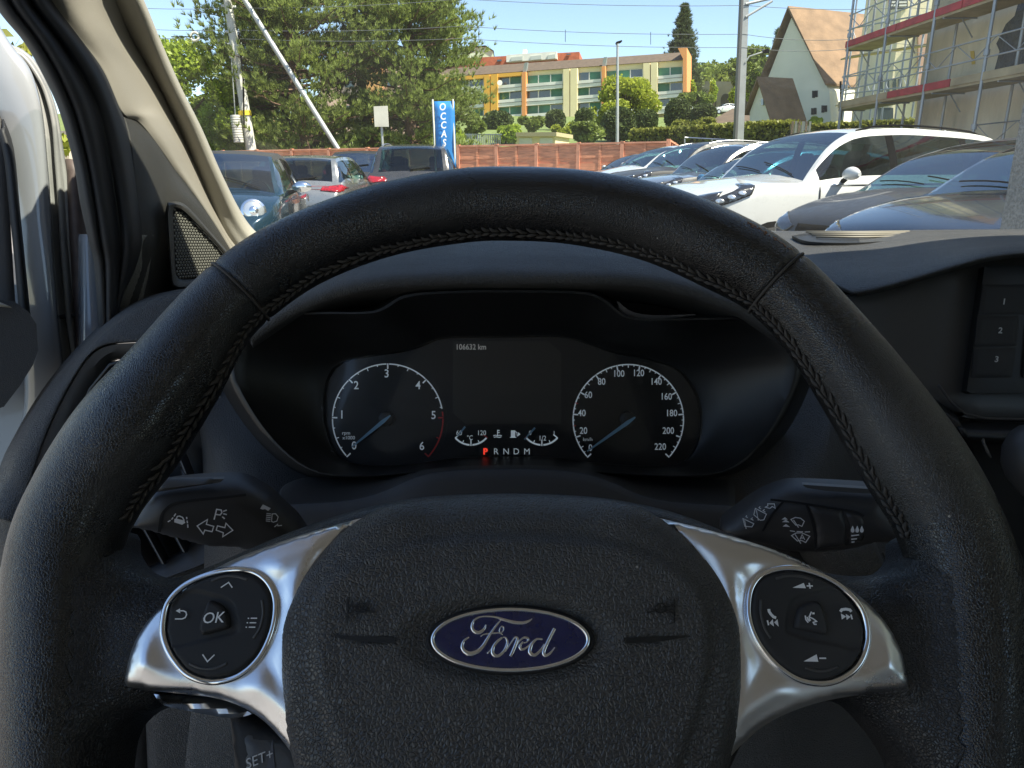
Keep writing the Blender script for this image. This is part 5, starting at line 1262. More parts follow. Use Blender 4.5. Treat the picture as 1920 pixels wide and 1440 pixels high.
HD = 197
PW = car_paint('white_car_paint', (.54, .54, .52), 0, .3)
PSV = car_paint('silver_car_paint', (.30, .30, .29), .7, .3)
PGR = car_paint('grey_brown_car_paint', (.085, .08, .075), .7, .28)
PDK = car_paint('dark_metallic_paint', (.030, .030, .031), .2, .5, .2)
PNV = car_paint('navy_metallic_paint', (.006, .012, .026), .3, .15, .5)
PBL = car_paint('bright_blue_paint', (.05, .17, .30), .4, .25)
PTL = car_paint('deep_teal_paint', (.005, .030, .050), .4, .2)
PGY = car_paint('mid_grey_paint', (.20, .19, .17), .7, .3)
ROW = 'cars parked side by side along the lot'
car('parked_car', 'large white SUV with black window surrounds and swept headlamps', 'suv', (3.75, 8.75), HD, PW, 4.45, 1.88, 1.70, ROW, extras=('rails', 'fin', 'beltline'))
car('parked_car', 'dark grey hatchback with a dusty bonnet, between the large white SUV and the navy car', 'hatch', (4.55, 6.45), HD, PDK, 4.35, 1.80, 1.50, ROW, extras=('beltline', 'onemirror'))
car('parked_car', 'glossy navy car whose bonnet mirrors the scaffolding, beside the rough concrete pillar', 'hatch', (4.32, 4.86), HD, PNV, 4.4, 1.82, 1.50, ROW, extras=('beltline', 'onemirror'))
car('parked_car', 'bright blue hatchback parked right behind the large white SUV', 'hatch', (4.15, 11.2, .05), HD, PBL, 4.2, 1.78, 1.52, ROW)
car('parked_car', 'grey estate car with pale roof rails next to the bright blue hatchback', 'suv', (4.1, 13.4, .14), HD, PGY, 4.4, 1.8, 1.62, ROW, extras=('rails', 'silverrails'))
car('parked_car', 'dark SUV with white roof rails, second beyond the bright blue hatchback', 'suv', (4.0, 15.6, .24), HD, PDK, 4.4, 1.8, 1.66, ROW, extras=('rails', 'silverrails'))
car('parked_car', 'white hatchback standing between the dark SUV and the low white coupe', 'hatch', (3.9, 17.8, .33), HD, PW, 4.3, 1.8, 1.60, ROW)
car('parked_car', 'low white coupe at the far end of the row by the orange fence', 'sedan', (3.5, 19.9, .42), HD, PW, 4.4, 1.76, 1.42, ROW)
car('parked_car', 'dark teal small car with round chrome ringed headlamps and black soft top', 'mini', (-3.62, 9.5), 279, PTL, 3.57, 1.63, 1.49, None, roofmat=mat('black_soft_top', (.02, .02, .02), .85), extras=('chromemirror',))
car('parked_car', 'silver SUV seen from behind with red tail lamps and tinted rear window', 'suv', (-3.95, 15.3, .13), 92, PSV, 4.6, 1.85, 1.47, None, extras=('rear', 'noplate'))
car('parked_car', 'brown grey SUV seen from behind, below the blue banner sign', 'suv', (-1.98, 16.0, .18), 92, PGR, 4.5, 1.78, 1.66, None, extras=('rear', 'rails', 'silverrails'))
car('parked_car', 'small dark SUV half hidden between the silver and the brown grey SUV', 'hatch', (-4.15, 21.0, .46), 92, PDK, 4.2, 1.78, 1.45, None, extras=('rear',))
# ================================================================== ground
M['asphalt'] = mat('pale_asphalt', (.20, .19, .18), .85, var=(1.2, .25), bump=('noise', 60, .004, .5))
M['grassm'] = mat('grass', (.13, .17, .04), .9, var=(2, .4), bump=('noise', 30, .03, .6))
mb = MB(); s = 900; mb.add([(-s, -s, 0), (s, -s, 0), (s, s, 0), (-s, s, 0)], [(0, 1, 2, 3)]); g = mb.build('ground', mat('earth', (.17, .16, .12), .95, var=(.2, .3))); g['kind'] = 'structure'
def gz(y): return .042 * max(0, min(y, 31) - 10)
mb = MB(); mb.grid([[Vector((x, y, gz(y) + .004)) for x in np.linspace(-18, 11.5, 8)] for y in (-14, 0, 9.9, 10.1, 15, 20, 25, 30.5)]); g = mb.build('car_park', M['asphalt']); g['kind'] = 'structure'
mb = MB()
for k in range(7): ya, yb = 7.45 + k * 2.2, 9.06 + k * 2.2; mb.add([(1.0, ya, gz(ya) + .010), (6.3, yb, gz(yb) + .012), (6.3, yb + .1, gz(yb + .1) + .012), (1.0, ya + .1, gz(ya + .1) + .010)], [(0, 1, 2, 3)])
g = mb.build('parking_markings', mat('line_paint', (.6, .6, .58), .7)); g['kind'] = 'structure'

mb = MB(); rows = []
def slope_z(y): return (.70 if y > 26.95 else 0) + (.107 * max(0, y - 27) if y < 150 else .107 * 123)
for y in (26.9, 27, 30, 35, 42, 50, 60, 75, 95, 120, 150, 175):
    rows.append([Vector((x, y + max(0, -x - 2) * .33 * (y < 60), slope_z(y) + .004)) for x in np.linspace(-140, 140, 30)])
mb.grid(rows); g = mb.build('grassy_slope', M['grassm'], smooth=180); g['kind'] = 'structure'

class VPl:
    """vertical plane through two ground points"""
    def __init__(s, A, B):
        s.A = Vector((A[0], A[1], 0)); s.d = Vector((B[0] - A[0], B[1] - A[1], 0)).normalized(); s.n = Vector((s.d.y, -s.d.x, 0))
        if s.n.y > 0: s.n = -s.n
    def pt(s, px, py, off=0):
        r = CR * ((px - 960) / F) + CU * ((720 - py) / F) + CF
        t = (s.A + s.n * off - CO).dot(s.n) / r.dot(s.n); return CO + r * t
    def poly(s, pts, off=0): return [s.pt(x, y, off) for x, y in pts]
    def slab(s, mb, pts, off, th): mb.prism(s.poly(pts, off), -s.n * th); return mb
def gx(px, Y, py=330): p = P(px, py, Y); return (p.x, p.y)

# ---------------- fence of orange brown boards
M['fence'] = mat('orange_stained_boards', (.66, .27, .14), .7, var=(3, .3), bump=('noise', 40, .01, .6), stretch=(1, 1, 8))
M['fence2'] = mat('orange_posts', (.70, .31, .18), .7, var=(4, .2))
def fence(A, B, n, ht, label):
    A = Vector(A + (0,)); B = Vector(B + (0,)); d = (B - A) / n; u = d.normalized(); nn = Vector((u.y, -u.x, 0));
    if nn.y > 0: nn = -nn
    root = thing('board_fence', label, 'fence', A, 'orange fence around the lot')
    for i in range(n):
        m = MB(); p0 = A + d * i + u * .05; p1 = A + d * (i + 1) - u * .05
        for k in range(11):
            z0 = .12 + k * (ht - .2) / 11; z1 = z0 + (ht - .2) / 11 + .025; o = nn * (.022 if k % 2 else .0) + nn * RNG.uniform(0, .012)
            sl = RNG.uniform(-.02, .02)
            m.prism([p0 + o + Vector((0, 0, z0 + sl)), p1 + o + Vector((0, 0, z0 - sl)), p1 + o + Vector((0, 0, z1 - sl)), p0 + o + Vector((0, 0, z1 + sl))], -nn * .02)
        mid = (p0 + p1) / 2; m.prism([mid - u * .035 + nn * .045 + Vector((0, 0, .1)), mid + u * .035 + nn * .045 + Vector((0, 0, .1)), mid + u * .035 + nn * .045 + Vector((0, 0, ht - .04)), mid - u * .035 + nn * .045 + Vector((0, 0, ht - .04))], -nn * .03)
        m.build('board_panel', M['fence'], root)
        m = MB(); c = A + d * i; m.prism([c - u * .055 + nn * .06, c + u * .055 + nn * .06, c + u * .055 - nn * .06, c - u * .055 - nn * .06], Vector((0, 0, ht + .02))); m.build('post', M['fence2'], root)
        m = MB(); q = A + d * i; m.prism([q + nn * .06 + Vector((0, 0, ht - .05)), q + d + nn * .06 + Vector((0, 0, ht - .05)), q + d - nn * .05 + Vector((0, 0, ht - .05)), q - nn * .05 + Vector((0, 0, ht - .05))], Vector((0, 0, .05))); m.build('top_rail', M['fence2'], root)
FA = gx(250, 31); FB = gx(1250, 22.5)
fpl = VPl(FA, FB)
a_ = fpl.pt(846, 300); b_ = fpl.pt(860, 300)
fence(FA, (a_.x, a_.y), 9, 2.24, 'orange brown board fence behind the silver SUV, ending at the blue banner')
fence((b_.x, b_.y), FB, 5, 2.26, 'orange brown board fence between the blue banner and the row of parked cars')
fence(FB, (FB[0] + 1.2, FB[1] + 4.0), 2, 2.3, 'short return of orange brown fence behind the far white coupe')

# ---------------- foliage
def leafmat(name, col, var_=.45, scale=.8, tl=.35):
    m = bpy.data.materials.new(name); m.use_nodes = True; nt = m.node_tree; n = nt.nodes; l = nt.links; n.remove(n['Principled BSDF'])
    tc = n.new('ShaderNodeTexCoord'); t = n.new('ShaderNodeTexNoise'); t.inputs['Scale'].default_value = scale; t.inputs['Detail'].default_value = 8; t.inputs['Roughness'].default_value = .75
    l.new(tc.outputs['Object'], t.inputs['Vector']); rp = n.new('ShaderNodeValToRGB'); rp.color_ramp.elements[0].position = .32; rp.color_ramp.elements[1].position = .68
    rp.color_ramp.elements[0].color = tuple(c * (1 - var_) for c in col) + (1,); rp.color_ramp.elements[1].color = (col[0] * (1 + var_ * 1.2), col[1] * (1 + var_), col[2] * (1 + var_ * .4), 1)
    l.new(t.outputs['Fac'], rp.inputs[0])
    d = n.new('ShaderNodeBsdfDiffuse'); r = n.new('ShaderNodeBsdfTranslucent'); g = n.new('ShaderNodeBsdfGlossy'); g.inputs['Roughness'].default_value = .45
    mx = n.new('ShaderNodeMixShader'); mx.inputs[0].default_value = tl; mx2 = n.new('ShaderNodeMixShader'); mx2.inputs[0].default_value = .02
    l.new(rp.outputs[0], d.inputs[0]); l.new(rp.outputs[0], r.inputs[0]); l.new(d.outputs[0], mx.inputs[1]); l.new(r.outputs[0], mx.inputs[2])
    l.new(mx.outputs[0], mx2.inputs[1]); l.new(g.outputs[0], mx2.inputs[2]); l.new(mx2.outputs[0], n['Material Output'].inputs[0]); return m
M['pine'] = leafmat('pine_needles', (.22, .285, .085), .55, 1.1, .4)
M['pinedark'] = leafmat('spruce_needles', (.085, .115, .055), .45, .7, .25)
M['maple'] = leafmat('bright_leaves', (.30, .40, .05), .4, .6, .45)
M['lime'] = leafmat('yellow_green_leaves', (.30, .35, .04), .35, .5, .45)
M['mid'] = leafmat('mid_green_leaves', (.15, .20, .045), .45, .5, .35)
M['clip'] = leafmat('clipped_yew', (.075, .105, .035), .4, 1.2, .25)
M['hedge'] = leafmat('hedge_leaves', (.21, .23, .05), .45, 1.5, .35)
M['bark'] = mat('bark', (.10, .075, .055), .9, var=(6, .3), bump=('noise', 12, .05, .8))
M['barkpine'] = mat('pine_bark', (.15, .09, .06), .9, var=(4, .3), bump=('noise', 10, .05, .8))

def fastmesh(name, V, Fc, m, parent=None, loc=None):
    org = ORG[parent.name] if parent is not None else Vector(loc or (0, 0, 0))
    V = V - np.array(org)
    me = bpy.data.meshes.new(name); nF, k = Fc.shape
    me.vertices.add(len(V)); me.vertices.foreach_set('co', V.ravel()); me.loops.add(nF * k); me.loops.foreach_set('vertex_index', Fc.ravel().astype(np.int32))
    me.polygons.add(nF); me.polygons.foreach_set('loop_start', np.arange(0, nF * k, k, dtype=np.int32)); me.update(calc_edges=True); me.validate()
    me.materials.append(m); o = bpy.data.objects.new(name, me); COL.objects.link(o)
    if parent is not None: o.parent = parent
    else: o.location = org
    ORG[o.name] = org
    return o
def unit(n):
    v = RNG.normal(size=(n, 3)); return v / np.linalg.norm(v, axis=1)[:, None]
def leaves(C, size, ln=1.6, bias=None):
    """one small pointed leaf per centre"""
    n = len(C); a = unit(n)
    if bias is not None: a = a + np.array(bias); a /= np.linalg.norm(a, axis=1)[:, None]
    b = np.cross(a, unit(n)); b /= np.linalg.norm(b, axis=1)[:, None] + 1e-9
    s = size * RNG.uniform(.6, 1.3, (n, 1))
    V = np.stack([C - a * s * ln / 2, C + b * s * .5, C + a * s * ln / 2, C - b * s * .5], 1).reshape(-1, 3)
    return V, np.arange(4 * n).reshape(n, 4)
def blob_points(blobs, n):
    B = np.array(blobs, float); w = (B[:, 3] * B[:, 4] * B[:, 5]) ** (2 / 3); pick = RNG.choice(len(B), n, p=w / w.sum())
    u = unit(n) * (RNG.uniform(.35, 1, (n, 1)) ** .45); return B[pick, :3] + u * B[pick, 3:6] * (1 + RNG.normal(0, .06, (n, 1)))
def limbs(mb, base, tips, r0):
    base = Vector(base)
    for t in tips:
        t = Vector(t); mid = base.lerp(t, .5) + Vector((0, 0, -.08 * (t - base).length)); mb.tube([base, mid, t], [r0, r0 * .6, r0 * .15], 6)
def leafy(name, label, x, y, h, rad, m, n=9000, leaf=.16, group=None, trunk=.35, z0=0, cat='tree', seed=1, lumps=26, sq=1.0):
    rg = np.random.default_rng(seed)
    root = thing(name, label, cat, (x, y, z0), group)
    blobs = []; tips = []
    for k in range(lumps):
        t = rg.uniform(0, 1); a = rg.uniform(0, 6.283); rr = rad * math.sin(math.pi * (.12 + .80 * t)) ** .7 * rg.uniform(.45, .95)
        zz = z0 + h * (trunk + (1 - trunk) * t * .93); s = rad * rg.uniform(.22, .42)
        blobs.append((x + rr * math.cos(a), y + rr * math.sin(a), zz, s, s, s * .75 * sq)); tips.append(blobs[-1][:3])
    V, Fc = leaves(blob_points(blobs, n), leaf); fastmesh('crown', V, Fc, m, root)
    mb = MB(); mb.tube([(x, y, z0 - .3), (x + .1, y, z0 + h * trunk * .8), (x, y, z0 + h * .85)], [h * .022 + .05, h * .017 + .03, .03], 9)
    for tp in tips[::2]: limbs(mb, (x, y, max(z0 + h * trunk * .6, tp[2] - h * .25)), [tp], h * .008 + .01)
    mb.build('trunk', M['bark'], root, 60)
    return root
def bush(name, label, px, py, rx, rz, Y, m, leaf=.2, n=2500, group=None, cat='bush', lump=0):
    """clipped or loose bush centred at a pixel; radii in pixels"""
    c = P(px, py, Y); k = (c - CO).dot(CF) / F; a, b = rx * k, rz * k
    root_loc = (c.x, c.y, c.z - b)
    if lump:
        rg = np.random.default_rng(int(px)); blobs = [(c.x + rg.uniform(-.7, .7) * a, c.y + rg.uniform(-.5, .5) * a, c.z + rg.uniform(-.8, .55) * b, a * .38, a * .38, b * .38) for _ in range(lump)]
        V, Fc = leaves(blob_points(blobs, n), leaf)
    else:
        u = unit(n); u[:, 2] = np.where(u[:, 2] < -.6, -.6 + .4 * (u[:, 2] + .6), u[:, 2]); sh = np.sign(u) * np.abs(u) ** .85
        Cn = np.array(c) + sh * np.array([a, a, b]) * RNG.uniform(.86, 1.0, (n, 1)); V, Fc = leaves(Cn, leaf, 1.3)
    root = thing(name, label, cat, root_loc, group)
    fastmesh('foliage', V, Fc, m, root)
    mb = MB(); mb.tube([(c.x, c.y, c.z - b * 1.15 - 1.2), (c.x, c.y, c.z)], [a * .12, a * .05], 7); mb.build('stem', M['bark'], root, 60)
    if not lump:
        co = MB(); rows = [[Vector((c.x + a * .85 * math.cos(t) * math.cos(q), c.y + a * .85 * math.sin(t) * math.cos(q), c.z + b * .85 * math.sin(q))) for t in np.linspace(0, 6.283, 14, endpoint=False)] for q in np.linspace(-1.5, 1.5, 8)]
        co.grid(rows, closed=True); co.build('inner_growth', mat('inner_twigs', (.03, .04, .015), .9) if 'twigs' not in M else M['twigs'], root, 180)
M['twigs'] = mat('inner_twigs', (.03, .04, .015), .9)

def pine(label, x, y, h, rad, seed, lean=(0, 0), n_l=130, crown0=.12, m=None, group=None, tuft=.27, dens=1.1, name='pine_tree', shape=None, spread=.38):
    rg = np.random.default_rng(seed); root = thing(name, label, 'tree', (x, y, 0), group)
    mb = MB(); tr = [Vector((x + lean[0] * t + .25 * math.sin(t * 5 + seed), y + lean[1] * t, h * t)) for t in np.linspace(-.02, 1, 9)]
    mb.tube(tr, [.30 * (1 - .9 * t) + .03 for t in np.linspace(0, 1, 9)], 10)
    C = []
    for k in range(n_l):
        t = crown0 + (1 - crown0) * rg.uniform(0, 1) ** .85
        b = tr[0].lerp(tr[-1], t) if False else Vector((x + lean[0] * t, y + lean[1] * t, h * t))
        a = rg.uniform(0, 6.283); prof = shape(t) if shape else (math.sin(math.pi * min(1, (t - crown0) / (1 - crown0) * .82 + .16)) ** .6)
        ln = rad * prof * rg.uniform(.55, 1.05)
        up = rg.uniform(-.05, .35); e = b + Vector((math.cos(a) * ln, math.sin(a) * ln, ln * up))
        mid = b.lerp(e, .55) + Vector((0, 0, -.06 * ln + rg.uniform(-.1, .1)))
        mb.tube([b, mid, e], [.055, .035, .012], 5, caps=False)
        nt_ = int(ln * 20 * dens) + 4
        for q in range(nt_):
            s = rg.uniform(.25, 1.03); pnt = (mid.lerp(e, (s - .5) * 2) if s > .5 else b.lerp(mid, s * 2))
            sp = .12 + spread * s * min(1, ln / 2.2)
            C.append((pnt.x + rg.normal(0, sp), pnt.y + rg.normal(0, sp), pnt.z + abs(rg.normal(0, .5 * sp)) + .05 - .2 * sp, math.cos(a) * .5, math.sin(a) * .5))
    mb.build('trunk', M['barkpine'], root, 60)
    C = np.array(C); N = len(C); K = 12
    ax = np.stack([C[:, 3] + RNG.normal(0, .35, N), C[:, 4] + RNG.normal(0, .35, N), np.full(N, .9) + RNG.normal(0, .25, N)], 1); ax /= np.linalg.norm(ax, axis=1)[:, None]
    P0 = np.repeat(C[:, :3], K, 0); A = np.repeat(ax, K, 0); D = A + unit(N * K) * .62; D /= np.linalg.norm(D, axis=1)[:, None]
    S = np.cross(D, unit(N * K)); S /= np.linalg.norm(S, axis=1)[:, None]
    L = tuft * RNG.uniform(.7, 1.2, (N * K, 1)); w = .026 * tuft / .3
    V = np.stack([P0 - S * w, P0 + S * w, P0 + D * L], 1).reshape(-1, 3)
    fastmesh('crown', V, np.arange(3 * N * K).reshape(-1, 3), m or M['pine'], root)
PG = 'pines beyond the orange fence'
def px2x(px, Y): return P(px, 200, Y).x
pine('broad pine with a leaning bare lower trunk, nearest the leaning catenary strut', px2x(580, 33), 33, 13, 4.1, 3, lean=(-1.0, 0), n_l=180, crown0=.10, group=PG, dens=1.25)
pine('tall pine with a dense olive crown, right behind the blue banner sign', px2x(775, 35), 35, 14.5, 3.2, 5, lean=(-.6, 0), n_l=180, crown0=.10, group=PG, dens=1.3)
pine('thin open pine between the two fuller pines', px2x(690, 37), 37, 13, 2.0, 8, lean=(-.2, 0), n_l=50, crown0=.2, group=PG)
pine('pine crown reaching over the leaning catenary mast', px2x(530, 36), 36, 14, 2.9, 11, lean=(.3, 0), n_l=115, crown0=.10, group=PG, dens=1.2)
pine('slim pine at the right edge of the pine group by the pale apartment block', px2x(822, 38), 38, 11.0, 2.0, 14, lean=(.2, 0), n_l=120, crown0=.06, group=PG, dens=1.3)
leafy('broadleaf_tree', 'bright green broadleaf tree beside the pale windscreen pillar', px2x(345, 31.5), 31.5, 6.6, 2.7, M['maple'], 22000, .12, trunk=.1, seed=4, lumps=40)
leafy('broadleaf_tree', 'bright green tree low behind the fence under the leaning mast', px2x(430, 37), 37, 4.6, 2.4, M['maple'], 13000, .13, trunk=.05, seed=6, lumps=30)
leafy('broadleaf_tree', 'dull green tree beyond the leaning mast', px2x(415, 41), 41, 6.6, 1.7, M['mid'], 8000, .15, trunk=.1, seed=9, lumps=24)
for k, (px, yy_, hh, rr) in enumerate(((500, 40, 3.6, 2.4), (575, 39, 3.4, 2.2), (655, 41, 4.0, 2.3), (735, 40, 3.6, 2.2), (815, 42, 4.0, 2.0))):
    leafy('shrub', ['leafy shrub low behind the fence left of the leaning strut', 'leafy shrub behind the fence at the foot of the leaning strut', 'leafy shrub behind the fence below the blank white board', 'leafy shrub behind the fence between white board and blue banner', 'leafy shrub behind the fence at the right of the blue banner'][k], px2x(px, yy_), yy_, hh, rr, M['mid'] if k % 2 else M['maple'], 5000, .19, trunk=.02, seed=20 + k, lumps=22, cat='shrub', group='shrubs behind the fence')
# trees seen through the open door side
leafy('broadleaf_tree', 'sunlit olive tree seen past the open white door', -15.5, 17.5, 9.5, 4.4, M['hedge'], 16000, .19, trunk=.12, seed=31, lumps=46)
leafy('broadleaf_tree', 'autumn tinted bush over the pale wall by the open door', -13.6, 18.4, 4.6, 2.0, M['lime'], 5000, .16, trunk=.1, seed=33, lumps=22)
# pale wall / building beyond the door
mb = MB(); mb.box2((-15.5, 20.5, 0), (-12.2, 24, 2.3)); w = thing('plastered_wall', 'pale plastered wall below the sunlit tree by the open door', 'wall', (-13, 20.5, 0)); mb.build('wall', mat('cream_render', (.5, .45, .36), .8, var=(2, .1)), w)
mb = MB(); mb.box2((-15.7, 20.4, 2.3), (-12.0, 24.1, 2.42)); mb.build('coping', mat('coping_stone', (.3, .28, .25), .8), w)

# ---------------- apartment block
zz3 = lambda x, y: (840 + x / 3.43, 40 + y / 3.43)
AP = VPl(gx(860, 137), gx(1290, 124))
apt = thing('apartment_block', 'long cream apartment block with orange piers, green blinds and a brown roof', 'building', AP.pt(1050, 300))
M['cream'] = mat('cream_render_wall', (.74, .62, .36), .85, var=(.3, .06)); M['yell'] = mat('ochre_yellow_render', (.70, .36, .05), .8); M['oran'] = mat('orange_render', (.68, .28, .09), .8)
M['broof'] = mat('brown_tile_roof', (.100, .070, .045), .85, var=(1.5, .2)); M['blind'] = mat('green_blind', (.045, .16, .095), .6, var=(.5, .25)); M['bglass'] = mat('building_glass', (.05, .07, .08), .1, coat=1)
M['balc'] = mat('balcony_white', (.66, .64, .56), .8, var=(.6, .08)); M['redroof'] = mat('red_tile_roof', (.45, .12, .055), .85, var=(1, .2))
def az(pts, off=0): return [AP.pt(*zz3(x, y), off) for x, y in pts]
eave = lambda x: 345 - (x - 160) * .0727
ridge = lambda x: 292 - (x - 160) * .069
mb = MB(); mb.prism(az([(-60, 690), (1512, 640), (1512, eave(1512)), (-60, eave(-60))]), -AP.n * 12); mb.build('wall', M['cream'], apt)
mb = MB(); e0, e1 = az([(-60, eave(-60)), (1522, eave(1522))], .5); r0, r1 = az([(-60, ridge(-60)), (1490, ridge(1490))], -5); b0, b1 = [p - AP.n * 12 for p in (e0, e1)]
mb.add([e0, e1, r1, r0, b1, b0], [(0, 1, 2, 3), (3, 2, 4, 5), (1, 4, 2), (0, 3, 5), (0, 5, 4, 1)]); mb.build('roof', M['broof'], apt)
rowt = [lambda x: 352 - (x - 500) * .0594, lambda x: 447 - (x - 500) * .052, lambda x: 547 - (x - 500) * .056]
for (a, b, n_) in ((-50, 228, 3), (320, 473, 2), (503, 738, 3), (832, 985, 2), (1014, 1252, 3), (1349, 1508, 2)):
    for r_, rt_ in enumerate(rowt):
        mb = MB(); mb.prism(az([(a, rt_(a) + 96), (b, rt_(b) + 90), (b, rt_(b) + 46), (a, rt_(a) + 50)], 1.0), -AP.n * 1.0); mb.build('balcony', M['balc'], apt)
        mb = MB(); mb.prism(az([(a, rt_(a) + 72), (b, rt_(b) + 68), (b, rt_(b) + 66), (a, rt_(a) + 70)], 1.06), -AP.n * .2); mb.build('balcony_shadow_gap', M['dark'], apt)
        for k in range(n_):
            x0 = a + (b - a) * k / n_ + 3; x1 = a + (b - a) * (k + 1) / n_ - 3
            open_ = (int(x0) * 7 + r_ * 3) % 5 < 2
            mb = MB(); mb.prism(az([(x0, rt_(x0) + 50), (x1, rt_(x1) + 49), (x1, rt_(x1)), (x0, rt_(x0))], .12), -AP.n * .1); w = mb.build('window', M['bglass'] if open_ else M['blind'], apt)
            mb = MB(); mb.prism(az([(x1, rt_(x1) + 49), (x1 + 6, rt_(x1) + 49), (x1 + 6, rt_(x1)), (x1, rt_(x1))], .2), -AP.n * .2); mb.build('window_post', M['balc'], w)
for a, b, m_ in ((232, 268, 'yell'), (274, 318, 'yell'), (475, 500, 'oran'), (741, 780, 'cream'), (786, 830, 'cream'), (988, 1010, 'oran'), (1256, 1298, 'cream'), (1304, 1345, 'cream'), (1511, 1536, 'oran')):
    mb = MB(); mb.prism(az([(a, 650), (b, 650), (b, eave(b) + 4), (a, eave(a) + 4)], 1.3), -AP.n * 1.3); mb.build('pier', M[m_], apt)
for a, b in ((-60, 232), (318, 475)):
    mb = MB(); mb.prism(az([(a, eave(a) + 26), (b, eave(b) + 26), (b, eave(b) + 3), (a, eave(a) + 3)], 1.1), -AP.n * 1.1); mb.build('fascia', M['yell'], apt)
for a in (480, 990): 
    mb = MB(); mb.prism(az([(a, eave(a) + 6), (a + 22, eave(a) + 4), (a + 32, ridge(a) - 6), (a + 12, ridge(a) - 4)], .8), -AP.n * .6); mb.build('roof_parapet', M['bglass'] if False else mat('lead_flashing', (.25, .27, .25), .6), apt)
mb = MB(); mb.prism(az([(1511, 520), (1536, 520), (1536, 168), (1478, 172), (1511, 240)], 1.5), -AP.n * 9); mb.build('end_wall', M['oran'], apt)
mb = MB(); mb.tube([*az([(333, 395)], 1.6), *az([(333, 396)], 1.4)], [.45, .3], 14); mb.build('satellite_dish', M['balc'], apt)
# buildings behind
BP = VPl(gx(860, 200), gx(1290, 190))
bz_ = lambda pts, off=0: [BP.pt(*zz3(x, y), off) for x, y in pts]
bk2 = thing('apartment_building', 'red roofed building with white dormers rising behind the cream block', 'building', BP.pt(1000, 290))
mb = MB(); mb.prism(bz_([(60, 600), (845, 600), (845, 196), (60, 240)]), -BP.n * 12); mb.build('roof', M['redroof'], bk2)
mb = MB(); mb.prism(bz_([(375, 262), (700, 240), (697, 193), (375, 216)], 2), -BP.n * 8); d_ = mb.build('dormer', M['balc'], bk2)
for a, b in ((405, 480), (530, 600), (640, 690)): mb = MB(); mb.prism(bz_([(a, 256 - (a - 400) * .05), (b, 252 - (b - 400) * .05), (b, 228 - (b - 400) * .06), (a, 232 - (a - 400) * .06)], 2.2), -BP.n * .2); mb.build('dormer_window', M['cream'] if False else mat('pale_blind', (.45, .47, .42), .6), d_)
mb = MB(); mb.prism(bz_([(480, 215), (502, 214), (502, 178), (480, 180)], 1), -BP.n * 2); mb.build('chimney', M['balc'], bk2)
for x in (195, 330, 775): mb = MB(); mb.prism(bz_([(x - 15, 258), (x + 15, 256), (x + 15, 244), (x - 15, 246)] if x < 700 else [(x - 13, 216), (x + 13, 214), (x + 13, 206), (x - 13, 208)], .4), -BP.n * .3); mb.build('roof_window', M['bglass'], bk2)
CP = VPl(gx(860, 215), gx(1290, 215)); cz_ = lambda pts, off=0: [CP.pt(*zz3(x, y), off) for x, y in pts]
bk3 = thing('green_building', 'pale green metal clad building top above the red roofs', 'building', CP.pt(890, 290))
mb = MB(); mb.prism(cz_([(40, 600), (290, 600), (290, 190), (240, 158), (40, 176)]), -CP.n * 14); mb.build('wall', mat('pale_green_cladding', (.48, .55, .38), .6, var=(1, .05)), bk3)
mb = MB(); mb.prism(cz_([(36, 178), (240, 160), (294, 192), (294, 188), (240, 154), (36, 173)], .5), -CP.n * 14); mb.build('roof_edge', M['trimblk'], bk3)
DP = VPl(gx(540, 62), gx(760, 60)); dz = lambda pts, off=0: [DP.pt(x, y, off) for x, y in pts]
bk4 = thing('pink_house', 'pink and orange house glimpsed through the pines', 'building', DP.pt(670, 300))
mb = MB(); mb.prism(dz([(600, 330), (775, 330), (775, 112), (640, 96), (600, 120)]), -DP.n * 9); mb.build('wall', mat('pink_render', (.62, .42, .33), .8), bk4)
mb = MB(); mb.prism(dz([(682, 330), (714, 330), (714, 118), (682, 116)], .5), -DP.n * .5); mb.build('bay', mat('orange_render_bay', (.7, .38, .14), .8), bk4)
for x, y in ((655, 150), (655, 210), (735, 150), (735, 210)): mb = MB(); mb.prism(dz([(x - 9, y + 14), (x + 9, y + 14), (x + 9, y - 12), (x - 9, y - 12)], .1), -DP.n * .1); mb.build('window', M['bglass'], bk4)
bk5 = thing('tiled_house', 'brown roofed house beyond the leaning mast', 'building', P(425, 190, 70))
EP = VPl(gx(380, 70), gx(480, 70)); ez = lambda pts, off=0: [EP.pt(x, y, off) for x, y in pts]
mb = MB(); mb.prism(ez([(405, 300), (480, 300), (480, 172), (405, 172)]), -EP.n * 6); mb.build('wall', mat('salmon_render', (.6, .36, .22), .8), bk5)
mb = MB(); mb.prism(ez([(398, 172), (488, 172), (478, 152), (410, 152)], .6), -EP.n * 7); mb.build('roof', M['broof'], bk5)
# picket railing and little shed behind the fence
SP_ = VPl(gx(860, 48), gx(1290, 42)); sz = lambda pts, off=0: [SP_.pt(*zz3(x, y), off) for x, y in pts]
sh = thing('utility_shed', 'small cream shed with a flat roof and pale doors behind the orange fence', 'shed', SP_.pt(1005, 300))
mb = MB(); mb.prism(sz([(442, 860), (690, 860), (690, 738), (442, 738)]), -SP_.n * 2.5); mb.build('wall', M['cream'], sh)
mb = MB(); mb.prism(sz([(436, 740), (697, 738), (697, 712), (436, 714)], .25), -SP_.n * 3.0); mb.build('roof', mat('shed_roof', (.42, .35, .20), .8), sh)
for a, b in ((458, 540), (590, 672)): mb = MB(); mb.prism(sz([(a, 850), (b, 850), (b, 750), (a, 750)], .05), -SP_.n * .05); mb.build('door', M['balc'], sh)
rl = thing('picket_railing', 'thin grey picket railing behind the orange fence beside the shed', 'railing', SP_.pt(905, 300))
mb = MB()
for x in range(70, 345, 12): mb.tube(sz([(x, 840), (x, 724)]), .035, 5)
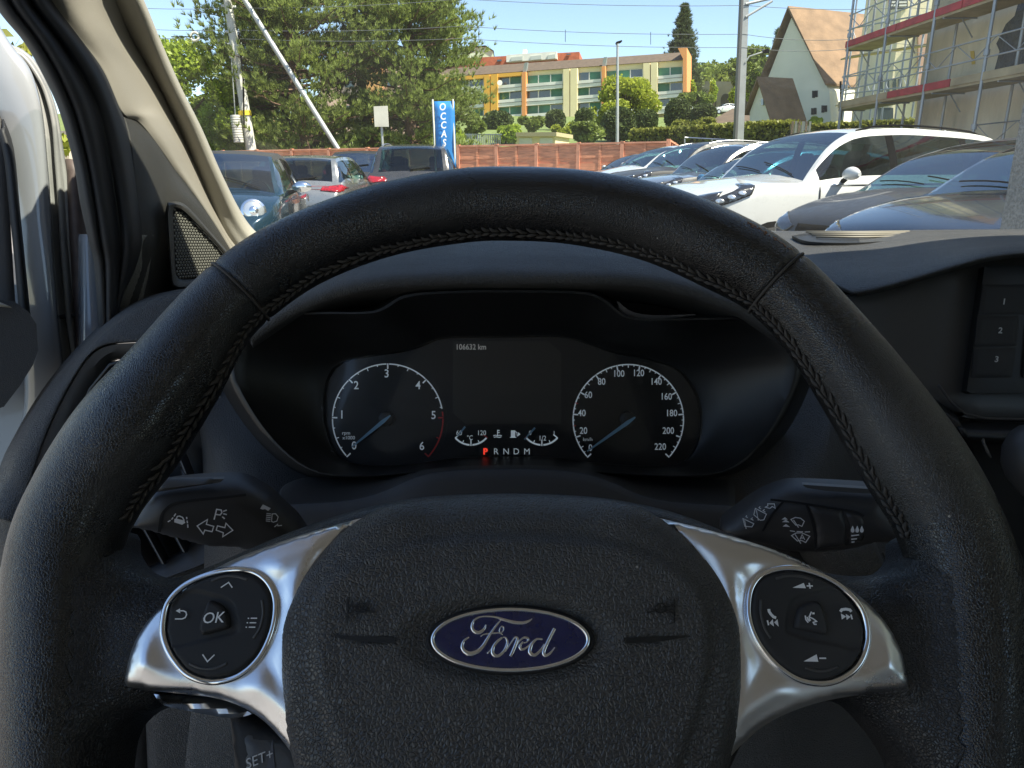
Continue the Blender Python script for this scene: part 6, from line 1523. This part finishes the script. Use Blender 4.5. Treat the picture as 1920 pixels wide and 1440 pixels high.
mb.tube(sz([(70, 728), (345, 728)]), .04, 5); mb.build('pickets', M['alloy'], rl)

# bushes, clipped trees and hedges in the middle distance
for k, (x, y, rx, rz, Y, m_, lf, n_, lb, lump) in enumerate((
    (320, 655, 98, 72, 80, 'clip', .30, 4200, 'dark rounded bush below the ochre yellow piers', 0),
    (690, 635, 62, 62, 78, 'clip', .28, 2600, 'dark clipped bush above the small shed', 0),
    (875, 625, 55, 58, 76, 'clip', .28, 2400, 'dark clipped bush between shed and lamp post', 0),
    (1095, 672, 108, 108, 58, 'clip', .24, 5600, 'big dark egg shaped yew right behind the lamp post', 0),
    (1275, 640, 72, 66, 70, 'clip', .26, 3000, 'dark clipped yew half behind the yellow green tree', 0),
    (1480, 600, 82, 96, 66, 'clip', .26, 4200, 'dark barrel shaped yew below the orange end wall', 0),
    (1645, 603, 76, 66, 64, 'clip', .26, 3200, 'dark clipped yew beside the parked white van', 0),
    (180, 660, 85, 85, 62, 'mid', .26, 2800, 'loose green bush at the left end of the cream block', 10),
    (370, 710, 100, 60, 56, 'maple', .24, 3000, 'light green bush left of the shed', 12),
    (520, 650, 90, 60, 70, 'mid', .28, 2600, 'loose bush in front of the first orange pier', 10),
    (740, 705, 70, 60, 54, 'lime', .22, 2400, 'yellow green bush right of the shed', 10),
    (900, 700, 110, 66, 52, 'mid', .22, 3600, 'loose green bush between shed and lamp post', 14),
    (1600, 495, 100, 50, 100, 'mid', .4, 2600, 'green bush at the foot of the arched retaining wall', 12),
    (1580, 655, 130, 35, 60, 'hedge', .24, 2400, 'low sunlit planting under the clipped yews', 12),
    (30, 690, 70, 110, 46, 'pine', .22, 3000, 'olive green bush behind the blue banner', 12))):
    px, py = zz3(x, y); bush('clipped_yew' if m_ == 'clip' else 'bush', lb, px, py, rx / 3.43, rz / 3.43, Y, M[m_], lf, n_, 'bushes below the apartment block', 'bush', lump)
c = P(*zz3(1140, 520), 84); leafy('broadleaf_tree', 'yellow green tree in front of the cream apartment block', c.x, c.y, 7.4, 3.8, M['lime'], 11000, .26, trunk=.12, z0=c.z - 5.0, seed=51, lumps=44)
c = P(1284, 12, 138); SZ = c.z - 9.0
pine('tall dark spruce behind the orange end wall', c.x, c.y, c.z, 3.5, 21, n_l=420, crown0=.45, m=M['pinedark'], tuft=.62, dens=.62, name='spruce_tree', shape=lambda t: max(.04, (1 - t) / .55) ** .75 * 1.1, spread=.5)
# retaining wall with arches and the wooded hill
HP = VPl(gx(1280, 150), gx(1480, 135)); hz_ = lambda pts, off=0: [HP.pt(*zz3(x, y), off) for x, y in pts]
rw = thing('retaining_wall', 'beige stone retaining wall with dark arches below the wooded hill', 'wall', HP.pt(1340, 300))
mb = MB(); mb.prism(hz_([(1500, 700), (2080, 700), (2080, 385), (1860, 388), (1540, 382), (1500, 390)]), -HP.n * 10); mb.build('wall', mat('beige_stone', (.34, .28, .19), .9, var=(.25, .25), bump=('noise', .8, .3, .5)), rw)
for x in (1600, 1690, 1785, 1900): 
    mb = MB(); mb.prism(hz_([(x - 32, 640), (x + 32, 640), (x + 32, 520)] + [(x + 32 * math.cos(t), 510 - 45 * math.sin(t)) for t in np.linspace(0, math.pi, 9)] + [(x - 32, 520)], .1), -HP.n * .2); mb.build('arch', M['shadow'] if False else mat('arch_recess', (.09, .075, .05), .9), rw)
for k, x in enumerate((1570, 1715, 1835, 1950)):
    px, py = zz3(x, 450); bush('climbing_plant', ['ivy trail on the left part of the arched wall', 'ivy trail between the arches behind the parked van', 'ivy trail on the arched wall above the parked white car', 'ivy trail on the arched wall behind the tall mast'][k], px, py, 10, 22, 130, M['maple'], .5, 900, 'ivy trails on the arched wall', 'climbing plant', 8)
mb = MB(); rows = []
for j in range(12):
    rows.append([Vector((-60 + i * 22, 175 + j * 14, -2 + 24 * math.sin(min(1, j / 7) * 1.57) * (.55 + .45 * math.sin(i * .55 + 1.3)) * (1 if i > 4 else .4))) for i in range(16)])
mb.grid(rows); g = mb.build('hill', mat('hill_grass', (.09, .12, .04), .95, var=(.1, .3)), smooth=180); g['kind'] = 'structure'
blobs = []
rg = np.random.default_rng(77)
for k in range(110):
    px = rg.uniform(1292, 1420); t = (px - 1292) / 128; Y = rg.uniform(150, 185); py = 152 - 26 * t + rg.uniform(-5, 26) - 6 * math.sin(t * 9)
    c = P(px, py, Y); blobs.append((c.x, c.y, c.z, 3.0, 3.0, 2.4))
V, Fc = leaves(blob_points(blobs, 26000), .6); o = fastmesh('hillside_woodland', V, Fc, M['mid'], None, (50, 165, 10)); tag(o, 'dark green woodland on the hill left of the tall mast', 'woodland', kind='stuff')
leafy('broadleaf_tree', 'rounded green tree on the hill between mast and church', P(1412, 130, 120).x, 120, 7.0, 2.8, M['mid'], 5000, .35, trunk=.1, z0=P(1412, 165, 120).z - 1, seed=61, lumps=26)
pine('slender dark spruce at the left verge of the church roof', P(1458, 90, 95).x, 95, P(1458, 56, 95).z, 1.3, 23, n_l=110, crown0=.4, m=M['pinedark'], tuft=.6, dens=.7, name='spruce_tree', shape=lambda t: max(.05, 1 - t) ** .8, spread=.4)
# far vehicles
c = P(*zz3(1600, 545), 118); 
vroot = thing('parked_van', 'small white van parked on the slope below the arched wall', 'van', (c.x, c.y, c.z - 1.1))
mb = MB(); mb.prism([c + Vector(q) for q in ((-1, 0, -1.1), (1, 0, -1.1), (1, 0, .3), (.85, 0, 1.1), (-.85, 0, 1.1), (-1, 0, .3))], Vector((0, 4.4, 0))); mb.build('body', PW, vroot, bevel=.12)
mb = MB(); mb.prism([c + Vector(q) for q in ((-.85, -.03, .2), (.85, -.03, .2), (.72, -.03, .9), (-.72, -.03, .9))], Vector((0, .05, 0))); mb.build('windscreen', M['cglass'], vroot)
for dx in (-.8, .8): mb = MB(); mb.tube([c + Vector((dx - .1, .8, -1.1)), c + Vector((dx + .1, .8, -1.1))], .33, 16); mb.build('wheel', M['tyre'], vroot, 40)
c = P(*zz3(1785, 562), 112); car('parked_car', 'distant white car parked below the arched wall near the tall mast', 'sedan', (c.x, c.y, c.z - .8), 190, PW, 4.6, 1.8, 1.5)
# hip roofed kiosk
KP = Y = 62
kz = lambda x, y, Y=62: P(1340 + x / 3.27, y / 3.27, Y)
ks = thing('hip_roof_pavilion', 'low pavilion with a brown hipped roof behind the long hedge', 'pavilion', kz(140, 760))
a, b, c_, d_, t = kz(-60, 760, 60), kz(330, 738, 60), kz(290, 730, 68), kz(-20, 745, 68), kz(112, 664, 64)
mb = MB(); mb.add([a, b, c_, d_, t], [(0, 1, 4), (1, 2, 4), (2, 3, 4), (3, 0, 4), (3, 2, 1, 0)]); mb.build('roof', M['broof'], ks)
mb = MB(); mb.box2((a.x + .6, a.y + .4, a.z - 3), (b.x - .6, a.y + 6, a.z - .02)); mb.build('wall', M['cream'], ks)

# hedges
def hedge(label, p0, p1, z0, z1, th=1.4, n=9000, m_='hedge', leaf=.13):
    p0 = Vector(p0 + (0,)); p1 = Vector(p1 + (0,)); u = (p1 - p0); L = u.length; un = u.normalized(); nn = Vector((un.y, -un.x, 0))
    if nn.y > 0: nn = -nn
    root = thing('hedge', label, 'hedge', (p0.x, p0.y, z0), 'clipped hedges before the church')
    t = RNG.uniform(0, L, n); face = RNG.uniform(0, 1, n) < .65
    zz = np.where(face, RNG.uniform(z0, z1, n), z1 - .04) + RNG.normal(0, .05, n); dd = np.where(face, th / 2, RNG.uniform(-th / 2, th / 2, n)) + RNG.normal(0, .05, n)
    C = np.array(p0) + t[:, None] * np.array(un) + dd[:, None] * np.array(nn); C[:, 2] = zz
    V, Fc = leaves(C, leaf); fastmesh('foliage', V, Fc, M[m_], root)
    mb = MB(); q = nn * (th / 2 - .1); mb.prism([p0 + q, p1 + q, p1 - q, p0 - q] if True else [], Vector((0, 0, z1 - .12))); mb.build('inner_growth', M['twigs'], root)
A_ = gx(1190, 40); B_ = gx(1482, 34)
hedge('long clipped hedge running behind the row of parked cars', A_, B_, 0, P(1340, 237, 37).z)
hedge('clipped hedge in front of the church behind the scaffold', gx(1520, 36), gx(1712, 33), 0, P(1600, 230, 34).z)
mb = MB(); a, b = gx(1240, 27), gx(1540, 25); g0 = P(1400, 268, 26).z
mb.add([(a[0], a[1] + 9, g0 + .1), (b[0] + 3, b[1] + 9, g0 + .25), (b[0] + 3, b[1], g0 - .05), (a[0], a[1], g0 - .1), (a[0], a[1] - 2, 0), (b[0] + 3, b[1] - 2, 0)], [(3, 2, 1, 0), (4, 5, 2, 3)]); g = mb.build('grass_bank', M['grassm']); g['kind'] = 'structure'
r_ = thing('metal_handrail', 'thin pale handrail in front of the long hedge', 'railing', P(1340, 262, 28))
for px in (1284, 1335, 1390): mb = MB(); mb.tube([P(px, 290, 28), P(px, 260, 28)], .03, 6); mb.build('post', M['alloy'], r_)
mb = MB(); mb.tube([P(1284, 258, 28), P(1392, 264, 28)], .03, 6); mb.build('rail', M['alloy'], r_)
g_ = thing('garden_gate', 'weathered grey garden gate between the two hedges', 'gate', P(1495, 265, 34))
for k in range(6): mb = MB(); mb.box(P(1484 + k * 6.5, 252, 33.5), (.10, .04, 1.1)); mb.build('slat', M['alloy'] if k % 2 else M['bark'], g_)

# ---------------- church
M['chwall'] = mat('grey_church_render', (.74, .70, .56), .9, var=(.5, .06), bump=('noise', 6, .03, .4)); M['chroof'] = mat('orange_brown_tiles', (.20, .125, .070), .85, var=(1.2, .22), bump=('noise', 8, .05, .5)); M['towerw'] = mat('cream_tower_render', (.80, .70, .46), .85, var=(.6, .05), bump=('noise', 7, .02, .4))
z4 = lambda x, y: (1340 + x / 3.27, y / 3.27)
GP = VPl(gx(1430, 56), gx(1560, 50)); gp = lambda pts, off=0: [GP.pt(*z4(x, y), off) for x, y in pts]
ch = thing('church', 'grey rendered church with a steep orange brown tiled roof', 'church', GP.pt(1500, 300))
rd = Vector((.93, .36, 0))       # ridge runs off to the right and back
L0, Ap, R0 = gp([(318, 462), (476, 56), (708, 500)]); Lb, Rb = gp([(318, 800), (718, 800)])
dn = Vector((0, 0, -.55)); mb = MB(); mb.prism([Lb, L0 + dn, Ap + dn, R0 + dn, Rb], rd * 16); mb.build('wall', M['chwall'], ch)
up = Vector((0, 0, .13)); o = -rd * .35; L1, A1, R1 = gp([(300, 478), (474, 38), (706, 512)])
mb = MB(); mb.prism([L1 + o, A1 + o, R1 + o, R1 + o - up, A1 + o - up * 1.6, L1 + o - up], rd * 17); mb.build('roof', M['chroof'], ch)
mb = MB(); mb.tube([R0 + rd * .6 + Vector((.1, -.3, 0)), Rb + rd * .6 + Vector((.1, -.3, 0))], .07, 6); mb.build('downpipe', M['trimblk'], ch)
for x, y, w_, h_ in ((605, 578, 16, 22), (622, 575, 14, 20), (598, 683, 14, 20), (615, 681, 14, 20), (662, 668, 16, 22), (680, 666, 14, 20)):
    mb = MB(); mb.prism(gp([(x - w_ / 2, y + h_), (x + w_ / 2, y + h_), (x + w_ / 2, y - h_), (x - w_ / 2, y - h_)], .04), -GP.n * .04); mb.build('window', M['shadow'], ch)
# porch wing
QP = VPl(gx(1400, 50), gx(1455, 46.5)); qp = lambda pts, off=0: [QP.pt(*z4(x, y), off) for x, y in pts]
pw = thing('church_annex', 'low gabled annex with tiled roof leaning against the church', 'annex', QP.pt(1430, 300))
a, b, c_ = qp([(215, 690), (290, 482), (362, 722)]); ab, cb = qp([(215, 860), (362, 860)]); rdp = Vector((.9, .30, 0))
mb = MB(); mb.prism([ab, a, b, c_, cb], rdp * 2.0); mb.build('wall', M['chwall'], pw)
a1, b1_, c1x = qp([(203, 694), (288, 470), (368, 728)]); o = -rdp * .35
mb = MB(); mb.prism([a1 + o, b1_ + o, c1x + o, c1x + o - up, b1_ + o - up * 1.5, a1 + o - up], rdp * 2.9); mb.build('roof', M['chroof'], pw)
mb = MB(); mb.prism(qp([(284, 645), (297, 645), (297, 605), (284, 605)], .1), -QP.n * .1); mb.build('window', M['bglass'], pw)
bush('bush', 'small green bush against the church wall', *z4(620, 738), 12, 10, 45, M['maple'], .18, 900, None, 'bush', 6)
# tower
tw = thing('church_tower', 'cream church tower with shuttered belfry window behind the scaffold', 'tower', P(1650, 300, 44))
TP = VPl(gx(1648, 43), gx(1760, 42.2)); TL = VPl(gx(1583, 50), gx(1648, 43))
tp = lambda pts, off=0: [TP.pt(x, y, off) for x, y in pts]
t0, t1 = TP.pt(1648, 330), TP.pt(1745, 330); t2 = TL.pt(1583, 330)
t3 = t1 + (t2 - t0); zt = 24
mb = MB(); mb.prism([Vector((q.x, q.y, 0)) for q in (t0, t1, t3, t2)], Vector((0, 0, zt))); mb.build('wall', M['towerw'], tw)
mb = MB(); cc = (t0 + t1 + t2 + t3) / 4; bs = [Vector((q.x, q.y, zt)) + (Vector((q.x, q.y, 0)) - Vector((cc.x, cc.y, 0))) * .08 for q in (t0, t1, t3, t2)]; mb.add(bs + [Vector((cc.x, cc.y, zt + 9))], [(0, 1, 4), (1, 2, 4), (2, 3, 4), (3, 0, 4), (3, 2, 1, 0)]); mb.build('spire', M['chroof'], tw)
mb = MB(); mb.prism(tp([(1666, 18), (1702, 16), (1702, -30), (1666, -30)], .12), -TP.n * .1); bw = mb.build('belfry_window', M['bglass'], tw)
for k in range(2):
    for s_ in range(7): mb = MB(); mb.prism(tp([(1668 + k * 18, 12 - s_ * 6), (1682 + k * 18, 11.5 - s_ * 6), (1682 + k * 18, 8 - s_ * 6), (1668 + k * 18, 8.5 - s_ * 6)], .2), -TP.n * .08); mb.build('shutter', M['balc'], bw)
for x in (1652, 1664, 1677, 1688): mb = MB(); mb.prism(tp([(x - 3.5, 172), (x + 3.5, 172), (x + 3.5, 148), (x - 3.5, 148)], .1), -TP.n * .1); mb.build('window', M['bglass'], tw)
mb = MB(); mb.prism(tp([(1645, 178), (1693, 176), (1693, 173), (1645, 175)], .25), -TP.n * .25); mb.build('sill', M['balc'], tw)
mb = MB(); mb.prism(tp([(1646, 228), (1675, 228), (1675, 202), (1646, 202)], .1), -TP.n * .1); mb.build('window', M['bglass'], tw)
mb = MB(); mb.prism(tp([(1722, 330), (1745, 330), (1745, 60), (1722, 60)], .25), -TP.n * .25); mb.build('corner_pier', mat('pink_stone', (.55, .34, .24), .8), tw)

# ---------------- unfinished building with scaffold
M['conc'] = mat('raw_render_wall', (.58, .52, .38), .9, var=(.9, .30), bump=('noise', 5, .04, .7), stretch=(1, 1, .35))
M['tube'] = mat('scaffold_tube', (.36, .38, .40), .45, .6, var=(2, .15)); M['toe'] = mat('red_toe_board', (.42, .03, .04), .6, var=(3, .25)); M['plank'] = mat('scaffold_plank', (.42, .34, .20), .8, var=(2, .2))
sdr = Vector((-.0737, 1, 0)).normalized(); S0 = Vector((12.9, 10, 0)); 
SO = VPl((S0.x, S0.y), (S0.x + sdr.x, S0.y + sdr.y)); SO.n = Vector((-sdr.y, sdr.x, 0)) * 1.0
if SO.n.x > 0: SO.n = -SO.n
SI = VPl((S0.x + .95, S0.y), (S0.x + .95 + sdr.x, S0.y + sdr.y)); SI.n = SO.n
WL = VPl((S0.x + 1.3, S0.y), (S0.x + 1.3 + sdr.x, S0.y + sdr.y)); WL.n = SO.n
far = WL.pt(1712, 250); ub = thing('unfinished_building', 'tall beige unrendered building wall behind the scaffold', 'building', (far.x, far.y, 0))
near = far - sdr * 34
mb = MB(); mb.prism([Vector((far.x, far.y, 0)), Vector((near.x, near.y, 0)), Vector((near.x + 9, near.y, 0)), Vector((far.x + 9, far.y, 0))], Vector((0, 0, 14))); mb.build('wall', M['conc'], ub)
mb = MB(); q = [WL.pt(x, y, .03) for x, y in ((1862, 140), (1960, 120), (1960, -10), (1914, -10), (1902, 30), (1886, 45), (1868, 82), (1874, 96))]; mb.prism(q, -WL.n * .02); mb.build('opening_sheet', mat('dark_tarpaulin', (.03, .04, .05), .5, var=(2, .4), bump=('noise', 3, .2, .8)), ub)
mb = MB(); q = [WL.pt(x, y, .02) for x, y in ((1819, 96), (1826, 95), (1828, 120), (1822, 121))]; mb.prism(q, -WL.n * .01); mb.build('paint_mark', mat('yellow_chalk', (.6, .42, .08), .8), ub)
sc = thing('scaffold', 'steel tube scaffold with red toe boards along the beige wall', 'scaffold', (S0.x, 20, 0))
def zat(pl, px, py): return pl.pt(px, py).z
zB = zat(SO, 1731, 172); zA = zat(SO, 1720, 44); zC = zA + (zA - zB)
for px in (1572, 1638, 1722, 1826):
    b = SO.pt(px, 240); mb = MB(); mb.tube([Vector((b.x, b.y, 0)), Vector((b.x, b.y, 13))], .045, 8); mb.build('standard', M['tube'], sc, 60)
    for zz_ in (zB - 1.2, zB + .6, zA + .3, zC): mb = MB(); mb.tube([Vector((b.x, b.y, zz_)), Vector((b.x, b.y, zz_ + .14))], .075, 8); mb.build('coupler', M['tube'], sc, 60)
for px in (1612, 1690, 1764, 1884, 1990):
    b = SI.pt(px, 240); mb = MB(); mb.tube([Vector((b.x, b.y, 0)), Vector((b.x, b.y, 13))], .04, 8); mb.build('standard', M['tube'], sc, 60)
bn = SO.pt(1960, 240); mb = MB(); mb.tube([Vector((bn.x, bn.y, 0)), Vector((bn.x, bn.y, 13))], .045, 8); mb.build('standard', M['tube'], sc, 60)
e0 = SO.pt(1568, 240); e0 = Vector((e0.x, e0.y, 0)); e1 = e0 - sdr * 24
for zz_ in (zB, zA, zC):
    mb = MB(); a, b = e0 + Vector((0, 0, zz_)), e1 + Vector((0, 0, zz_)); w_ = Vector((.95, 0, 0)); mb.prism([a, b, b + w_, a + w_], Vector((0, 0, -.07))); mb.build('deck', M['plank'], sc)
    for k in range(8):
        sA = e0 - sdr * (k * 3.0); sB = e0 - sdr * (k * 3.0 + 2.96); mb = MB(); a, b = [q + Vector((-.03, 0, zz_)) for q in (sA, sB)]; mb.prism([a, b, b + Vector((0, 0, .2)), a + Vector((0, 0, .2))], Vector((.03, 0, 0)))
        mb.build('toe_board', M['toe'] if (k != 2 or zz_ != zB) and not (k < 1 and zz_ == zB) else M['plank'], sc)
    for dz_ in (.55, 1.02):
        mb = MB(); mb.tube([e0 + Vector((0, 0, zz_ + dz_)), e1 + Vector((0, 0, zz_ + dz_))], .022, 6); mb.build('guard_rail', M['tube'], sc, 60)
    pts = [e0 - sdr * (.75 * k) + Vector((0, 0, zz_ + (.55 if k % 2 else 1.02))) for k in range(28)]
    mb = MB(); mb.tube(pts, .014, 5); mb.build('lattice_brace', M['tube'], sc, 60)
    for k in range(9):
        q = e0 - sdr * (k * 2.6) + Vector((0, 0, zz_ - .09)); mb = MB(); mb.tube([q, q + w_], .025, 6); mb.tube([q + w_ * .95 + Vector((0, 0, -.5)), q + w_ * .55], .018, 6); mb.build('bracket', M['tube'], sc, 60)
for zz_ in (zB - 1.0, zB - 1.5):
    mb = MB(); mb.tube([e0 - sdr * 6 + Vector((.9, 0, zz_)), e1 + Vector((.9, 0, zz_))], .02, 6); mb.build('guard_rail', M['tube'], sc, 60)
pts = [e0 - sdr * (6 + .75 * k) + Vector((.9, 0, zB - (1.5 if k % 2 else 1.0))) for k in range(22)]
mb = MB(); mb.tube(pts, .013, 5); mb.build('lattice_brace', M['tube'], sc, 60)
# second scaffold along the tower
s2 = thing('tower_scaffold', 'grey scaffold cage standing before the cream church tower', 'scaffold', P(1640, 240, 36))
T2 = VPl(gx(1575, 38), gx(1745, 34))
for px in (1578, 1600, 1628, 1650, 1676, 1706, 1740):
    b = T2.pt(px, 240); mb = MB(); mb.tube([Vector((b.x, b.y, 0)), Vector((b.x, b.y, 16))], .045, 6); mb.build('standard', M['tube'], s2, 60)
A2, B2 = T2.pt(1575, 240), T2.pt(1745, 240)
for z_ in (3.1, 3.9, 5.3, 6.1, 7.5, 8.3, 9.7):
    mb = MB(); mb.tube([Vector((A2.x, A2.y, z_)), Vector((B2.x, B2.y, z_))], .035, 6); mb.build('guard_rail', M['tube'], s2, 60)
for z_ in (2.6, 4.8, 7.0):
    mb = MB(); mb.prism([Vector((A2.x, A2.y, z_)), Vector((B2.x, B2.y, z_)), Vector((B2.x, B2.y + .9, z_)), Vector((A2.x, A2.y + .9, z_))], Vector((0, 0, .06))); mb.build('deck', M['plank'], s2)
    q = [Vector((A2.x + (B2.x - A2.x) * t, A2.y + (B2.y - A2.y) * t, z_ + (.5 if k % 2 else 1.3))) for k, t in enumerate(np.linspace(0, 1, 11))]; mb = MB(); mb.tube(q, .02, 5); mb.build('lattice_brace', M['tube'], s2, 60)

# rough concrete pillar near the van
pp = P(1874, 425, 3.3); pil = thing('concrete_pillar', 'rough grey roughcast pillar standing close to the navy car', 'pillar', (pp.x, 3.3, 0))
mb = MB(); mb.box2((pp.x * 3.7 / 3.3, 3.3, 0), (pp.x * 3.7 / 3.3 + .40, 3.7, 3.2)); mb.build('shaft', mat('roughcast', (.24, .24, .225), .95, var=(70, .35), bump=('noise', 90, .012, 1.0)), pil, bevel=.01)

# ---------------- masts, wires, lamp, signs
M['galv'] = mat('galvanised_steel', (.45, .46, .45), .45, .5, var=(2, .12)); M['concm'] = mat('concrete_mast', (.55, .53, .47), .8, var=(2, .1))
Y = 30
ms = thing('catenary_mast', 'pale concrete catenary mast with a yellow band, slightly leaning', 'mast', P(472, 290, Y))
mb = MB(); mb.tube([P(474, 300, Y), P(425, -10, Y), P(416, -70, Y)], [.21, .15, .14], 12, ); mb.build('pole', M['concm'], ms, 60)
mb = MB(); mb.tube([P(459.5, 217, Y), P(458, 208, Y)], [.25, .25], 12); mb.build('yellow_band', mat('yellow_tape', (.75, .52, .03), .6), ms, 60)
for y in (12, 60, 82, 108): mb = MB(); a = P(425 + (y + 10) * .158, y, Y); mb.tube([a - Vector((.25, .1, 0)), a + Vector((.25, .1, 0))], .05, 6); mb.build('clamp', M['galv'], ms, 60)
mb = MB(); mb.tube([P(448, 60, Y - .3), P(456, 150, Y - .3), P(458, 240, Y - .3)], .03, 6); mb.build('cable', M['trimblk'], ms, 60)
wt = thing('tension_weight', 'stack of grey counterweight discs hanging beside the leaning mast', 'weight', P(445, 245, Y))
mb = MB()
mb = MB(); a, b = P(441, 216, Y - .4), P(448, 268, Y - .4)
for k in range(11):
    t = k / 11; mb.tube([a.lerp(b, t), a.lerp(b, t + .07)], .19, 10)
mb.build('weights', M['concm'], wt, 60)
mb = MB(); mb.tube([P(434, 110, Y - .4), a], .02, 5); mb.build('rope', M['galv'], wt, 60)
st_ = thing('mast_strut', 'shiny steel strut leaning from the fence to the catenary mast', 'strut', P(632, 285, Y))
mb = MB(); mb.tube([P(634, 280, Y - .5), P(455, -6, Y - .5), P(430, -50, Y - .5)], .10, 10); mb.build('tube', M['galv'], st_, 60)
for k, (px, py) in enumerate(((365, 69), (415, 82))):
    ins = thing('insulator', ['pale ring insulator hanging left of the leaning mast', 'hook shaped insulator on the leaning mast'][k], 'insulator', P(px, py, Y)); mb = MB()
    c0 = P(px, py, Y); mb.tube([c0 + CR * .16 * math.cos(t) + CU * .16 * math.sin(t) for t in np.linspace(0, 2 * math.pi * (1 if k == 0 else .6), 16)], .05, 6); mb.build('ring', M['balc'], ins, 60)
    mb = MB(); mb.tube([c0, c0 + CR * (1.0 if k else -.9)], .02, 5); mb.build('rod', M['trimblk'], ins, 60)
# tall mast on the other side
m2 = thing('catenary_mast', 'tall two sided steel catenary mast with a crossarm in front of the church', 'mast', P(1388, 275, Y))
mb = MB()
a0, a1 = P(1386, 285, Y), P(1399, -20, Y); mb.prism([a0 + Vector((-.16, 0, 0)), a0 + Vector((.16, 0, 0)), a1 + Vector((.13, 0, 0)), a1 + Vector((-.13, 0, 0))], Vector((0, .26, 0))); mb.build('pole', M['galv'], m2)
mb = MB(); mb.prism([a0 + Vector((-.20, -.03, 0)), a0 + Vector((-.10, -.03, 0)), a1 + Vector((-.09, -.03, 0)), a1 + Vector((-.17, -.03, 0))], Vector((0, .3, 0))); mb.build('flange', mat('shaded_galvanised', (.13, .13, .13), .6, .3), m2)  # shade of the mast's left side put into a darker strip
mb = MB(); mb.tube([P(1398, 32, Y), P(1448, 2, Y)], .05, 6); mb.tube([P(1398, 8, Y), P(1450, -4, Y)], .05, 6); mb.build('crossarm', M['galv'], m2, 60)
sl = thing('street_lamp', 'arm lamp fixed low on the tall steel mast', 'street lamp', P(1397, 110, Y)); mb = MB(); mb.tube([P(1397, 118, Y), P(1405, 106, Y), P(1432, 97, Y)], .035, 6); mb.build('arm', M['galv'], sl, 60)
mb = MB(); mb.tube([P(1430, 97.5, Y), P(1441, 95, Y)], [.06, .09], 8); mb.build('lamp_head', M['trimblk'], sl, 60)
lp = thing('street_lamp', 'slim lamp post with a flat head before the cream block', 'street lamp', P(1157, 275, 36)); mb = MB(); mb.tube([P(1157, 330, 36), P(1158, 82, 36)], [.09, .055], 8); mb.build('pole', M['galv'], lp, 60)
mb = MB(); mb.prism([P(1157, 82, 36), P(1167, 77, 36), P(1166, 75, 36), P(1156, 78, 36)], Vector((0, .4, 0))); mb.build('lamp_head', M['trimblk'], lp)
def wire(label, pts, r=.010):
    mb = MB(); q = []
    for (a, b) in zip(pts, pts[1:]):
        pa, pb = P(*a), P(*b)
        for t in np.linspace(0, 1, 12, endpoint=False): q.append(pa.lerp(pb, t) - Vector((0, 0, .10 * 4 * t * (1 - t))))
    q.append(P(*pts[-1])); mb.tube(q, r, 5); o = mb.build('overhead_wire', mat('weathered_wire', (.12, .13, .14), .6), smooth=180, loc=P(*pts[0])); tag(o, label, 'wire', 'railway wires above the fence')
wire('uppermost railway wire running past the top of the tall mast', [(140, 6, 29), (428, 15, 30), (866, -2, 30), (1397, 10, 30), (1700, 14, 30), (2050, 18, 30)])
wire('railway wire that carries the short droppers over the cream block', [(140, 44, 29), (432, 56, 30), (866, 49, 30), (1395, 64, 30), (1590, 74, 30), (2050, 96, 30)])
wire('lowest railway contact wire, just over the red roofs', [(140, 60, 29), (434, 72, 30), (866, 72, 30), (1394, 89, 30), (1590, 92, 30), (2050, 100, 30)])
for k, x in enumerate((898, 1060, 1220)):
    t = (x - 866) / 529; mb = MB(); mb.tube([P(x, 50.5 + 14 * t, 30), P(x, 73 + 16 * t, 30)], .01, 4); o = mb.build('wire_dropper', M['trimblk'], loc=P(x, 60, 30)); tag(o, ['short dropper between the wires nearest the pines', 'short dropper between the wires above the red roofs', 'short dropper between the wires close to the dark spruce'][k], 'wire', 'droppers on the railway wires')
# blank white board on a post
wb = thing('board_sign', 'blank white board on a thin post behind the brown grey SUV', 'sign', P(718, 275, 19)); mb = MB(); mb.tube([P(719, 300, 19), P(714, 205, 19)], .03, 8); mb.build('post', M['galv'], wb, 60)
mb = MB(); mb.prism([P(x, y, 18.9) for x, y in ((704, 236), (727, 236), (725, 200), (702, 201))], Vector((0, .04, 0))); mb.build('board', mat('faded_board', (.52, .50, .42), .7, var=(3, .12)), wb, bevel=.02)
# blue banner sign
bn = thing('banner_sign', 'tall narrow blue banner with white capital letters on two posts', 'sign', P(832, 300, 15)); YB = 15
for x0, x1 in ((811, 818), (849, 854)): mb = MB(); mb.tube([P(x1, 330, YB), P(x0, 186, YB)], .018, 8); mb.build('post', M['balc'], bn, 60)
M['blueb'] = mat('blue_banner_cloth', (.02, .20, .52), .5, var=(4, .08))
mb = MB(); rows = []
for k in range(9):
    t = k / 8; y = 190 + 125 * t; rows.append([P(814 + 5.5 * t + (38 - 2 * t) * s_, y, YB + .02 * math.sin(k + s_ * 3)) for s_ in np.linspace(0, 1, 5)])
mb.grid(rows); mb.build('banner', M['blueb'], bn, 180, solid=.006)
mb = MB(); fr = Frame(P(832, 240, YB), CR, Vector((0, 0, 1)))
for ch_, y in (('O', 201), ('C', 218.5), ('C', 235), ('A', 251.5), ('S', 268), ('I', 285), ('O', 302)):
    p = P(829.5 + (y - 200) * .05, y, YB - .07); text_mb(mb, ch_, (p, CR, Vector((0, 0, 1))), .185, 0, .12, .004, sx=.85, off=.004)
mb.build('banner_lettering', M['print'], bn)
